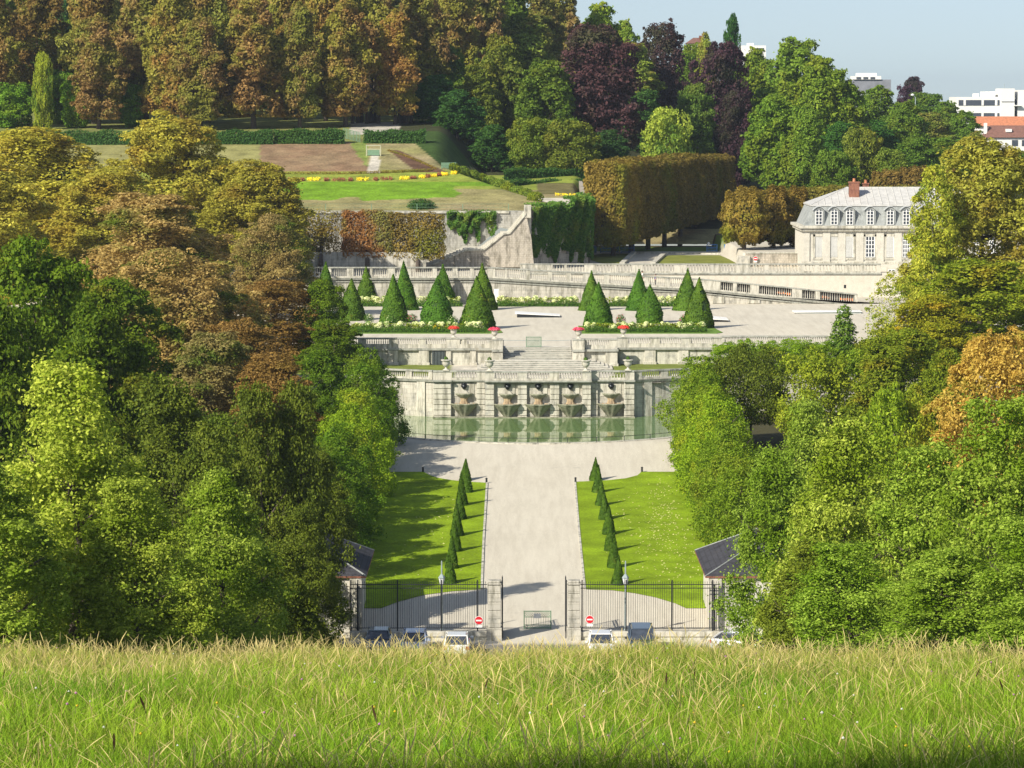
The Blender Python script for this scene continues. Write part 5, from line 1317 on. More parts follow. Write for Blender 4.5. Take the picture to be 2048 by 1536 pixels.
# low white covers lying on the terrace
def slab_box(pts, z0, z1l, z1r, name, label, mat, skirt):
    x0, x1, y0, y1 = pts; t = thing(name, label, 'cover', ((x0 + x1) / 2, y0, 14.25))
    MB().hexa([(x0, y0, z0), (x1, y0, z0), (x1, y1, z0), (x0, y1, z0), (x0, y0, z1l), (x1, y0, z1r), (x1, y1, z1r), (x0, y1, z1l)]).build('side_panel', skirt, t)
    MB().hexa([(x0 - .25, y0 - .12, z1l + .004), (x1 + .1, y0 - .12, z1r + .004), (x1 + .1, y1 + .1, z1r + .004), (x0 - .25, y1 + .1, z1l + .004), (x0 - .25, y0 - .12, z1l + .14), (x1 + .1, y0 - .12, z1r + .05), (x1 + .1, y1 + .1, z1r + .05), (x0 - .25, y1 + .1, z1l + .14)]).build('top_panel', mat, t)
a, b = TF(1034, 635), TF(1118, 634)
slab_box((a.x, b.x, a.y, a.y + 3.2), 14.2, 14.68, 14.42, 'low_cover', 'low white wedge-shaped cover lying on the gravel behind the stairs', M['white'], M['iron'])
a, b = TF(1592, 627), TF(1722, 627)
slab_box((a.x, b.x, a.y, a.y + 2.4), 14.2, 14.36, 14.45, 'low_cover', 'long low white cover lying on the gravel at the right side of the terrace', M['white'], M['lamp_grey'])
a, b = TF(1426, 644), TF(1456, 644)
slab_box((a.x, b.x, a.y, a.y + 4.5), 14.2, 14.55, 14.45, 'low_cover', 'small pale grey cover lying right of the yew with holes', M['offwhite'], M['iron'])
x = P(993, 590, 409).x; t = thing('utility_cabinet', 'narrow white cabinet against the ramp wall beside a tall back-row yew', 'cabinet', (x, 409.5, 14.25))
MB().box(x - .3, x + .3, 409.3, 409.9, 14.25, 16.2).build('cabinet_body', M['white'], t, bevel=.02); MB().box(x - .25, x + .25, 409.28, 409.299, 14.4, 16.1).build('door', M['offwhite'], t)

# upper lawns beside the little path, kerbs, blue barriers
def UZ(px, py): return TF(px, py, 17.4)
for pts, lb in (([(1168, 517), (1180, 511), (1205, 508), (1262, 508), (1243, 529.5), (1225, 531), (1195, 525)], 'l'), ([(1322, 513), (1345, 511), (1440, 511), (1458, 519), (1474, 528), (1310, 529.5)], 'r')):
    q = [tuple(UZ(a, b))[:2] for a, b in pts]
    tag(poly_sheet('upper_lawn', q, M['lawn'], lambda x, y: tuple(rgb(.22, .24, .05) * (.9 + .2 * float(rnd_noise(x, y, 2, 3)))), .05, zf=lambda X, Y: 17.4), kind='structure')
for a, b in (((1268, 507), (1244, 530)), ((1327, 511), (1306, 530))):
    p, q = UZ(*a), UZ(*b); MB_ = MB(); MB_.hexa([(q.x - .35, q.y, 17.3), (q.x + .35, q.y, 17.3), (p.x + .35, p.y, 17.3), (p.x - .35, p.y, 17.3), (q.x - .35, q.y, 17.75), (q.x + .35, q.y, 17.75), (p.x + .35, p.y, 17.75), (p.x - .35, p.y, 17.75)])
    tag(MB_.build('path_kerb', M['stone_smooth']), kind='structure')
p, q = UZ(1275, 507), UZ(1440, 509)
tag(MB().hexa([(p.x, p.y, 17.3), (q.x, q.y, 17.3), (q.x, q.y + .4, 17.3), (p.x, p.y + .4, 17.3), (p.x, p.y, 17.6), (q.x, q.y, 17.6), (q.x, q.y + .4, 17.6), (p.x, p.y + .4, 17.6)]).build('road_kerb', M['stone_smooth']), kind='structure')
def blue_panel(px0, px1, py0, py1, label, Y, solid=False, balls=()):
    zb = ground_up(Y); a, b = P(px0, py1, Y), P(px1, py1, Y); h = P(px0, py0, Y).z - zb
    t = thing('blue_barrier', label, 'barrier', ((a.x + b.x) / 2, Y, zb), 'blue barriers on the upper road'); f = MB()
    for x in (a.x, b.x): f.tube([(x, Y, zb), (x, Y, zb + h)], .07, 6)
    for z in (.15, h * .55, h): f.tube([(a.x, Y, zb + z), (b.x, Y, zb + z)], .06, 6)
    f.build('frame', M['blue_paint'], t)
    m = MB(); k = a.x
    while k < b.x: m.tube([(k, Y, zb + .1), (k, Y, zb + h)], .03 if not solid else .09, 4); k += .22 if not solid else .16
    m.build('mesh_panel', M['blue_paint'], t)
    for px in balls: v = P(px, py0, Y); MB().lathe([(.05, 0), (.16, .12), (.2, .28), (.12, .42), (.02, .46)], (v.x, Y, zb + h - .1), 8).build('white_finial', M['white'], t)
def ground_up(Y): return 17.4
for a in ((1180, 1192, 489, 507, 'solid blue barrier panel at the left end, before the clipped trees', 480.0, True), (1201, 1236, 489, 507, 'dark blue mesh barrier in the shade of the clipped trees', 481.0), (1242, 1268, 488, 507, 'bright blue gate frame with two white knobs beside the path', 480.5, False, (1255, 1266)),
          (1414, 1434, 489, 500, 'blue barrier with a white knob on the right side of the road', 484.0, False, (1417,)), (1449, 1457, 488, 508, 'narrow blue post barrier with a white knob near the round clipped trees', 478.0, True, (1453,)), (1477, 1486, 494, 508, 'dark blue barrier beside the low wall under the round clipped trees', 470.0, True)):
    blue_panel(*a)
# dark low wall left of the mansion
a, b = P(1492, 515, 440), P(1612, 515, 440)
t = thing('garden_wall', 'low dark stone wall under the round clipped trees, left of the mansion', 'wall', ((a.x + b.x) / 2, 440, 17.3))
MB().box(a.x, b.x, 440, 440.8, 17.2, 19.25).build('wall_face', M['stone_rubble'], t); MB().box(P(1474, 515, 440).x, P(1500, 515, 440).x, 439.6, 440.9, 17.2, 18.9).build('end_pier', M['stone_smooth'], t, bevel=.04)
MB().box(a.x, b.x, 439.9, 440.9, 19.25, 19.38).build('coping', M['stone_grey'], t)
no_entry(1511, 517, 439.6, .3, 'no_entry_sign', 'tiny round red no entry sign by the dark wall left of the mansion', True, 17.4)

# ------------------------------------------------------------------ people on the ramp
def person(X, Y, z, h, rz, shirt, label, hairc='hair', bend=0.0):
    t = thing('person', label, 'person', (X, Y, z), None, rz); k = h / 1.75
    def skin(name, verts, edges, rad, mat, root=0):
        me = bpy.data.meshes.new(name); me.from_pydata([tuple(c * k for c in v) for v in verts], edges, []); o = link_mesh(name, me, mat, t)
        m = o.modifiers.new('skin', 'SKIN'); s = me.skin_vertices[0].data
        for i, r in enumerate(rad): s[i].radius = (r * k if not isinstance(r, tuple) else r[0] * k, r * k if not isinstance(r, tuple) else r[1] * k); s[i].use_root = (i == root)
        u = o.modifiers.new('sub', 'SUBSURF'); u.levels = 1; u.render_levels = 2; me.materials.clear(); me.materials.append(mat); return o
    V = [(0, 0, .95), (0, 0, 1.15), (0, 0, 1.38), (0, -.01, 1.49), (0, -.02, 1.60), (0, -.02, 1.70)]; E = [(0, 1), (1, 2), (2, 3), (3, 4), (4, 5)]; Rr = [(.15, .11), (.13, .10), (.16, .11), .055, (.075, .095), (.06, .075)]
    for s in (-1, 1):
        b = len(V); V += [(s * .19, 0, 1.40), (s * .24, .03 * s, 1.13), (s * .22, -.10 - .05 * s, .90), (s * .21, -.14 - .05 * s, .82)]; E += [(2, b), (b, b + 1), (b + 1, b + 2), (b + 2, b + 3)]; Rr += [.055, .042, .03, .034]
        for q, (dx, ln, rr) in enumerate(((-.025, .075, .009), (-.009, .085, .009), (.009, .08, .009), (.024, .062, .008))):
            c = len(V); V += [(s * .21 + dx, -.155 - .05 * s, .785), (s * .21 + dx, -.16 - .05 * s, .785 - ln * .5), (s * .21 + dx, -.145 - .05 * s, .785 - ln)]; E += [(b + 3, c), (c, c + 1), (c + 1, c + 2)]; Rr += [rr, rr, rr * .8]
        c = len(V); V += [(s * .21 - s * .035, -.18 - .05 * s, .83), (s * .21 - s * .045, -.2 - .05 * s, .79)]; E += [(b + 3, c), (c, c + 1)]; Rr += [.011, .009]
        b = len(V); V += [(s * .09, 0, .90), (s * .10, -.04 * s - .02, .50), (s * .10, -.10 * s + .03, .09), (s * .10, -.10 * s - .10, .04)]; E += [(0, b), (b, b + 1), (b + 1, b + 2), (b + 2, b + 3)]; Rr += [.085, .055, .04, .035]
    skin('body', V, E, Rr, M['skin'])
    V = [(0, 0, .93), (0, 0, 1.15), (0, 0, 1.38), (0, 0, 1.45)]; E = [(0, 1), (1, 2), (2, 3)]; Rr = [(.17, .125), (.15, .12), (.175, .125), .075]
    for s in (-1, 1): b = len(V); V += [(s * .2, 0, 1.40), (s * .235, .02 * s, 1.2)]; E += [(2, b), (b, b + 1)]; Rr += [.07, .062]
    skin('shirt', V, E, Rr, shirt)
    V = [(0, 0, .98), (0, 0, .90)]; E = [(0, 1)]; Rr = [(.165, .12), (.16, .12)]
    for s in (-1, 1): b = len(V); V += [(s * .09, 0, .86), (s * .10, -.04 * s - .02, .50), (s * .10, -.10 * s + .03, .10)]; E += [(1, b), (b, b + 1), (b + 1, b + 2)]; Rr += [.095, .07, .055]
    skin('trousers', V, E, Rr, M['cloth_dark'])
    MB().lathe([(.07 * k, -.09 * k), (.092 * k, -.02 * k), (.09 * k, .04 * k), (.05 * k, .09 * k), (.01, .1 * k)], (0, .018 * k, 1.675 * k), 12, 1.15).build('hair', M[hairc], None, smooth=True).parent = t
    for s in (-1, 1):
        e = MB().cbox((s * .03 * k, -.105 * k, 1.63 * k), .02 * k, .012 * k, .012 * k).build('eye', M['iron'], None); e.parent = t
        e = MB().lathe([(.004, -.03 * k), (.018 * k, 0), (.004, .03 * k)], (s * .085 * k, -.02 * k, 1.63 * k), 6).build('ear', M['skin'], None); e.parent = t
    for nm, zz, sx_, mt in (('nose', 1.595, .022, 'skin'), ('mouth', 1.565, .04, 'red')):
        e = MB().cbox((0, -.112 * k, zz * k), sx_ * k, .02 * k, (.035 if nm == 'nose' else .01) * k, tx=.004).build(nm, M[mt], None); e.parent = t
def on_ramp(px, Y): x = P(px, 545, Y).x; return x, Y, float(max(rail_z(x) - 1.45, 14.27))
person(*on_ramp(1284.5, 416.5), 1.78, R(100), M['cloth_white'], 'person in a white shirt walking up the ramp behind its balustrade')
person(*on_ramp(1311, 415.5), 1.52, R(-80), M['cloth_blue'], 'small person in blue on the ramp behind its balustrade')

# ------------------------------------------------------------------ mound details
M['wood_pale'] = plain('weathered_pale_wood', (.40, .40, .27), .85)
mz = lambda x, y: float(upper_z(x, y))
def on_hill(px, py, lo=439.0, hi=560.0):
    for _ in range(40):
        m = (lo + hi) / 2; v = P(px, py, m)
        if v.z > mz(v.x, m): lo = m
        else: hi = m
    v = P(px, py, (lo + hi) / 2); return Vector((v.x, v.y, mz(v.x, v.y)))
def wire_fence(pts, h, label, name='wire_fence', col='lamp_grey', step=.5, post=2.0, fine=.02):
    t = thing(name, label, 'fence', tuple(pts[0])); f = MB()
    for a, b in zip(pts, pts[1:]):
        a, b = Vector(a), Vector(b); n = max(1, int((b - a).length / post))
        for k in range(n + 1):
            q = a.lerp(b, k / n); MB().box(q.x - .04, q.x + .04, q.y - .04, q.y + .04, q.z - .2, q.z + h).build('post', M[col], t)
        for zz in (.05, h * .5, h - .03): f.tube([a + Vector((0, 0, zz)), b + Vector((0, 0, zz))], .018 if col == 'iron_green' else .03, 4)
        m = max(1, int((b - a).length / step))
        for k in range(m): q = a.lerp(b, k / m); f.tube([q + Vector((0, 0, .05)), q + Vector((0, 0, h))], fine, 3)
    f.build('wire_mesh', M[col], t)
a, b, c = P(560, 424, 439.0), P(1017, 422, 439.0), P(1019, 420, 441.5)
wire_fence([(a.x, 439.0, 25.06), (b.x, 439.0, 25.06)], .95, 'fine green wire fence along the wall top below the flowery mound', post=6.0, step=.4, fine=.005, col='iron_green')
q1, q2, q3 = on_hill(687, 276), on_hill(720, 285), on_hill(725, 291)
wire_fence([q1, q2], 1.55, 'green wire mesh enclosure at the end of the dark hedge above the brown slope', post=1.3, step=.22, col='iron_green')
q1, q2 = on_hill(883, 338), on_hill(912, 337)
wire_fence([q1, q2], .95, 'small pale wire fence at the right tip of the flower band on the mound', post=1.0, step=.2, col='iron_green')
p = on_hill(747, 312); t = thing('wooden_gate', 'pale wooden gate frame at the top of the little path on the mound', 'gate', tuple(p)); f = MB()
for s in (-1.05, 1.05): f.box(p.x + s - .07, p.x + s + .07, p.y - .07, p.y + .07, p.z - .2, p.z + 1.65)
for z in (1.5, .95): f.box(p.x - 1.05, p.x + 1.05, p.y - .05, p.y + .05, p.z + z, p.z + z + .13)
f.build('frame', M['wood_pale'], t)
MB().box(p.x - .9, p.x + .9, p.y - .02, p.y + .02, p.z + .1, p.z + .9).build('wire_panel', M['iron_green'], t)
# hedges above the mound
def hill_hedge(px0, px1, py, h, d, label, n, seed, mat='f_dark', leaf=.3):  # dark leaf: hedge green with the trees' shade added into the colour
    a, b = on_hill(px0, py), on_hill(px1, py); t = thing('hedge', label, 'hedge', tuple((a + b) / 2)); rng = np.random.default_rng(seed)
    u = rng.random(n); v = rng.random(n); w_ = rng.random(n)
    top = w_ < .4; dep = np.where(top, v, 0) * d; zz = np.where(top, 1, v) * h
    base = np.stack([a.x + (b.x - a.x) * u, a.y + (b.y - a.y) * u + dep, a.z + (b.z - a.z) * u + zz], -1)
    base += rng.normal(0, .14, (n, 3)); base[:, 2] += .18 * np.sin(base[:, 0] * 1.3)
    leaf_mesh('foliage', base, np.where(top[:, None], [0, 0, 1.], [0, -1, .2]) + rng.normal(size=(n, 3)) * .5, leaf * rng.uniform(.6, 1.3, n), np.clip(rng.normal(.35, .22, n), 0, 1), L[mat], t, rng)
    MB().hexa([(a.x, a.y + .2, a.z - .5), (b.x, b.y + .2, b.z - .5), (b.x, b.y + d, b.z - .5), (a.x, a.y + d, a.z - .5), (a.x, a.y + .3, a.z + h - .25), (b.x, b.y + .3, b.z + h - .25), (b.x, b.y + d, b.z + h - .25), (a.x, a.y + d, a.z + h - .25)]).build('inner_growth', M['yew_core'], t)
hill_hedge(400, 545, 289, 1.9, 2.0, 'dark green hedge on top of the brown slope, its left stretch', 4200, 1)
hill_hedge(548, 688, 288, 2.0, 2.0, 'dark green hedge on top of the brown slope, its right stretch by the mesh enclosure', 4200, 2)
hill_hedge(-10, 398, 290, 2.0, 2.0, 'long dark hedge on the far left, behind the yellowing treetops', 5500, 12)
hill_hedge(728, 850, 287, 1.8, 2.0, 'dark hedge behind the wooden gate at the foot of the wood', 3600, 3)
hill_hedge(1008, 1172, 361, 1.7, 1.6, 'dark formal hedge at the foot of the wood, its upper row', 3600, 4)
hill_hedge(1020, 1172, 373, .9, 1.4, 'dark formal hedge at the foot of the wood, its lower row', 2400, 6)
# clipped brown hedge line and flower band
def line_hedge(pts, h, d, label, n, leaf, mat, seed, name='low_hedge'):
    q = [on_hill(*p_) for p_ in pts]; t = thing(name, label, 'hedge', tuple(q[0])); rng = np.random.default_rng(seed)
    k = rng.integers(0, len(q) - 1, n); u = rng.random(n)[:, None]; A = np.array(q)[k]; B = np.array(q)[k + 1]
    pos = A + (B - A) * u + np.stack([rng.normal(0, .08, n), rng.random(n) * d, rng.random(n) * h], -1)
    leaf_mesh('foliage', pos, rng.normal(size=(n, 3)) * .5 + np.array([0, -.5, .8]), leaf * rng.uniform(.6, 1.3, n), rng.random(n), L[mat], t, rng)
line_hedge([(460, 350), (570, 349), (700, 349), (790, 346), (860, 343), (915, 337)], .42, .6, 'thin rusty clipped edging above the flower band of the mound', 5000, .16, 'box_rust', 3)
line_hedge([(775, 302), (810, 313), (840, 325), (872, 340)], .3, .5, 'thin rusty edging running down beside the dark soil strip', 1600, .15, 'box_rust', 5)
def patch(px, py, wd, mat, label, cat='flower patch', hh=.35, n=110):
    c = on_hill(px, py); rng = np.random.default_rng(int(px * 3)); t = thing('flower_patch', label, cat, tuple(c), 'flower patches in the band on the mound')
    r = wd / 2 * c.y / 6500; d = unit(rng.normal(size=(n, 3))); pos = np.stack([rng.uniform(-r, r, n), rng.uniform(-.85, .85, n), rng.random(n) * hh], -1) + np.array(c); pos[:, 2] = np.array([mz(x_, y_) for x_, y_ in pos[:, :2]]) + rng.random(n) * hh
    leaf_mesh('blossoms', pos, d * .6 + np.array([0, -.4, 1]), .26 * rng.uniform(.6, 1.3, n), rng.random(n), L[mat], t, rng, aspect=.8)
for px, py, wd, mt, lb in ((583, 361, 20, 'brownflower', 'dark red patch at the left end of the band'), (604, 361, 8, 'brownflower', 'small dark red spot left of the first yellow patch'), (627, 360, 24, 'yellowflower', 'first yellow flower patch from the left'), (653, 361, 9, 'brownflower', 'small dark red spot right of the first yellow patch'),
                           (678, 361, 26, 'brownflower', 'broad dark red patch between the two large yellow patches'), (701, 361, 8, 'brownflower', 'small dark red spot left of the second yellow patch'), (725, 360, 24, 'yellowflower', 'second yellow flower patch from the left'), (751, 360, 8, 'brownflower', 'small dark red spot under the little path'),
                           (773, 359, 24, 'brownflower', 'broad dark red patch right of the little path'), (809, 358, 18, 'yellowflower', 'third yellow flower patch, right of the little path'), (826, 357, 12, 'brownflower', 'dark red spot right of the third yellow patch'), (845, 355, 13, 'yellowflower', 'fourth yellow flower patch'), (856, 354, 10, 'brownflower', 'dark red spot right of the fourth yellow patch'),
                           (867, 353, 13, 'yellowflower', 'fifth yellow flower patch'), (878, 351, 8, 'brownflower', 'dark red spot right of the fifth yellow patch'), (889, 350, 12, 'yellowflower', 'sixth yellow flower patch'), (908, 347, 11, 'yellowflower', 'last yellow flower patch at the tip of the band'), (1130, 391, 40, 'yellowflower', 'yellow flower patch on the small lawn right of the mound')):
    patch(px, py, wd, mt, lb + (' on the mound' if 'mound' not in lb and 'band' not in lb else ''))
# shrubs down the right flank of the mound
sh = [(905, 343), (925, 349), (945, 356), (962, 362), (980, 368), (998, 374), (1016, 381), (1034, 388), (1052, 394), (1070, 401)]
for i, (px, py) in enumerate(sh):
    c = on_hill(px, py); rng = np.random.default_rng(i + 50); wd = ['top', 'second', 'third', 'fourth', 'fifth', 'sixth', 'seventh', 'eighth', 'ninth', 'lowest'][i]
    t = thing('hydrangea_shrub', f'{wd} pale leafy shrub in the line running down the right flank of the mound', 'shrub', tuple(c), 'shrubs down the right flank of the mound')
    n = 900; d = unit(rng.normal(size=(n, 3))); pos = d * np.array([1.15, 1.1, .85]) * rng.uniform(.7, 1.1, (n, 1)) + np.array([c.x, c.y, c.z + .4])
    leaf_mesh('foliage', pos, d + rng.normal(size=(n, 3)) * .4, .26 * rng.uniform(.6, 1.2, n), rng.random(n), L['f_green' if i % 3 else 'chestnut_green'], t, rng)
    MB().tube([(c.x, c.y, c.z - .3), (c.x, c.y, c.z + .6)], .08, 5).build('stem', M['bark'], t)
c = P(843, 424, 440.0); rng = np.random.default_rng(77); t = thing('dark_bush', 'dark green spreading bush on top of the wall above the rust clipped trees', 'shrub', (c.x, 440, 25.1))
n = 2600; d = unit(rng.normal(size=(n, 3))); pos = d * np.array([1.9, 1.3, 1.0]) * rng.uniform(.5, 1.1, (n, 1)) + np.array([c.x, 440.6, 25.6]); pos[:, 2] = np.maximum(pos[:, 2], 25.0)
leaf_mesh('foliage', pos, d + rng.normal(size=(n, 3)) * .5, .24 * rng.uniform(.6, 1.3, n), rng.random(n) * .7, L['f_dark'], t, rng); MB().tube([(c.x, 440.6, 24.8), (c.x, 440.6, 25.6)], .1, 5).build('stem', M['bark'], t)
# ------------------------------------------------------------------ tree kinds
def prof_full(t): return min(1, (t / .22 + .35) ** .5) * (max(0, 1 - t ** 2.2) ** .6)
proto('linden', 16, 4.6, 1.0, prof_linden, 150, 62000, .20, .35, L['linden'], nvar=2, lobe=(.10, .27), spiky=.7, up=.4, fill=.2, boughs=20)
proto('darklinden', 16, 5.0, .6, prof_linden, 150, 50000, .24, .35, L['linden_dark'], nvar=2, lobe=(.10, .27), spiky=.6, fill=.25, boughs=18)
proto('chestnut', 24, 7.5, 3.0, prof_full, 170, 62000, .42, .5, L['chestnut'], nvar=2, lobe=(.13, .24), flat=.78, droop=1.0, up=.6, aspect=.5)
proto('chestnutbrown', 24, 7.5, 2.0, prof_full, 170, 62000, .40, .5, L['chestnut_brown'], nvar=2, lobe=(.12, .22), flat=.78, droop=1.0, up=.6, aspect=.5)
proto('chestnutgreen', 20, 7.0, 2.0, prof_full, 150, 52000, .36, .45, L['chestnut_green'], nvar=2, lobe=(.10, .26), flat=.7, droop=.8, up=.5, fill=.3)
proto('chestnutrust', 20, 6.0, 1.0, prof_full, 170, 52000, .30, .45, L['chestnut_rust'], nvar=1, lobe=(.12, .2), flat=.7, droop=.9, up=.4)
proto('orangechestnut', 16, 5.5, 2.0, prof_round, 120, 40000, .30, .4, L['orange'], nvar=1, lobe=(.13, .24), flat=.6, droop=1.0, up=.6, aspect=.45)
proto('yellowtree', 20, 4.2, 3.0, prof_tall, 85, 17000, .34, .3, L['yellow'], M['bark_pale'], nvar=1, lobe=(.14, .26), flat=.6, droop=.9, up=.6)
proto('lighttree', 15, 4.5, 3.0, prof_tall, 55, 8500, .28, .16, L['yellow'], M['bark_pale'], nvar=1, lobe=(.12, .26), flat=.6, droop=.4, spiky=.9, sparse=1.6)
proto('frust', 25, 6.0, 2.6, prof_full, 120, 26000, .62, .42, L['f_rust'], nvar=3, lobe=(.14, .26), flat=.7, droop=.9)
proto('folive', 25, 6.0, 3.0, prof_full, 110, 24000, .62, .42, L['f_olive'], nvar=2, lobe=(.14, .26), flat=.75, droop=.7)
proto('fgreen', 22, 7.0, 1.0, prof_full, 110, 26000, .62, .4, L['f_green'], nvar=3, lobe=(.14, .28), flat=.8)
proto('fround', 14, 6.0, .5, prof_round, 80, 16000, .55, .3, L['f_green'], nvar=2, lobe=(.16, .3))
proto('fdark', 22, 7.0, .5, prof_full, 100, 22000, .62, .4, L['f_dark'], nvar=2, lobe=(.14, .26))
proto('fcopper', 24, 8.5, .8, prof_dome, 130, 30000, .62, .5, L['f_copper'], nvar=2, lobe=(.13, .24))
proto('fyellow', 12, 6.0, .5, prof_round, 70, 13000, .5, .3, L['f_yellow'], nvar=1, lobe=(.16, .3), flat=.6)
proto('hornbeam', 8, 3.4, .1, prof_full, 110, 24000, .17, .2, L['hornbeam'], nvar=2, lobe=(.14, .24), spiky=.4, up=.5, fill=.5)
proto('smallgreen', 8, 4.0, .3, prof_round, 80, 17000, .24, .2, L['chestnut_green'], nvar=2, lobe=(.16, .3), flat=.75)
proto('spruce', 8, 2.4, .2, lambda t: max(.02, (1 - t)) ** .9, 90, 9000, .26, .15, L['cedar'], nvar=1, lobe=(.10, .22), spiky=.6, droop=1.2)
proto('darkdome', 9, 4.6, 2.2, prof_round, 90, 24000, .22, .2, L['linden_dark'], nvar=1, lobe=(.2, .34))

# ---- near trees on the left
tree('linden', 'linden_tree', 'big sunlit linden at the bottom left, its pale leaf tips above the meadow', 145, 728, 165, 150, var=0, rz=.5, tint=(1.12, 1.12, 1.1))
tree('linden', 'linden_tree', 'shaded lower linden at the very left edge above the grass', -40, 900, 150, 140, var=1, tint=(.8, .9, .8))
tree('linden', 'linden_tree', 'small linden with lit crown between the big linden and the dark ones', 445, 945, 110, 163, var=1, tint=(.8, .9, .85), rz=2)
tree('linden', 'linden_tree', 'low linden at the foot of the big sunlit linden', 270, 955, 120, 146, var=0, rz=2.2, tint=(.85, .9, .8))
tree('darklinden', 'linden_tree', 'low dark linden right of the small lit linden, at the grass edge', 560, 1085, 85, 172, var=0)
tree('darklinden', 'dark_tree', 'tall dark green tree beside the left gate lodge', 596, 768, 70, 213, var=1, rz=1)
tree('darklinden', 'dark_tree', 'tall dark green tree left of the one beside the lodge', 520, 770, 72, 211, var=0, rz=4)
tree('darklinden', 'dark_tree', 'dark shaded tree behind the small lit linden', 345, 760, 110, 214, var=0)
tree('darklinden', 'dark_tree', 'dark shaded tree touching the big linden from behind on its right', 430, 850, 90, 195, var=1)
tree('darklinden', 'dark_tree', 'dark tree deep in shade between the browned chestnut and the dark tall tree', 460, 830, 90, 232, var=0, tint=(.9, 1, .9))
tree('darklinden', 'dark_tree', 'dark tree in the left row right behind the slate lodge roof', 640, 905, 60, 230, var=0)
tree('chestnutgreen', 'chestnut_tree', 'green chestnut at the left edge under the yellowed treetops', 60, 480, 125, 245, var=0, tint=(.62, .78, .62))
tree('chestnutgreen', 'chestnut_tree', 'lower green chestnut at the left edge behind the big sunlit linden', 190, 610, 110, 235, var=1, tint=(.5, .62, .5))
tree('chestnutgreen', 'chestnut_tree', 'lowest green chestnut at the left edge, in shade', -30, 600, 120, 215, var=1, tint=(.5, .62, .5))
tree('chestnutbrown', 'chestnut_tree', 'browned chestnut bulging in the middle of the left tree mass', 310, 388, 140, 350, var=0, rz=1.0)
tree('chestnutbrown', 'chestnut_tree', 'lower browned chestnut below and right of the bulging one', 420, 560, 110, 305, var=1)
tree('chestnut', 'chestnut_tree', 'yellowed chestnut with a broad crown at the upper left edge', 70, 258, 155, 420, var=0, tint=(1.05, 1.05, .95))
tree('chestnut', 'chestnut_tree', 'tallest yellowed chestnut, its crown in front of the brown slope', 345, 226, 115, 430, var=1)
tree('chestnut', 'chestnut_tree', 'yellowed chestnut at the left frame edge below the broad crown', -30, 330, 130, 380, var=1)
tree('chestnut', 'chestnut_tree', 'yellowed chestnut filling the gap between the broad and the tallest crowns', 215, 340, 120, 400, var=0, rz=3)
tree('chestnut', 'chestnut_tree', 'yellowed chestnut standing left of the clipped rust trees', 505, 322, 95, 415, var=0, rz=4.5, tint=(.85, .85, .85))
tree('chestnutbrown', 'chestnut_tree', 'browning chestnut at the right border of the left tree mass, before the clipped rust trees', 548, 430, 68, 385, var=1, tint=(.8, .85, .9))
tree('chestnutrust', 'chestnut_tree', 'dark rust chestnut at the right border of the left tree mass, above the hornbeams', 545, 560, 92, 330, var=0, rz=.8)
tree('chestnutrust', 'chestnut_tree', 'dark rust chestnut half hidden behind the tall dark tree', 475, 640, 85, 290, var=0, rz=3)
tree('chestnutgreen', 'green_tree', 'dark green tree between the rust chestnut and the terrace wall', 645, 560, 50, 331, var=0, tint=(.7, .85, .7))
tree('chestnutgreen', 'green_tree', 'dark green tree reaching over the left end of the terrace balustrade', 668, 640, 55, 322, var=1, tint=(.65, .8, .7), rz=2)
tree('chestnutbrown', 'chestnut_tree', 'brown chestnut low in the middle of the left tree mass', 330, 500, 125, 300, var=1, rz=.5)
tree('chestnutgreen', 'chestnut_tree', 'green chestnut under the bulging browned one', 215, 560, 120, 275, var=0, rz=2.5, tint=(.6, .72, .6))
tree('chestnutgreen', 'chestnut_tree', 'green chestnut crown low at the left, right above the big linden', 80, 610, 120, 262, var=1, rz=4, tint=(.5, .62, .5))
tree('chestnutbrown', 'chestnut_tree', 'brown and green chestnut above the dark shaded trees', 420, 665, 100, 272, var=0, rz=4, tint=(.7, .8, .85))
tree('chestnutrust', 'chestnut_tree', 'lowest rust chestnut, just above the hornbeam row', 545, 705, 85, 268, var=0, rz=1.8)
tree('darklinden', 'dark_tree', 'dark tree filling the shade between rust chestnuts and lindens', 350, 800, 110, 248, var=1, rz=3, tint=(.9, 1, .9))
tree('darklinden', 'dark_tree', 'dark tree beside the nearest hornbeams of the left row', 590, 860, 75, 240, var=0, rz=3, tint=(.8, .95, .9))
tree('chestnutgreen', 'green_tree', 'dark green tree behind the hornbeam row at the left end of the pool', 640, 700, 55, 284, var=0, rz=1, tint=(.6, .8, .7))
tree('darklinden', 'linden_tree', 'low dark tree hiding the left lodge wall', 610, 1010, 62, 206, var=1, rz=5)
# left row of hornbeams along the lawn
lbl = ['farthest', 'second farthest', 'third farthest', 'fourth farthest', 'middle', 'fourth nearest', 'third nearest', 'second nearest', 'nearest']
for i, Y in enumerate([288, 282, 276, 270, 263.5, 257, 250.5, 244, 237]):
    hh = 7.4 + .5 * math.sin(i * 2.3)
    for s, xx in ((-1, -12.9 - i * .09), (1, 16.7 + i * .03)):
        tree('hornbeam', 'hornbeam_tree', f'{lbl[i]} of the nine light green hornbeams in the row left of the left lawn' if s < 0 else f'{lbl[i]} of the nine light green hornbeams in the row right of the right lawn', 0, 0, 0, Y,
             'hornbeams in the left row' if s < 0 else 'hornbeams in the right row', var=(i + (s > 0)) % 2, X=xx, h=hh + (.4 if s > 0 else .2) + (.9 if (s < 0 and i in (0,)) else 0), r=3.2, tint=(1.35, 1.3, 1) if i in (3, 4, 5) else (1.0, .98, .95) if s > 0 else (.68, .8, .8))
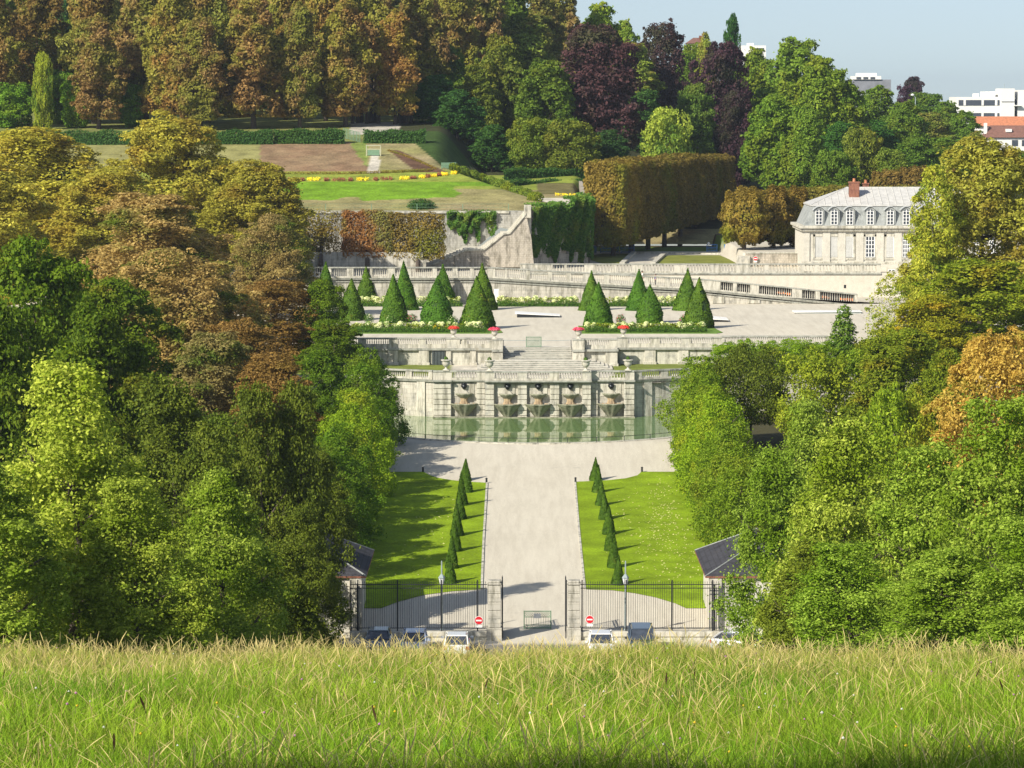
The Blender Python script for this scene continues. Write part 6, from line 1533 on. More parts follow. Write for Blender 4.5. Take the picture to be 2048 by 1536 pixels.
# ---- near trees on the right
tree('linden', 'linden_tree', 'big linden at the right edge with a pointed lit top', 1990, 795, 140, 160, var=0, rz=4, tint=(0.84, 0.95, 0.92))
tree('linden', 'linden_tree', 'linden covered in pale seed tufts, right of the right lodge', 1690, 842, 125, 172, var=1, rz=1, tint=(1.02, 1.05, 1.08))
tree('linden', 'linden_tree', 'linden between the pale tufted one and the right-edge one', 1840, 890, 120, 165, var=0, rz=5, tint=(0.82, 0.95, 0.87))
tree('linden', 'linden_tree', 'linden leaning over the slate roof of the right lodge', 1560, 900, 98, 192, var=1, rz=3, tint=(0.74, 0.89, 0.87))
tree('darklinden', 'linden_tree', 'low dark linden beside the silver car at the right', 1622, 1080, 95, 168, var=1, rz=2, tint=(1.34, 1.31, 1.23))
tree('linden', 'linden_tree', 'low linden in the middle of the right bank above the grass', 1700, 1085, 120, 150, var=0, rz=1.7, tint=(0.77, 0.95, 0.82))
tree('linden', 'linden_tree', 'low linden at the right of the right bank above the grass', 1880, 1100, 130, 145, var=1, rz=5.5, tint=(0.77, 0.92, 0.82))
tree('linden', 'linden_tree', 'lowest linden at the right frame edge above the grass', 2060, 1040, 130, 142, var=0, rz=.2, tint=(0.77, 0.92, 0.82))
tree('linden', 'linden_tree', 'small linden above the right row of hornbeams', 1620, 800, 85, 215, var=0, rz=2.5, tint=(0.77, 0.89, 0.87))
tree('darkdome', 'dome_tree', 'dark green domed tree on a bare trunk behind the right row', 1502, 690, 82, 288)
tree('smallgreen', 'green_tree', 'olive green tree right of the dark domed tree', 1625, 698, 85, 285, var=0, tint=(1.34, 1.28, 1.22))
tree('smallgreen', 'green_tree', 'olive green tree behind the pale tufted linden', 1730, 690, 85, 290, var=1, tint=(1.10, 1.22, 1.10))
tree('chestnutgreen', 'green_tree', 'bright green tree right of the olive green ones', 1810, 660, 100, 280, var=0, rz=3)
tree('smallgreen', 'green_tree', 'small green tree under the orange chestnut, left of it', 1790, 770, 90, 250, var=1, tint=(1.22, 1.34, 1.10))
for i, (px, py, hw) in enumerate(((1455, 684, 38), (1500, 678, 42), (1548, 682, 40), (1596, 676, 45), (1640, 684, 40))):
    tree('smallgreen', 'green_shrub', ['leftmost', 'second', 'middle', 'fourth', 'rightmost'][i] + ' of the five leafy green shrubs before the right balustrade', px, py, hw, 326, 'leafy shrubs before the right balustrade', var=i % 2, tint=(1.16, 1.40, 1.10))
tree('spruce', 'conifer', 'small dark conifer with a ragged tip before the right end of the terrace', 1688, 612, 50, 328, tint=(1.5, 1.45, 1))
tree('lighttree', 'young_tree', 'sparse yellow-green young tree in front of the mansion corner', 1790, 545, 62, 322, rz=1)
tree('yellowtree', 'yellow_tree', 'yellow-green tree in front of the right part of the mansion roof', 1868, 332, 62, 345, rz=2)
tree('chestnut', 'chestnut_tree', 'large yellowing chestnut at the upper right edge, hiding the mansion end', 1965, 280, 115, 352, var=0, rz=5, tint=(0.88, 0.95, 0.98))
tree('chestnutgreen', 'chestnut_tree', 'green chestnut below the large yellowing one at the right edge', 1960, 520, 130, 325, var=1, rz=2, tint=(1.28, 1.22, 1.10))
tree('chestnutgreen', 'chestnut_tree', 'brownish green tree between the young tree and the right-edge chestnuts', 1865, 590, 75, 318, var=0, rz=2, tint=(1.65, 1.28, 1.10))
tree('orangechestnut', 'chestnut_tree', 'orange autumn chestnut at the right edge above the big linden', 2000, 662, 130, 240)
tree('chestnutgreen', 'green_tree', 'green tree just left of the orange chestnut', 1900, 700, 75, 262, var=1, rz=4)

# ---- clipped trees
def clipped(name, label, X, Y, zg, hx, hy, zb, zt, n, leaf, mat, seed, group=None, tr=.28, sparse=0, rough=.3, e=6, tint=(1, 1, 1)):
    t = thing(name, label, 'tree', (X, Y, zg), group)
    c = box_crown(t, seed, hx, hy, zb, zt, n, leaf, L[mat], e=e, rough=rough, sparse=sparse); c.color = (*tint, 1); c.location = (0, 1.4 if hy < 1.5 else 0, 0)
    # box_crown works around the origin in z above zg
    mb = MB(); rg = random.Random(seed); o_ = 1.4 if hy < 1.5 else 0
    mb.tube([(X, Y, zg - .5), (X + .03, Y, zg + zb * .9), (X, Y + o_, zg + zb * 1.15 + .1), (X, Y + o_, zg + zt * .8)], [tr * 1.2, tr, tr * .85, tr * .3], 8)
    Y = Y + o_
    for k in range(12):
        a = rg.uniform(0, 6.28); z0 = zg + zb * .8 + (zt - zb) * rg.uniform(0, .5); ex = X + hx * .85 * math.cos(a); ey = Y + hy * .85 * math.sin(a); ez = z0 + rg.uniform(.3, 1.0) * (zt - zb) * .45
        mb.tube([(X, Y, z0), ((X + ex) / 2, (Y + ey) / 2, z0 + (ez - z0) * .35), (ex, ey, ez)], [tr * .4, tr * .25, tr * .08], 5)
    mb.build('trunk', M['bark'], t, smooth=True)
    return t
def leafy_local(fn): return fn
# left rust row on the ramp road
for i, (px, hw, lb, sp, mt) in enumerate(((560, 40, 'leftmost clipped rust tree in the row, partly behind the chestnuts', 1.0, 'box_rust'), (642, 42, 'thin see-through clipped rust tree, second in the row behind the left yews', 2.4, 'box_rust'), (735, 53, 'dense orange-brown clipped tree, third in the row behind the left yews', .7, 'box_orange'), (836, 54, 'clipped rust tree at the right end of the row, beside the grey wall', 1.0, 'box_rust'))):
    Y = 428.5; s = Y / 6500; top = [421, 422, 423, 427][i]; bot = [512, 508, 516, 520][i]
    zt, zb = P(px, top, Y).z - 17.4, P(px, bot, Y).z - 17.4
    clipped('clipped_tree', lb, P(px, 470, Y).x, 427.2, 17.4, hw * s, 1.2, zb, zt, [5000, 2900, 11000, 8000][i], .30, mt, 20 + i, 'clipped rust trees behind the left yews', .3, sp, e=9)
# big clipped block in the middle: one row of box-clipped trees running back to the right
zg = 17.4
for i, lb in enumerate(('front left', 'second', 'third', 'fourth', 'fifth', 'sixth', 'right end')):
    X, Y = 14.7 + 17.6 * i / 6, 471.5 + 60 * i / 6; zt = 31.0 - zg + .25 * math.sin(i * 2)
    t = clipped('clipped_tree', f'{lb} tree of the tall clipped rust-brown block beside the ivy wall' if i in (0, 6) else f'{lb} tree from the left in the tall clipped rust-brown block', X, Y, zg, 3.15, 6.2, 1.6 + .35 * i, zt, 17000, .40, 'box_rust', 40 + i, 'clipped trees of the tall brown block', .35, .05, rough=.25, e=10, tint=(1.05, 1.05, 1) if i == 0 else (.8, .82, .85))  # trees after the first dimmed: shade of the unlit side put into the tint
    t.rotation_euler = (0, 0, -math.atan2(17.6, 60))
for i, (px, Y, hw, top, bot, lb) in enumerate(((1488, 452, 46, 384, 486, 'round clipped yellow-brown tree left of the mansion, with a bare trunk'), (1547, 458, 38, 382, 486, 'clipped brown tree second from the left beside the mansion'), (1590, 462, 36, 384, 488, 'clipped orange-brown tree touching the mansion corner'),
                                    )):
    zt, zb = P(px, top, Y).z - 19.2, P(px, bot, Y).z - 19.2
    clipped('clipped_tree', lb, P(px, 430, Y).x, Y, 19.2, hw * Y / 6500, 3.2, zb, zt, 11000, .36, 'box_rust', 60 + i, 'round clipped trees left of the mansion', .3, .1, rough=.7, e=3.2, tint=(1.15, 1.15, 1) if i == 0 else (.9, .85, .8))  # first tree brightened as lit, the rest dimmed: light painted through the tint
for i, (px, Y, hw, top) in enumerate(((1600, 500, 45, 378), (1670, 500, 45, 374), (1740, 500, 45, 376), (1810, 500, 45, 374), (1880, 500, 45, 376))):
    zt = P(px, top, Y).z - 17.4
    clipped('clipped_tree', ['leftmost', 'second', 'middle', 'fourth', 'rightmost'][i] + ' tree of the clipped olive row rising behind the mansion roof', P(px, 400, Y).x, Y, 17.4, hw * Y / 6500, 3.5, 2, zt, 8000, .42, 'box_rust', 70 + i, 'clipped olive row behind the mansion', .3, .1, rough=.3, e=7, tint=(.95, 1.15, 1))
for i, (px, Y, hw, top) in enumerate(((1775, 530, 34, 345), (1830, 530, 34, 338), (1885, 530, 34, 340))):
    zt = P(px, top, Y).z - 20
    clipped('clipped_tree', ['left', 'middle', 'right'][i] + ' tree of the small rusty clipped group above the mansion roof', P(px, 400, Y).x, Y, 20, hw * Y / 6500, 3.5, 2, zt, 6500, .45, 'box_rust', 80 + i, 'small rusty clipped group above the mansion', .3, .1, rough=.5, e=5, tint=(.85, .8, .9))

# ---- the wood on the hill
W = [  # key, px, top, halfw, Y, var, label, tint
 ('frust', -20, -40, 55, 532, 0, 'rust chestnut at the far left end of the wood edge', (1, .95, .9)),
 ('folive', 75, -60, 60, 546, 0, 'olive brown tree at the far left of the wood', (.8, .8, .8)),
 ('fyellow', 85, 105, 22, 524, 0, 'small pointed yellow-green tree at the far left of the wood', (1, .95, .6)),
 ('fdark', 110, 40, 60, 580, 0, 'dark green tree in a gap at the far left of the wood', (1, 1, 1)),
 ('fround', 130, 140, 40, 540, 0, 'bright green bushy tree low in the left of the wood', (1, 1.2, .9)),
 ('folive', 185, -70, 62, 540, 1, 'tall olive tree, second mass from the left in the wood', (1, 1, 1)),
 ('frust', 195, 30, 52, 526, 1, 'low rust crown in front of the tall olive tree on the left', (1, .95, .95)),
 ('fround', 262, 150, 34, 542, 1, 'green bushy tree between two rust crowns on the left', (1, 1.15, .9)),
 ('frust', 290, -45, 62, 536, 2, 'rust chestnut left of the centre-left gap in the wood', (1, 1, 1)),
 ('folive', 345, -20, 58, 528, 0, 'yellowish brown tree above the tallest yellowed chestnut', (1.15, 1.05, 1)),
 ('folive', 415, -60, 50, 545, 1, 'tall olive tree with visible dark stem in the left of the wood', (1, 1.05, 1)),
 ('frust', 400, 35, 50, 524, 0, 'low rust crown above the left hedge', (.95, .9, .9)),
 ('frust', 505, -15, 66, 527, 1, 'broad rust chestnut above the dark hedge', (1.05, .95, .95)),
 ('folive', 470, -70, 52, 560, 0, 'olive tree rising behind the broad rust chestnut', (1, 1, 1)),
 ('folive', 570, -60, 52, 552, 1, 'yellow-olive tree right of the broad rust chestnut', (1.1, 1.1, 1)),
 ('frust', 598, 5, 46, 528, 2, 'slim rust crown right of the broad rust chestnut', (.9, .9, .9)),
 ('folive', 650, -80, 48, 548, 0, 'tall yellow-olive tree left of the path opening', (1.15, 1.1, 1)),
 ('frust', 690, 0, 56, 532, 0, 'rust chestnut left of the path opening in the wood', (1.1, 1, .95)),
 ('frust', 745, -50, 58, 552, 1, 'tall rust chestnut above the path opening', (1.05, 1, 1)),
 ('frust', 790, 20, 46, 538, 2, 'orange rust crown right of the path opening', (1.25, 1.05, .9)),
 ('frust', 840, -60, 52, 560, 0, 'tall rust tree right of the path opening', (.95, .9, .95)),
 ('frust', 905, -60, 52, 580, 1, 'rust tree behind the dark green trees', (1, .95, .9)),
 ('frust', 965, -70, 50, 600, 2, 'rust tree at the top centre of the wood', (1, 1, 1)),
 ('fdark', 868, 150, 55, 545, 0, 'dark green tree right of the rust chestnuts', (1, 1.15, 1)),
 ('fdark', 915, 180, 50, 536, 1, 'dark tree in the hollow beside the hedges', (.9, 1, 1.05)),
 ('fgreen', 900, 90, 45, 562, 0, 'deep green tree behind the hollow', (.8, .9, .9)),
 ('fgreen', 1000, 72, 52, 560, 1, 'grey-green tree in the centre of the wood', (1.0, .85, 1)),
 ('fgreen', 1015, 5, 50, 640, 2, 'green tree at the top centre of the wood', (.8, .95, .9)),
 ('fgreen', 955, 130, 45, 550, 2, 'olive green tree between the hollow and the copper beech', (1.0, .85, .9)),
 ('folive', 1060, 28, 70, 610, 1, 'arching light olive tree above the copper beech', (.9, 1.2, 1)),
 ('frust', 1115, -50, 48, 680, 0, 'rust tree at the top edge where the wood meets the sky', (1, 1, 1)),
 ('fgreen', 1200, 6, 55, 690, 0, 'bright green tree on the skyline right of the top rust tree', (1.3, 1.35, 1)),
 ('fgreen', 1250, 40, 30, 720, 1, 'small light green tree on the skyline before the dark beech', (1.3, 1.3, 1.1)),
 ('fcopper', 1190, 50, 96, 560, 0, 'largest copper beech in the middle of the wood', (1, 1, 1)),
 ('fgreen', 1090, 120, 62, 552, 1, 'green tree merging into the left side of the largest copper beech', (.75, .8, .8)),
 ('fdark', 985, 250, 48, 528, 1, 'dark low tree above the pale shrubs of the mound', (1, 1.05, 1)),
 ('fround', 1060, 235, 42, 525, 0, 'small light green tree in front of the wood, left', (1.0, .95, .9)),
 ('fround', 1140, 240, 52, 522, 1, 'small olive tree in front of the wood, below the copper beech', (1.0, .85, .9)),
 ('fdark', 1215, 260, 50, 530, 0, 'dark low tree under the right side of the copper beech', (.8, .8, 1)),
 ('folive', 1255, 85, 62, 640, 0, 'light olive tree between the two dark beeches', (1, 1.25, 1)),
 ('fcopper', 1325, 46, 62, 650, 1, 'dark beech dome on the skyline', (.9, 1, 1)),
 ('fdark', 1290, 180, 45, 600, 1, 'dark green tree between the beeches', (1, 1, 1)),
 ('fyellow', 1335, 216, 58, 548, 0, 'bright yellow-green tree above the tall clipped block', (1.1, 1.1, 1)),
 ('fgreen', 1392, 168, 45, 575, 2, 'blue-green tree right of the bright yellow-green one', (.75, .85, 1.1)),
 ('fcopper', 1445, 85, 64, 610, 0, 'tall dark beech reaching down behind the clipped block', (.8, .8, 1)),
 ('fcopper', 1470, 180, 50, 575, 1, 'lower part of the dark beech group, right of the clipped block', (.7, .7, .9)),
 ('folive', 1412, 66, 26, 690, 1, 'light olive tree on the skyline left of the odd conifer', (1.1, 1.3, 1)),
 ('fgreen', 1590, 78, 88, 620, 0, 'large bright green tree on the skyline right of the conifer', (1.0, 1.1, 1)),
 ('fgreen', 1512, 97, 45, 640, 1, 'green tree between the dark beech and the large bright one', (1.1, 1.1, .9)),
 ('fgreen', 1640, 115, 65, 600, 1, 'bright green tree right of the large bright one', (1.15, 1.15, .9)),
 ('fgreen', 1545, 190, 55, 570, 2, 'green tree low in front of the large bright one', (.95, 1.1, .9)),
 ('fgreen', 1610, 210, 50, 565, 0, 'green tree with a bare stem right of the clipped block', (1, 1.1, .95)),
 ('fgreen', 1690, 168, 50, 600, 2, 'mid green tree below the white skyline building', (.95, 1.05, .9)),
 ('fround', 1722, 255, 40, 548, 0, 'round pale green tree above the mansion roof', (1.1, .95, 1.0)),
 ('fround', 1782, 296, 36, 545, 1, 'small round green tree above the small rusty group', (1, .95, 1)),
 ('fround', 1665, 300, 40, 545, 1, 'low green tree behind the clipped olive row', (.9, 1, .9)),
 ('fgreen', 1755, 172, 55, 680, 0, 'green tree on the right slope below the grey roof', (.9, 1, .95)),
 ('fgreen', 1812, 205, 48, 640, 1, 'green tree in the middle of the right slope', (.85, .95, .9)),
 ('fcopper', 1826, 154, 34, 860, 0, 'distant dark purple tree dome on the right skyline', (.8, .8, 1.2)),
 ('fgreen', 1850, 186, 48, 800, 2, 'distant green tree under the purple dome on the skyline', (.8, .95, 1)),
 ('fgreen', 1893, 203, 36, 780, 1, 'distant green tree left of the white modern building', (.8, .95, .95)),
 ('folive', 1860, 225, 45, 680, 0, 'pale olive tree in front of the white modern building', (.9, 1.15, 1)),
 ('fgreen', 1925, 222, 40, 700, 0, 'green tree at the left corner of the white modern building', (.8, .95, .85)),
 ('fgreen', 1885, 275, 55, 600, 1, 'deep green tree above the upper right chestnut', (.8, .95, .9)),
 ('fgreen', 1830, 275, 45, 590, 2, 'deep green tree low on the right slope', (.75, .9, .9)),
 ('fdark', 1750, 240, 50, 620, 0, 'dark tree in the shade of the right slope', (1, 1.2, 1)),
 ('folive', 1950, 262, 40, 640, 1, 'olive tree below the orange tiled roof', (.9, 1.1, .9)),
 ('fgreen', 2030, 300, 50, 620, 2, 'green tree below the brown roof at the right edge', (.85, 1, .9)),
 ('fgreen', 1385, 88, 40, 700, 1, 'mid green tree just below the reddish hipped roof', (.9, 1, .9)),
 ('folive', -60, -70, 58, 600, 0, 'first tree from the left in the rear rank closing the wood at the top', (.8, .85, .9)),
 ('fgreen', 20, -70, 58, 614, 1, 'second tree from the left in the rear rank closing the wood at the top', (.8, .85, .9)),
 ('fdark', 150, -70, 58, 628, 0, 'third tree from the left in the rear rank closing the wood at the top', (.8, .85, .9)),
 ('folive', 240, -70, 58, 600, 1, 'fourth tree from the left in the rear rank closing the wood at the top', (.8, .85, .9)),
 ('fgreen', 315, -70, 58, 614, 0, 'fifth tree from the left in the rear rank closing the wood at the top', (.8, .85, .9)),
 ('frust', 380, -70, 58, 628, 1, 'sixth tree from the left in the rear rank closing the wood at the top', (.8, .85, .9)),
 ('fgreen', 450, -70, 58, 600, 0, 'seventh tree from the left in the rear rank closing the wood at the top', (.8, .85, .9)),
 ('frust', 530, -70, 58, 614, 1, 'eighth tree from the left in the rear rank closing the wood at the top', (.8, .85, .9)),
 ('folive', 610, -70, 58, 628, 0, 'ninth tree from the left in the rear rank closing the wood at the top', (.8, .85, .9)),
 ('fgreen', 690, -70, 58, 600, 1, 'tenth tree from the left in the rear rank closing the wood at the top', (.8, .85, .9)),
 ('folive', 770, -70, 58, 614, 0, 'eleventh tree from the left in the rear rank closing the wood at the top', (.8, .85, .9)),
 ('folive', 850, -70, 58, 628, 1, 'twelfth tree from the left in the rear rank closing the wood at the top', (.8, .85, .9)),
 ('frust', 930, -70, 58, 600, 0, 'thirteenth tree from the left in the rear rank closing the wood at the top', (.8, .85, .9)),
 ('fgreen', 1020, -35, 58, 614, 1, 'fourteenth tree from the left in the rear rank closing the wood at the top', (.8, .85, .9)),
 ('folive', 1080, -10, 58, 628, 0, 'fifteenth tree from the left in the rear rank closing the wood at the top', (.8, .85, .9)),
 ('fround', 20, 165, 48, 529, 0, 'light green bush under the far left rust chestnut of the wood', (.9, 1.15, .8)),
 ('fround', 152, 160, 34, 529, 1, 'light green bush between the pointed yellow-green tree and a rust crown', (.95, 1.2, .8)),
 ('fround', 268, 168, 32, 531, 0, 'light green bush left of the gap among the rust chestnuts', (.9, 1.15, .8)),
 ('fgreen', 140, 40, 40, 556, 2, 'green tree showing between olive crowns on the far left', (.8, .95, .8)),
 ('fdark', 1680, 245, 45, 585, 1, 'dark green tree between the bright trees and the mansion roof', (1.1, 1.25, 1)),
]
for key, px, top, hw, Y, v, lb, tn in W:
    tree(key, {'frust': 'chestnut_tree', 'folive': 'deciduous_tree', 'fgreen': 'deciduous_tree', 'fround': 'bushy_tree', 'fdark': 'deciduous_tree', 'fcopper': 'copper_beech', 'fyellow': 'yellow_green_tree'}[key], lb, px, top, hw, Y, 'trees of the wood on the hill', var=v, tint=tn)
tree('fdark', 'conifer', 'odd tufted conifer standing alone on the skyline', 1465, 30, 22, 680, var=1, base=None, tint=(.8, 1, 1))
for i, px in enumerate((0, 60, 125, 185, 250, 315, 375, 440, 500, 565, 625, 870, 940)):
    tree('fround', 'undergrowth_bush', ['first', 'second', 'third', 'fourth', 'fifth', 'sixth', 'seventh', 'eighth', 'ninth', 'tenth', 'eleventh', 'twelfth', 'last'][i] + ' dark green bush from the left in the undergrowth behind the hedges of the wood', px, 205 - (i * 37) % 30, 42, 566 + (i * 7) % 12, 'undergrowth bushes of the wood', var=i % 2, tint=(.7, .9, .8))
# trunks of the avenue seen under the rust crowns
for i, px in enumerate((705, 715, 723, 733, 741, 749, 757, 798, 806, 813, 822)):
    c = P(px, 262 if px < 790 else 250, 541 + (i % 3)); z = mz(c.x, c.y)
    t = thing('avenue_trunk', ['first', 'second', 'third', 'fourth', 'fifth', 'sixth', 'seventh', 'eighth', 'ninth', 'tenth', 'last'][i] + ' dark bare trunk from the left in the avenue under the rust crowns', 'tree trunk', (c.x, c.y, z), 'dark trunks of the avenue in the wood')
    MB().tube([(c.x, c.y, z - .5), (c.x + .1, c.y, z + 3), (c.x, c.y, z + 7)], [.36, .28, .2], 7).build('trunk', M['bark'], t, smooth=True)
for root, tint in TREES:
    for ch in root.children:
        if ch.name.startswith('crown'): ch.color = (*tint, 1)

# ------------------------------------------------------------------ far buildings
def far_building():
    Y = 1000.0; X = lambda px: P(px, 220, Y).x; Z = lambda py: P(1950, py, Y).z
    t = thing('modern_building', 'white modern building with long dark window strips on the right skyline', 'building', (X(1980), Y, Z(320)))
    MB().box(X(1912), X(2002), Y, Y + 16, Z(340), Z(194)).build('wall', M['offwhite'], t)
    MB().box(X(2000), X(2027), Y - 2, Y + 10, Z(340), Z(177)).build('stair_tower', M['offwhite'], t)
    MB().box(X(2034), X(2090), Y - 1, Y + 14, Z(340), Z(180)).build('side_wing', M['offwhite'], t)
    MB().box(X(2024), X(2038), Y + 2, Y + 14, Z(340), Z(196)).build('link_block', M['offwhite'], t)
    MB().box(X(1971), X(1993), Y + 3, Y + 12, Z(195), Z(183)).build('roof_box', M['offwhite'], t)
    MB().box(X(1953), X(1962), Y + 5, Y + 9, Z(195), Z(187)).build('roof_box', M['offwhite'], t)
    for a, b in ((200, 211), (226, 236)):
        w_ = MB().box(X(1917), X(1999), Y - .12, Y - .02, Z(b), Z(a)).build('window', M['glass_dark'], t)
        s = MB()
        for px in (1929, 1965, 1992): s.box(X(px) - .35, X(px) + .35, Y - .2, Y - .125, Z(b), Z(a))
        s.build('frame', M['offwhite'], w_)
    for px, a, b in ((2030, 199, 208), (2032, 222, 234)): MB().box(X(px) - .8, X(px) + .9, Y + 1.85, Y + 1.98, Z(b), Z(a)).build('window', M['glass_dark'], t)
    MB().box(X(2001), X(2027.2), Y - 2.12, Y - 2.01, Z(204.2), Z(202.8)).build('string_course', M['glass_dark'], t)
    MB().box(X(2025), X(2040), Y - 2.5, Y + 1.8, Z(212), Z(210)).build('balcony', M['offwhite'], t)
    MB().tube([(X(2008), Y, Z(178)), (X(2008), Y, Z(168))], .1, 4).build('antenna', M['lamp_grey'], t)
    Y2 = 900.0; X2 = lambda px: P(px, 250, Y2).x; Z2 = lambda py: P(1950, py, Y2).z
    t = thing('tiled_house', 'long orange tiled roof in front of the white modern building', 'house', (X2(2000), Y2, Z2(330)))
    MB().box(X2(1955), X2(2100), Y2, Y2 + 10, Z2(340), Z2(251)).build('wall', M['offwhite'], t)
    MB().add([(X2(1950), Y2 - .8, Z2(252)), (X2(2105), Y2 - .8, Z2(252)), (X2(2105), Y2 + 5, Z2(233)), (X2(1957), Y2 + 5, Z2(233)), (X2(2105), Y2 + 11, Z2(252)), (X2(1950), Y2 + 11, Z2(252))], [(0, 1, 2, 3), (3, 2, 4, 5), (0, 3, 5), (1, 4, 2)]).build('roof', M['terracotta'], t)
    Y3 = 860.0; X3 = lambda px: P(px, 260, Y3).x; Z3 = lambda py: P(1950, py, Y3).z
    t = thing('brown_roofed_house', 'house with a brown roof and a white skylight below the orange tiled roof', 'house', (X3(2010), Y3, Z3(330)))
    MB().box(X3(1975), X3(2090), Y3, Y3 + 8, Z3(330), Z3(274)).build('wall', M['offwhite'], t)
    rf = MB().add([(X3(1970), Y3 - .6, Z3(275)), (X3(2095), Y3 - .6, Z3(275)), (X3(2095), Y3 + 4, Z3(251)), (X3(1984), Y3 + 4, Z3(251)), (X3(2095), Y3 + 9, Z3(275)), (X3(1970), Y3 + 9, Z3(275))], [(0, 1, 2, 3), (3, 2, 4, 5), (0, 3, 5), (1, 4, 2)]).build('roof', M['brown_roof'], t)
    MB().box(X3(2013), X3(2025), Y3 + 1.0, Y3 + 2.2, Z3(264), Z3(258)).build('skylight', M['white'], rf)
    MB().box(X3(1970), X3(1976), Y3 + 1.5, Y3 + 2.5, Z3(268), Z3(246)).build('chimney', M['offwhite'], rf)
    for px in (2030, 2050): MB().box(X3(px) - .8, X3(px) + .8, Y3 - .1, Y3 - .02, Z3(292), Z3(280)).build('window', M['glass_dark'], t)
    Y4 = 980.0; X4 = lambda px: P(px, 160, Y4).x; Z4 = lambda py: P(1745, py, Y4).z
    t = thing('flat_roofed_building', 'white topped apartment building with a grey slate flank on the skyline', 'building', (X4(1745), Y4, Z4(230)))
    MB().box(X4(1702), X4(1782), Y4, Y4 + 14, Z4(230), Z4(159), tx=.0).build('wall', M['slate_far'], t)
    MB().box(X4(1706), X4(1762), Y4 - .5, Y4 + 8, Z4(158.9), Z4(152)).build('attic', M['offwhite'], t)
    MB().box(X4(1716), X4(1754), Y4 + 1, Y4 + 7, Z4(152), Z4(146)).build('roof_box', M['offwhite'], t)
    for px in (1717, 1731, 1745): MB().box(X4(px) - .7, X4(px) + .7, Y4 - .6, Y4 - .51, Z4(158), Z4(154)).build('window', M['glass_dark'], t)
    Y5 = 900.0; X5 = lambda px: P(px, 90, Y5).x; Z5 = lambda py: P(1500, py, Y5).z
    t = thing('white_building', 'white flat roofed block showing over the wood beside the odd conifer', 'building', (X5(1508), Y5, Z5(160)))
    MB().box(X5(1484), X5(1532), Y5, Y5 + 10, Z5(170), Z5(91)).build('wall', M['offwhite'], t); MB().box(X5(1496), X5(1508), Y5 + 1, Y5 + 5, Z5(91), Z5(86)).build('roof_box', M['offwhite'], t)
    MB().box(X5(1510), X5(1528), Y5 - .1, Y5 - .02, Z5(100), Z5(96)).build('window', M['glass_dark'], t)
    t = thing('red_roofed_house', 'reddish hipped roof peeping over the wood left of the conifer', 'house', (X5(1392), Y5, Z5(160)))
    MB().box(X5(1376), X5(1412), Y5, Y5 + 8, Z5(170), Z5(87)).build('wall', M['offwhite'], t)
    rf = MB().add([(X5(1372), Y5 - .6, Z5(87)), (X5(1418), Y5 - .6, Z5(87)), (X5(1418), Y5 + 9, Z5(87)), (X5(1372), Y5 + 9, Z5(87)), (X5(1388), Y5 + 4, Z5(75)), (X5(1404), Y5 + 4, Z5(75))], [(0, 1, 5, 4), (1, 2, 5), (2, 3, 4, 5), (3, 0, 4)]).build('roof', M['brown_roof'], t)
    MB().box(X5(1399), X5(1405), Y5 + 2, Y5 + 3, Z5(80), Z5(71)).build('chimney', M['brickred'], rf)
    # street lamps
    for px, top, bot, Yl, lb in ((1831, 190, 250, 780, 'tall street lamp with a white globe standing among the trees on the right slope'), (1896, 211, 240, 850, 'distant white street lamp head left of the modern building')):
        a, b = P(px, bot, Yl), P(px, top, Yl); t = thing('street_lamp', lb, 'street lamp', tuple(a), 'street lamps on the right slope')
        MB().tube([a - Vector((0, 0, 6)), b - Vector((0, 0, .6)), b + Vector((-.5, 0, 0))], [.16, .11, .08], 6).build('pole', M['lamp_grey'], t)
        MB().lathe([(.02, -.35), (.42, -.1), (.42, .15), (.02, .35)], (b.x - .7, b.y, b.z), 10).build('lamp_head', M['opal'], t)
M['brown_roof'] = plain('brown_tiles', (.20, .10, .075), .8, var=.25, scale=2)
M['slate_far'] = plain('far_slate', (.22, .23, .26), .6, var=.2, scale=.5)
far_building()

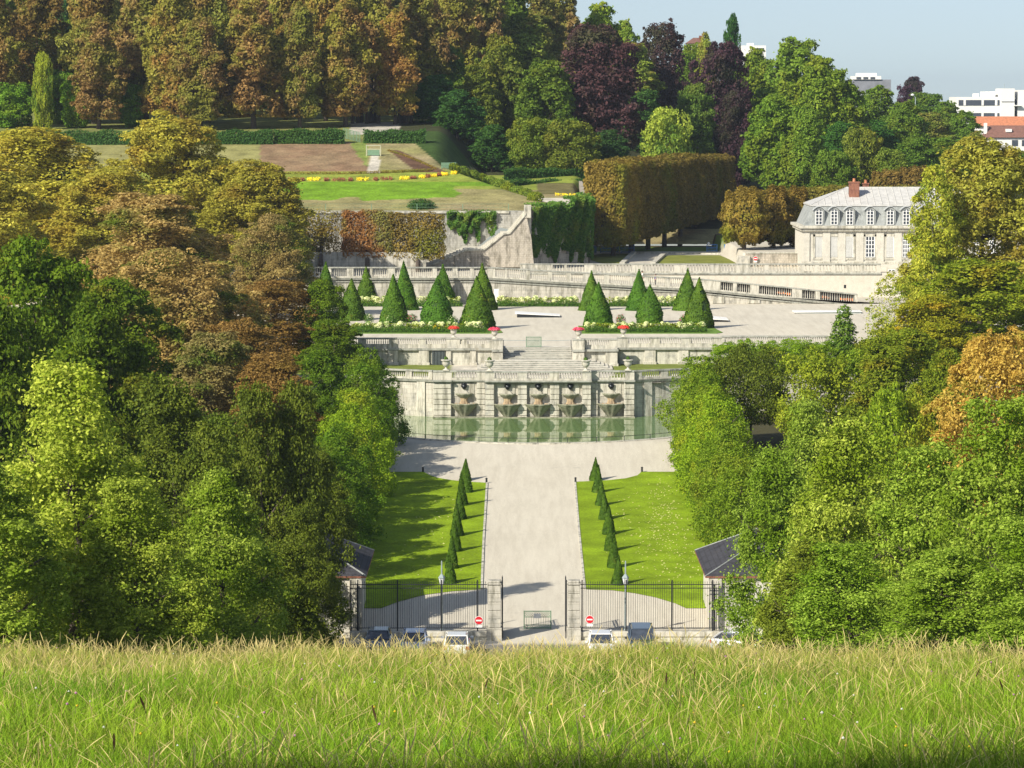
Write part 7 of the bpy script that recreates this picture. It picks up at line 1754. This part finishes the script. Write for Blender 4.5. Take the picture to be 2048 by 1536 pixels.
# ------------------------------------------------------------------ meadow grass
def grass():
    rng = np.random.default_rng(5)
    m, n, l, b = newmat('meadow_grass')
    at = nd(n, 'ShaderNodeAttribute', attribute_name='tint'); l.new(at.outputs['Color'], b.inputs['Base Color'])
    b.inputs['Roughness'].default_value = .6; b.inputs['Specular IOR Level'].default_value = .12
    tr = n.new('ShaderNodeBsdfTranslucent'); l.new(at.outputs['Color'], tr.inputs[0]); mx = n.new('ShaderNodeMixShader'); mx.inputs[0].default_value = .3
    l.new(b.outputs[0], mx.inputs[1]); l.new(tr.outputs[0], mx.inputs[2]); l.new(mx.outputs[0], n['Material Output'].inputs['Surface'])
    def place(N, y0, y1):
        # denser near the viewer per area, uniform in the picture
        u = rng.random(N); Y = y0 * (y1 / y0) ** u; X = rng.uniform(-1, 1, N) * (.168 * Y + 1.5); return X, Y
    VS, FS, TS = [], [], []; cnt = [0]
    def strips(X, Y, h, wdt, lean, az, col, segs=3, head=None, headcol=None):
        N = len(X); Z = meadow_z(Y, X); t = np.linspace(0, 1, segs + 1)
        wa = rng.uniform(0, math.pi, N); wx_, wy_ = np.cos(wa), np.sin(wa) * .5
        V = np.zeros((N, (segs + 1) * 2, 3)); Tn = np.zeros((N, (segs + 1) * 2, 3))
        for k, q in enumerate(t):
            bx = lean * q ** 2 * h; x = X + bx * np.cos(az); y = Y + bx * np.sin(az); z = Z + h * (q - .35 * (lean ** 2) * q ** 2 * .6) - .02
            ww = wdt * (1 - q * .85) if head is None else wdt * np.where(q > .72, head, 1.0) * (1 if k < segs else .4)
            V[:, 2 * k, 0] = x - wx_ * ww / 2; V[:, 2 * k, 1] = y - wy_ * ww / 2; V[:, 2 * k, 2] = z
            V[:, 2 * k + 1, 0] = x + wx_ * ww / 2; V[:, 2 * k + 1, 1] = y + wy_ * ww / 2; V[:, 2 * k + 1, 2] = z
            cc = col if headcol is None or q < .7 else headcol
            Tn[:, 2 * k] = cc; Tn[:, 2 * k + 1] = cc
        f = np.concatenate([np.array([[2 * k, 2 * k + 1, 2 * k + 3, 2 * k + 2]]) for k in range(segs)])
        m_ = (segs + 1) * 2; F = (np.arange(N)[:, None, None] * m_ + f[None]).reshape(-1, 4) + cnt[0]
        cnt[0] += N * m_; VS.append(V.reshape(-1, 3)); FS.append(F); TS.append(Tn.reshape(-1, 3))
    # short green blades
    N = 270000; X, Y = place(N, 22, 112)
    nz = rnd_noise(X, Y * .6, 1.3, 11); nz2 = rnd_noise(X, Y * .5, 4.5, 12)
    g = rgb(.10, .23, .008) * (1 - nz[:, None]) + rgb(.30, .42, .03) * nz[:, None]
    far = sstep(Y, 45, 85)[:, None]; g = g * (1 - .4 * far) + rgb(.38, .36, .07) * .4 * far
    g *= rng.uniform(.3, 1.75, (N, 1)); g *= (.72 + .5 * rnd_noise(X, Y * .5, 1.0, 41))[:, None]; dry = rng.random(N) < (.06 + .44 * nz2 * sstep(Y, 38, 75)); g[dry] = rgb(.58, .48, .15) * rng.uniform(.7, 1.1, (dry.sum(), 1))
    strips(X, Y, rng.uniform(.18, .46, N) * (.7 + .6 * nz2), rng.uniform(.005, .015, N) * (1 + Y / 110), rng.uniform(.2, 1.7, N) ** 1.3, rng.uniform(0, 6.28, N), g, 2)
    # straw stalks with seed heads
    N = 44000; X, Y = place(N, 22, 108); nz = rnd_noise(X, Y * .5, 2.2, 21)
    k = rng.random(N) < (.15 + .75 * nz) * np.interp(Y, [28, 50, 80], [.38, .7, 1.0]); X, Y = X[k], Y[k]; N = len(X)
    c = rgb(.60, .50, .15) * rng.uniform(.6, 1.2, (N, 1)); c[rng.random(N) < .3] = rgb(.40, .44, .12)
    hc = rgb(.70, .57, .24) * rng.uniform(.6, 1.2, (N, 1))
    strips(X, Y, rng.uniform(.4, .95, N) ** 1.2 * np.interp(Y, [30, 60, 100], [.62, .76, 1.0]) * (.75 + .45 * rnd_noise(X, Y, 2.0, 31)), rng.uniform(.004, .0085, N) * (.6 + Y / 90), rng.uniform(.05, 1.25, N), rng.uniform(0, 6.28, N), c, 6, head=1.9, headcol=hc)
    # broader leaves
    N = 9000; X, Y = place(N, 27, 60); strips(X, Y, rng.uniform(.15, .38, N), rng.uniform(.012, .024, N), rng.uniform(.3, 1.1, N), rng.uniform(0, 6.28, N), rgb(.12, .24, .02) * rng.uniform(.6, 1.4, (N, 1)), 3)
    # dark plantain heads
    N = 22; X, Y = place(N, 27, 70); strips(X, Y, rng.uniform(.4, .62, N), np.full(N, .009), rng.uniform(.02, .3, N), rng.uniform(0, 6.28, N), rgb(.12, .13, .04) * np.ones((N, 1)), 6, head=3.6, headcol=rgb(.07, .04, .02) * np.ones((N, 1)))
    o = raw_mesh('meadow_grass', np.concatenate(VS), np.concatenate(FS), m, None, np.concatenate(TS))
    tag(o, 'tall yellow-green meadow grass with straw stalks across the foreground', 'grass', kind='stuff')
    # small wild flowers
    V, F, T = [], [], []; N = 160; X, Y = place(N, 27, 80); Z = meadow_z(Y, X)
    for i in range(N):
        r = rng.uniform(.010, .020); c = (rgb(.8, .8, .74), rgb(.8, .78, .7), rgb(.55, .25, .45), rgb(.8, .6, .05))[rng.integers(0, 4)]; z = Z[i] + rng.uniform(.22, .45); b0 = len(V)
        for q in range(6): a = q * math.pi / 3; V.append((X[i] + r * math.cos(a), Y[i] + r * math.sin(a) * .8, z)); T.append(c)
        V.append((X[i], Y[i], z + r)); T.append(c); V.append((X[i], Y[i], z - r)); T.append(c)
        for q in range(6): F.append((b0 + q, b0 + (q + 1) % 6, b0 + 6)); F.append((b0 + (q + 1) % 6, b0 + q, b0 + 7))
    o = raw_mesh('wild_flowers', np.array(V), np.array(F), m, None, np.array(T))
    tag(o, 'tiny white, mauve and yellow wild flowers scattered in the meadow grass', 'flowers', kind='stuff')
grass()

# ------------------------------------------------------------------ the air
def haze():
    m = bpy.data.materials.new('air_haze'); m.use_nodes = True; n = m.node_tree.nodes; n.clear()
    o = n.new('ShaderNodeOutputMaterial'); v = n.new('ShaderNodeVolumePrincipled'); v.inputs['Color'].default_value = (.74, .84, .98, 1)
    v.inputs['Density'].default_value = HAZE; v.inputs['Anisotropy'].default_value = 0.2
    m.node_tree.links.new(v.outputs[0], o.inputs['Volume'])
    tag(MB().box(-960, 1260, -60, 6100, -40, 82).build('haze', m), kind='stuff')
HAZE = .00008
haze()

tree('darklinden', 'dark_tree', 'dark tree high on the meadow hill, shading the near edge of the grass', 0, 0, 0, 1, X=-21, h=21, r=5, var=0)
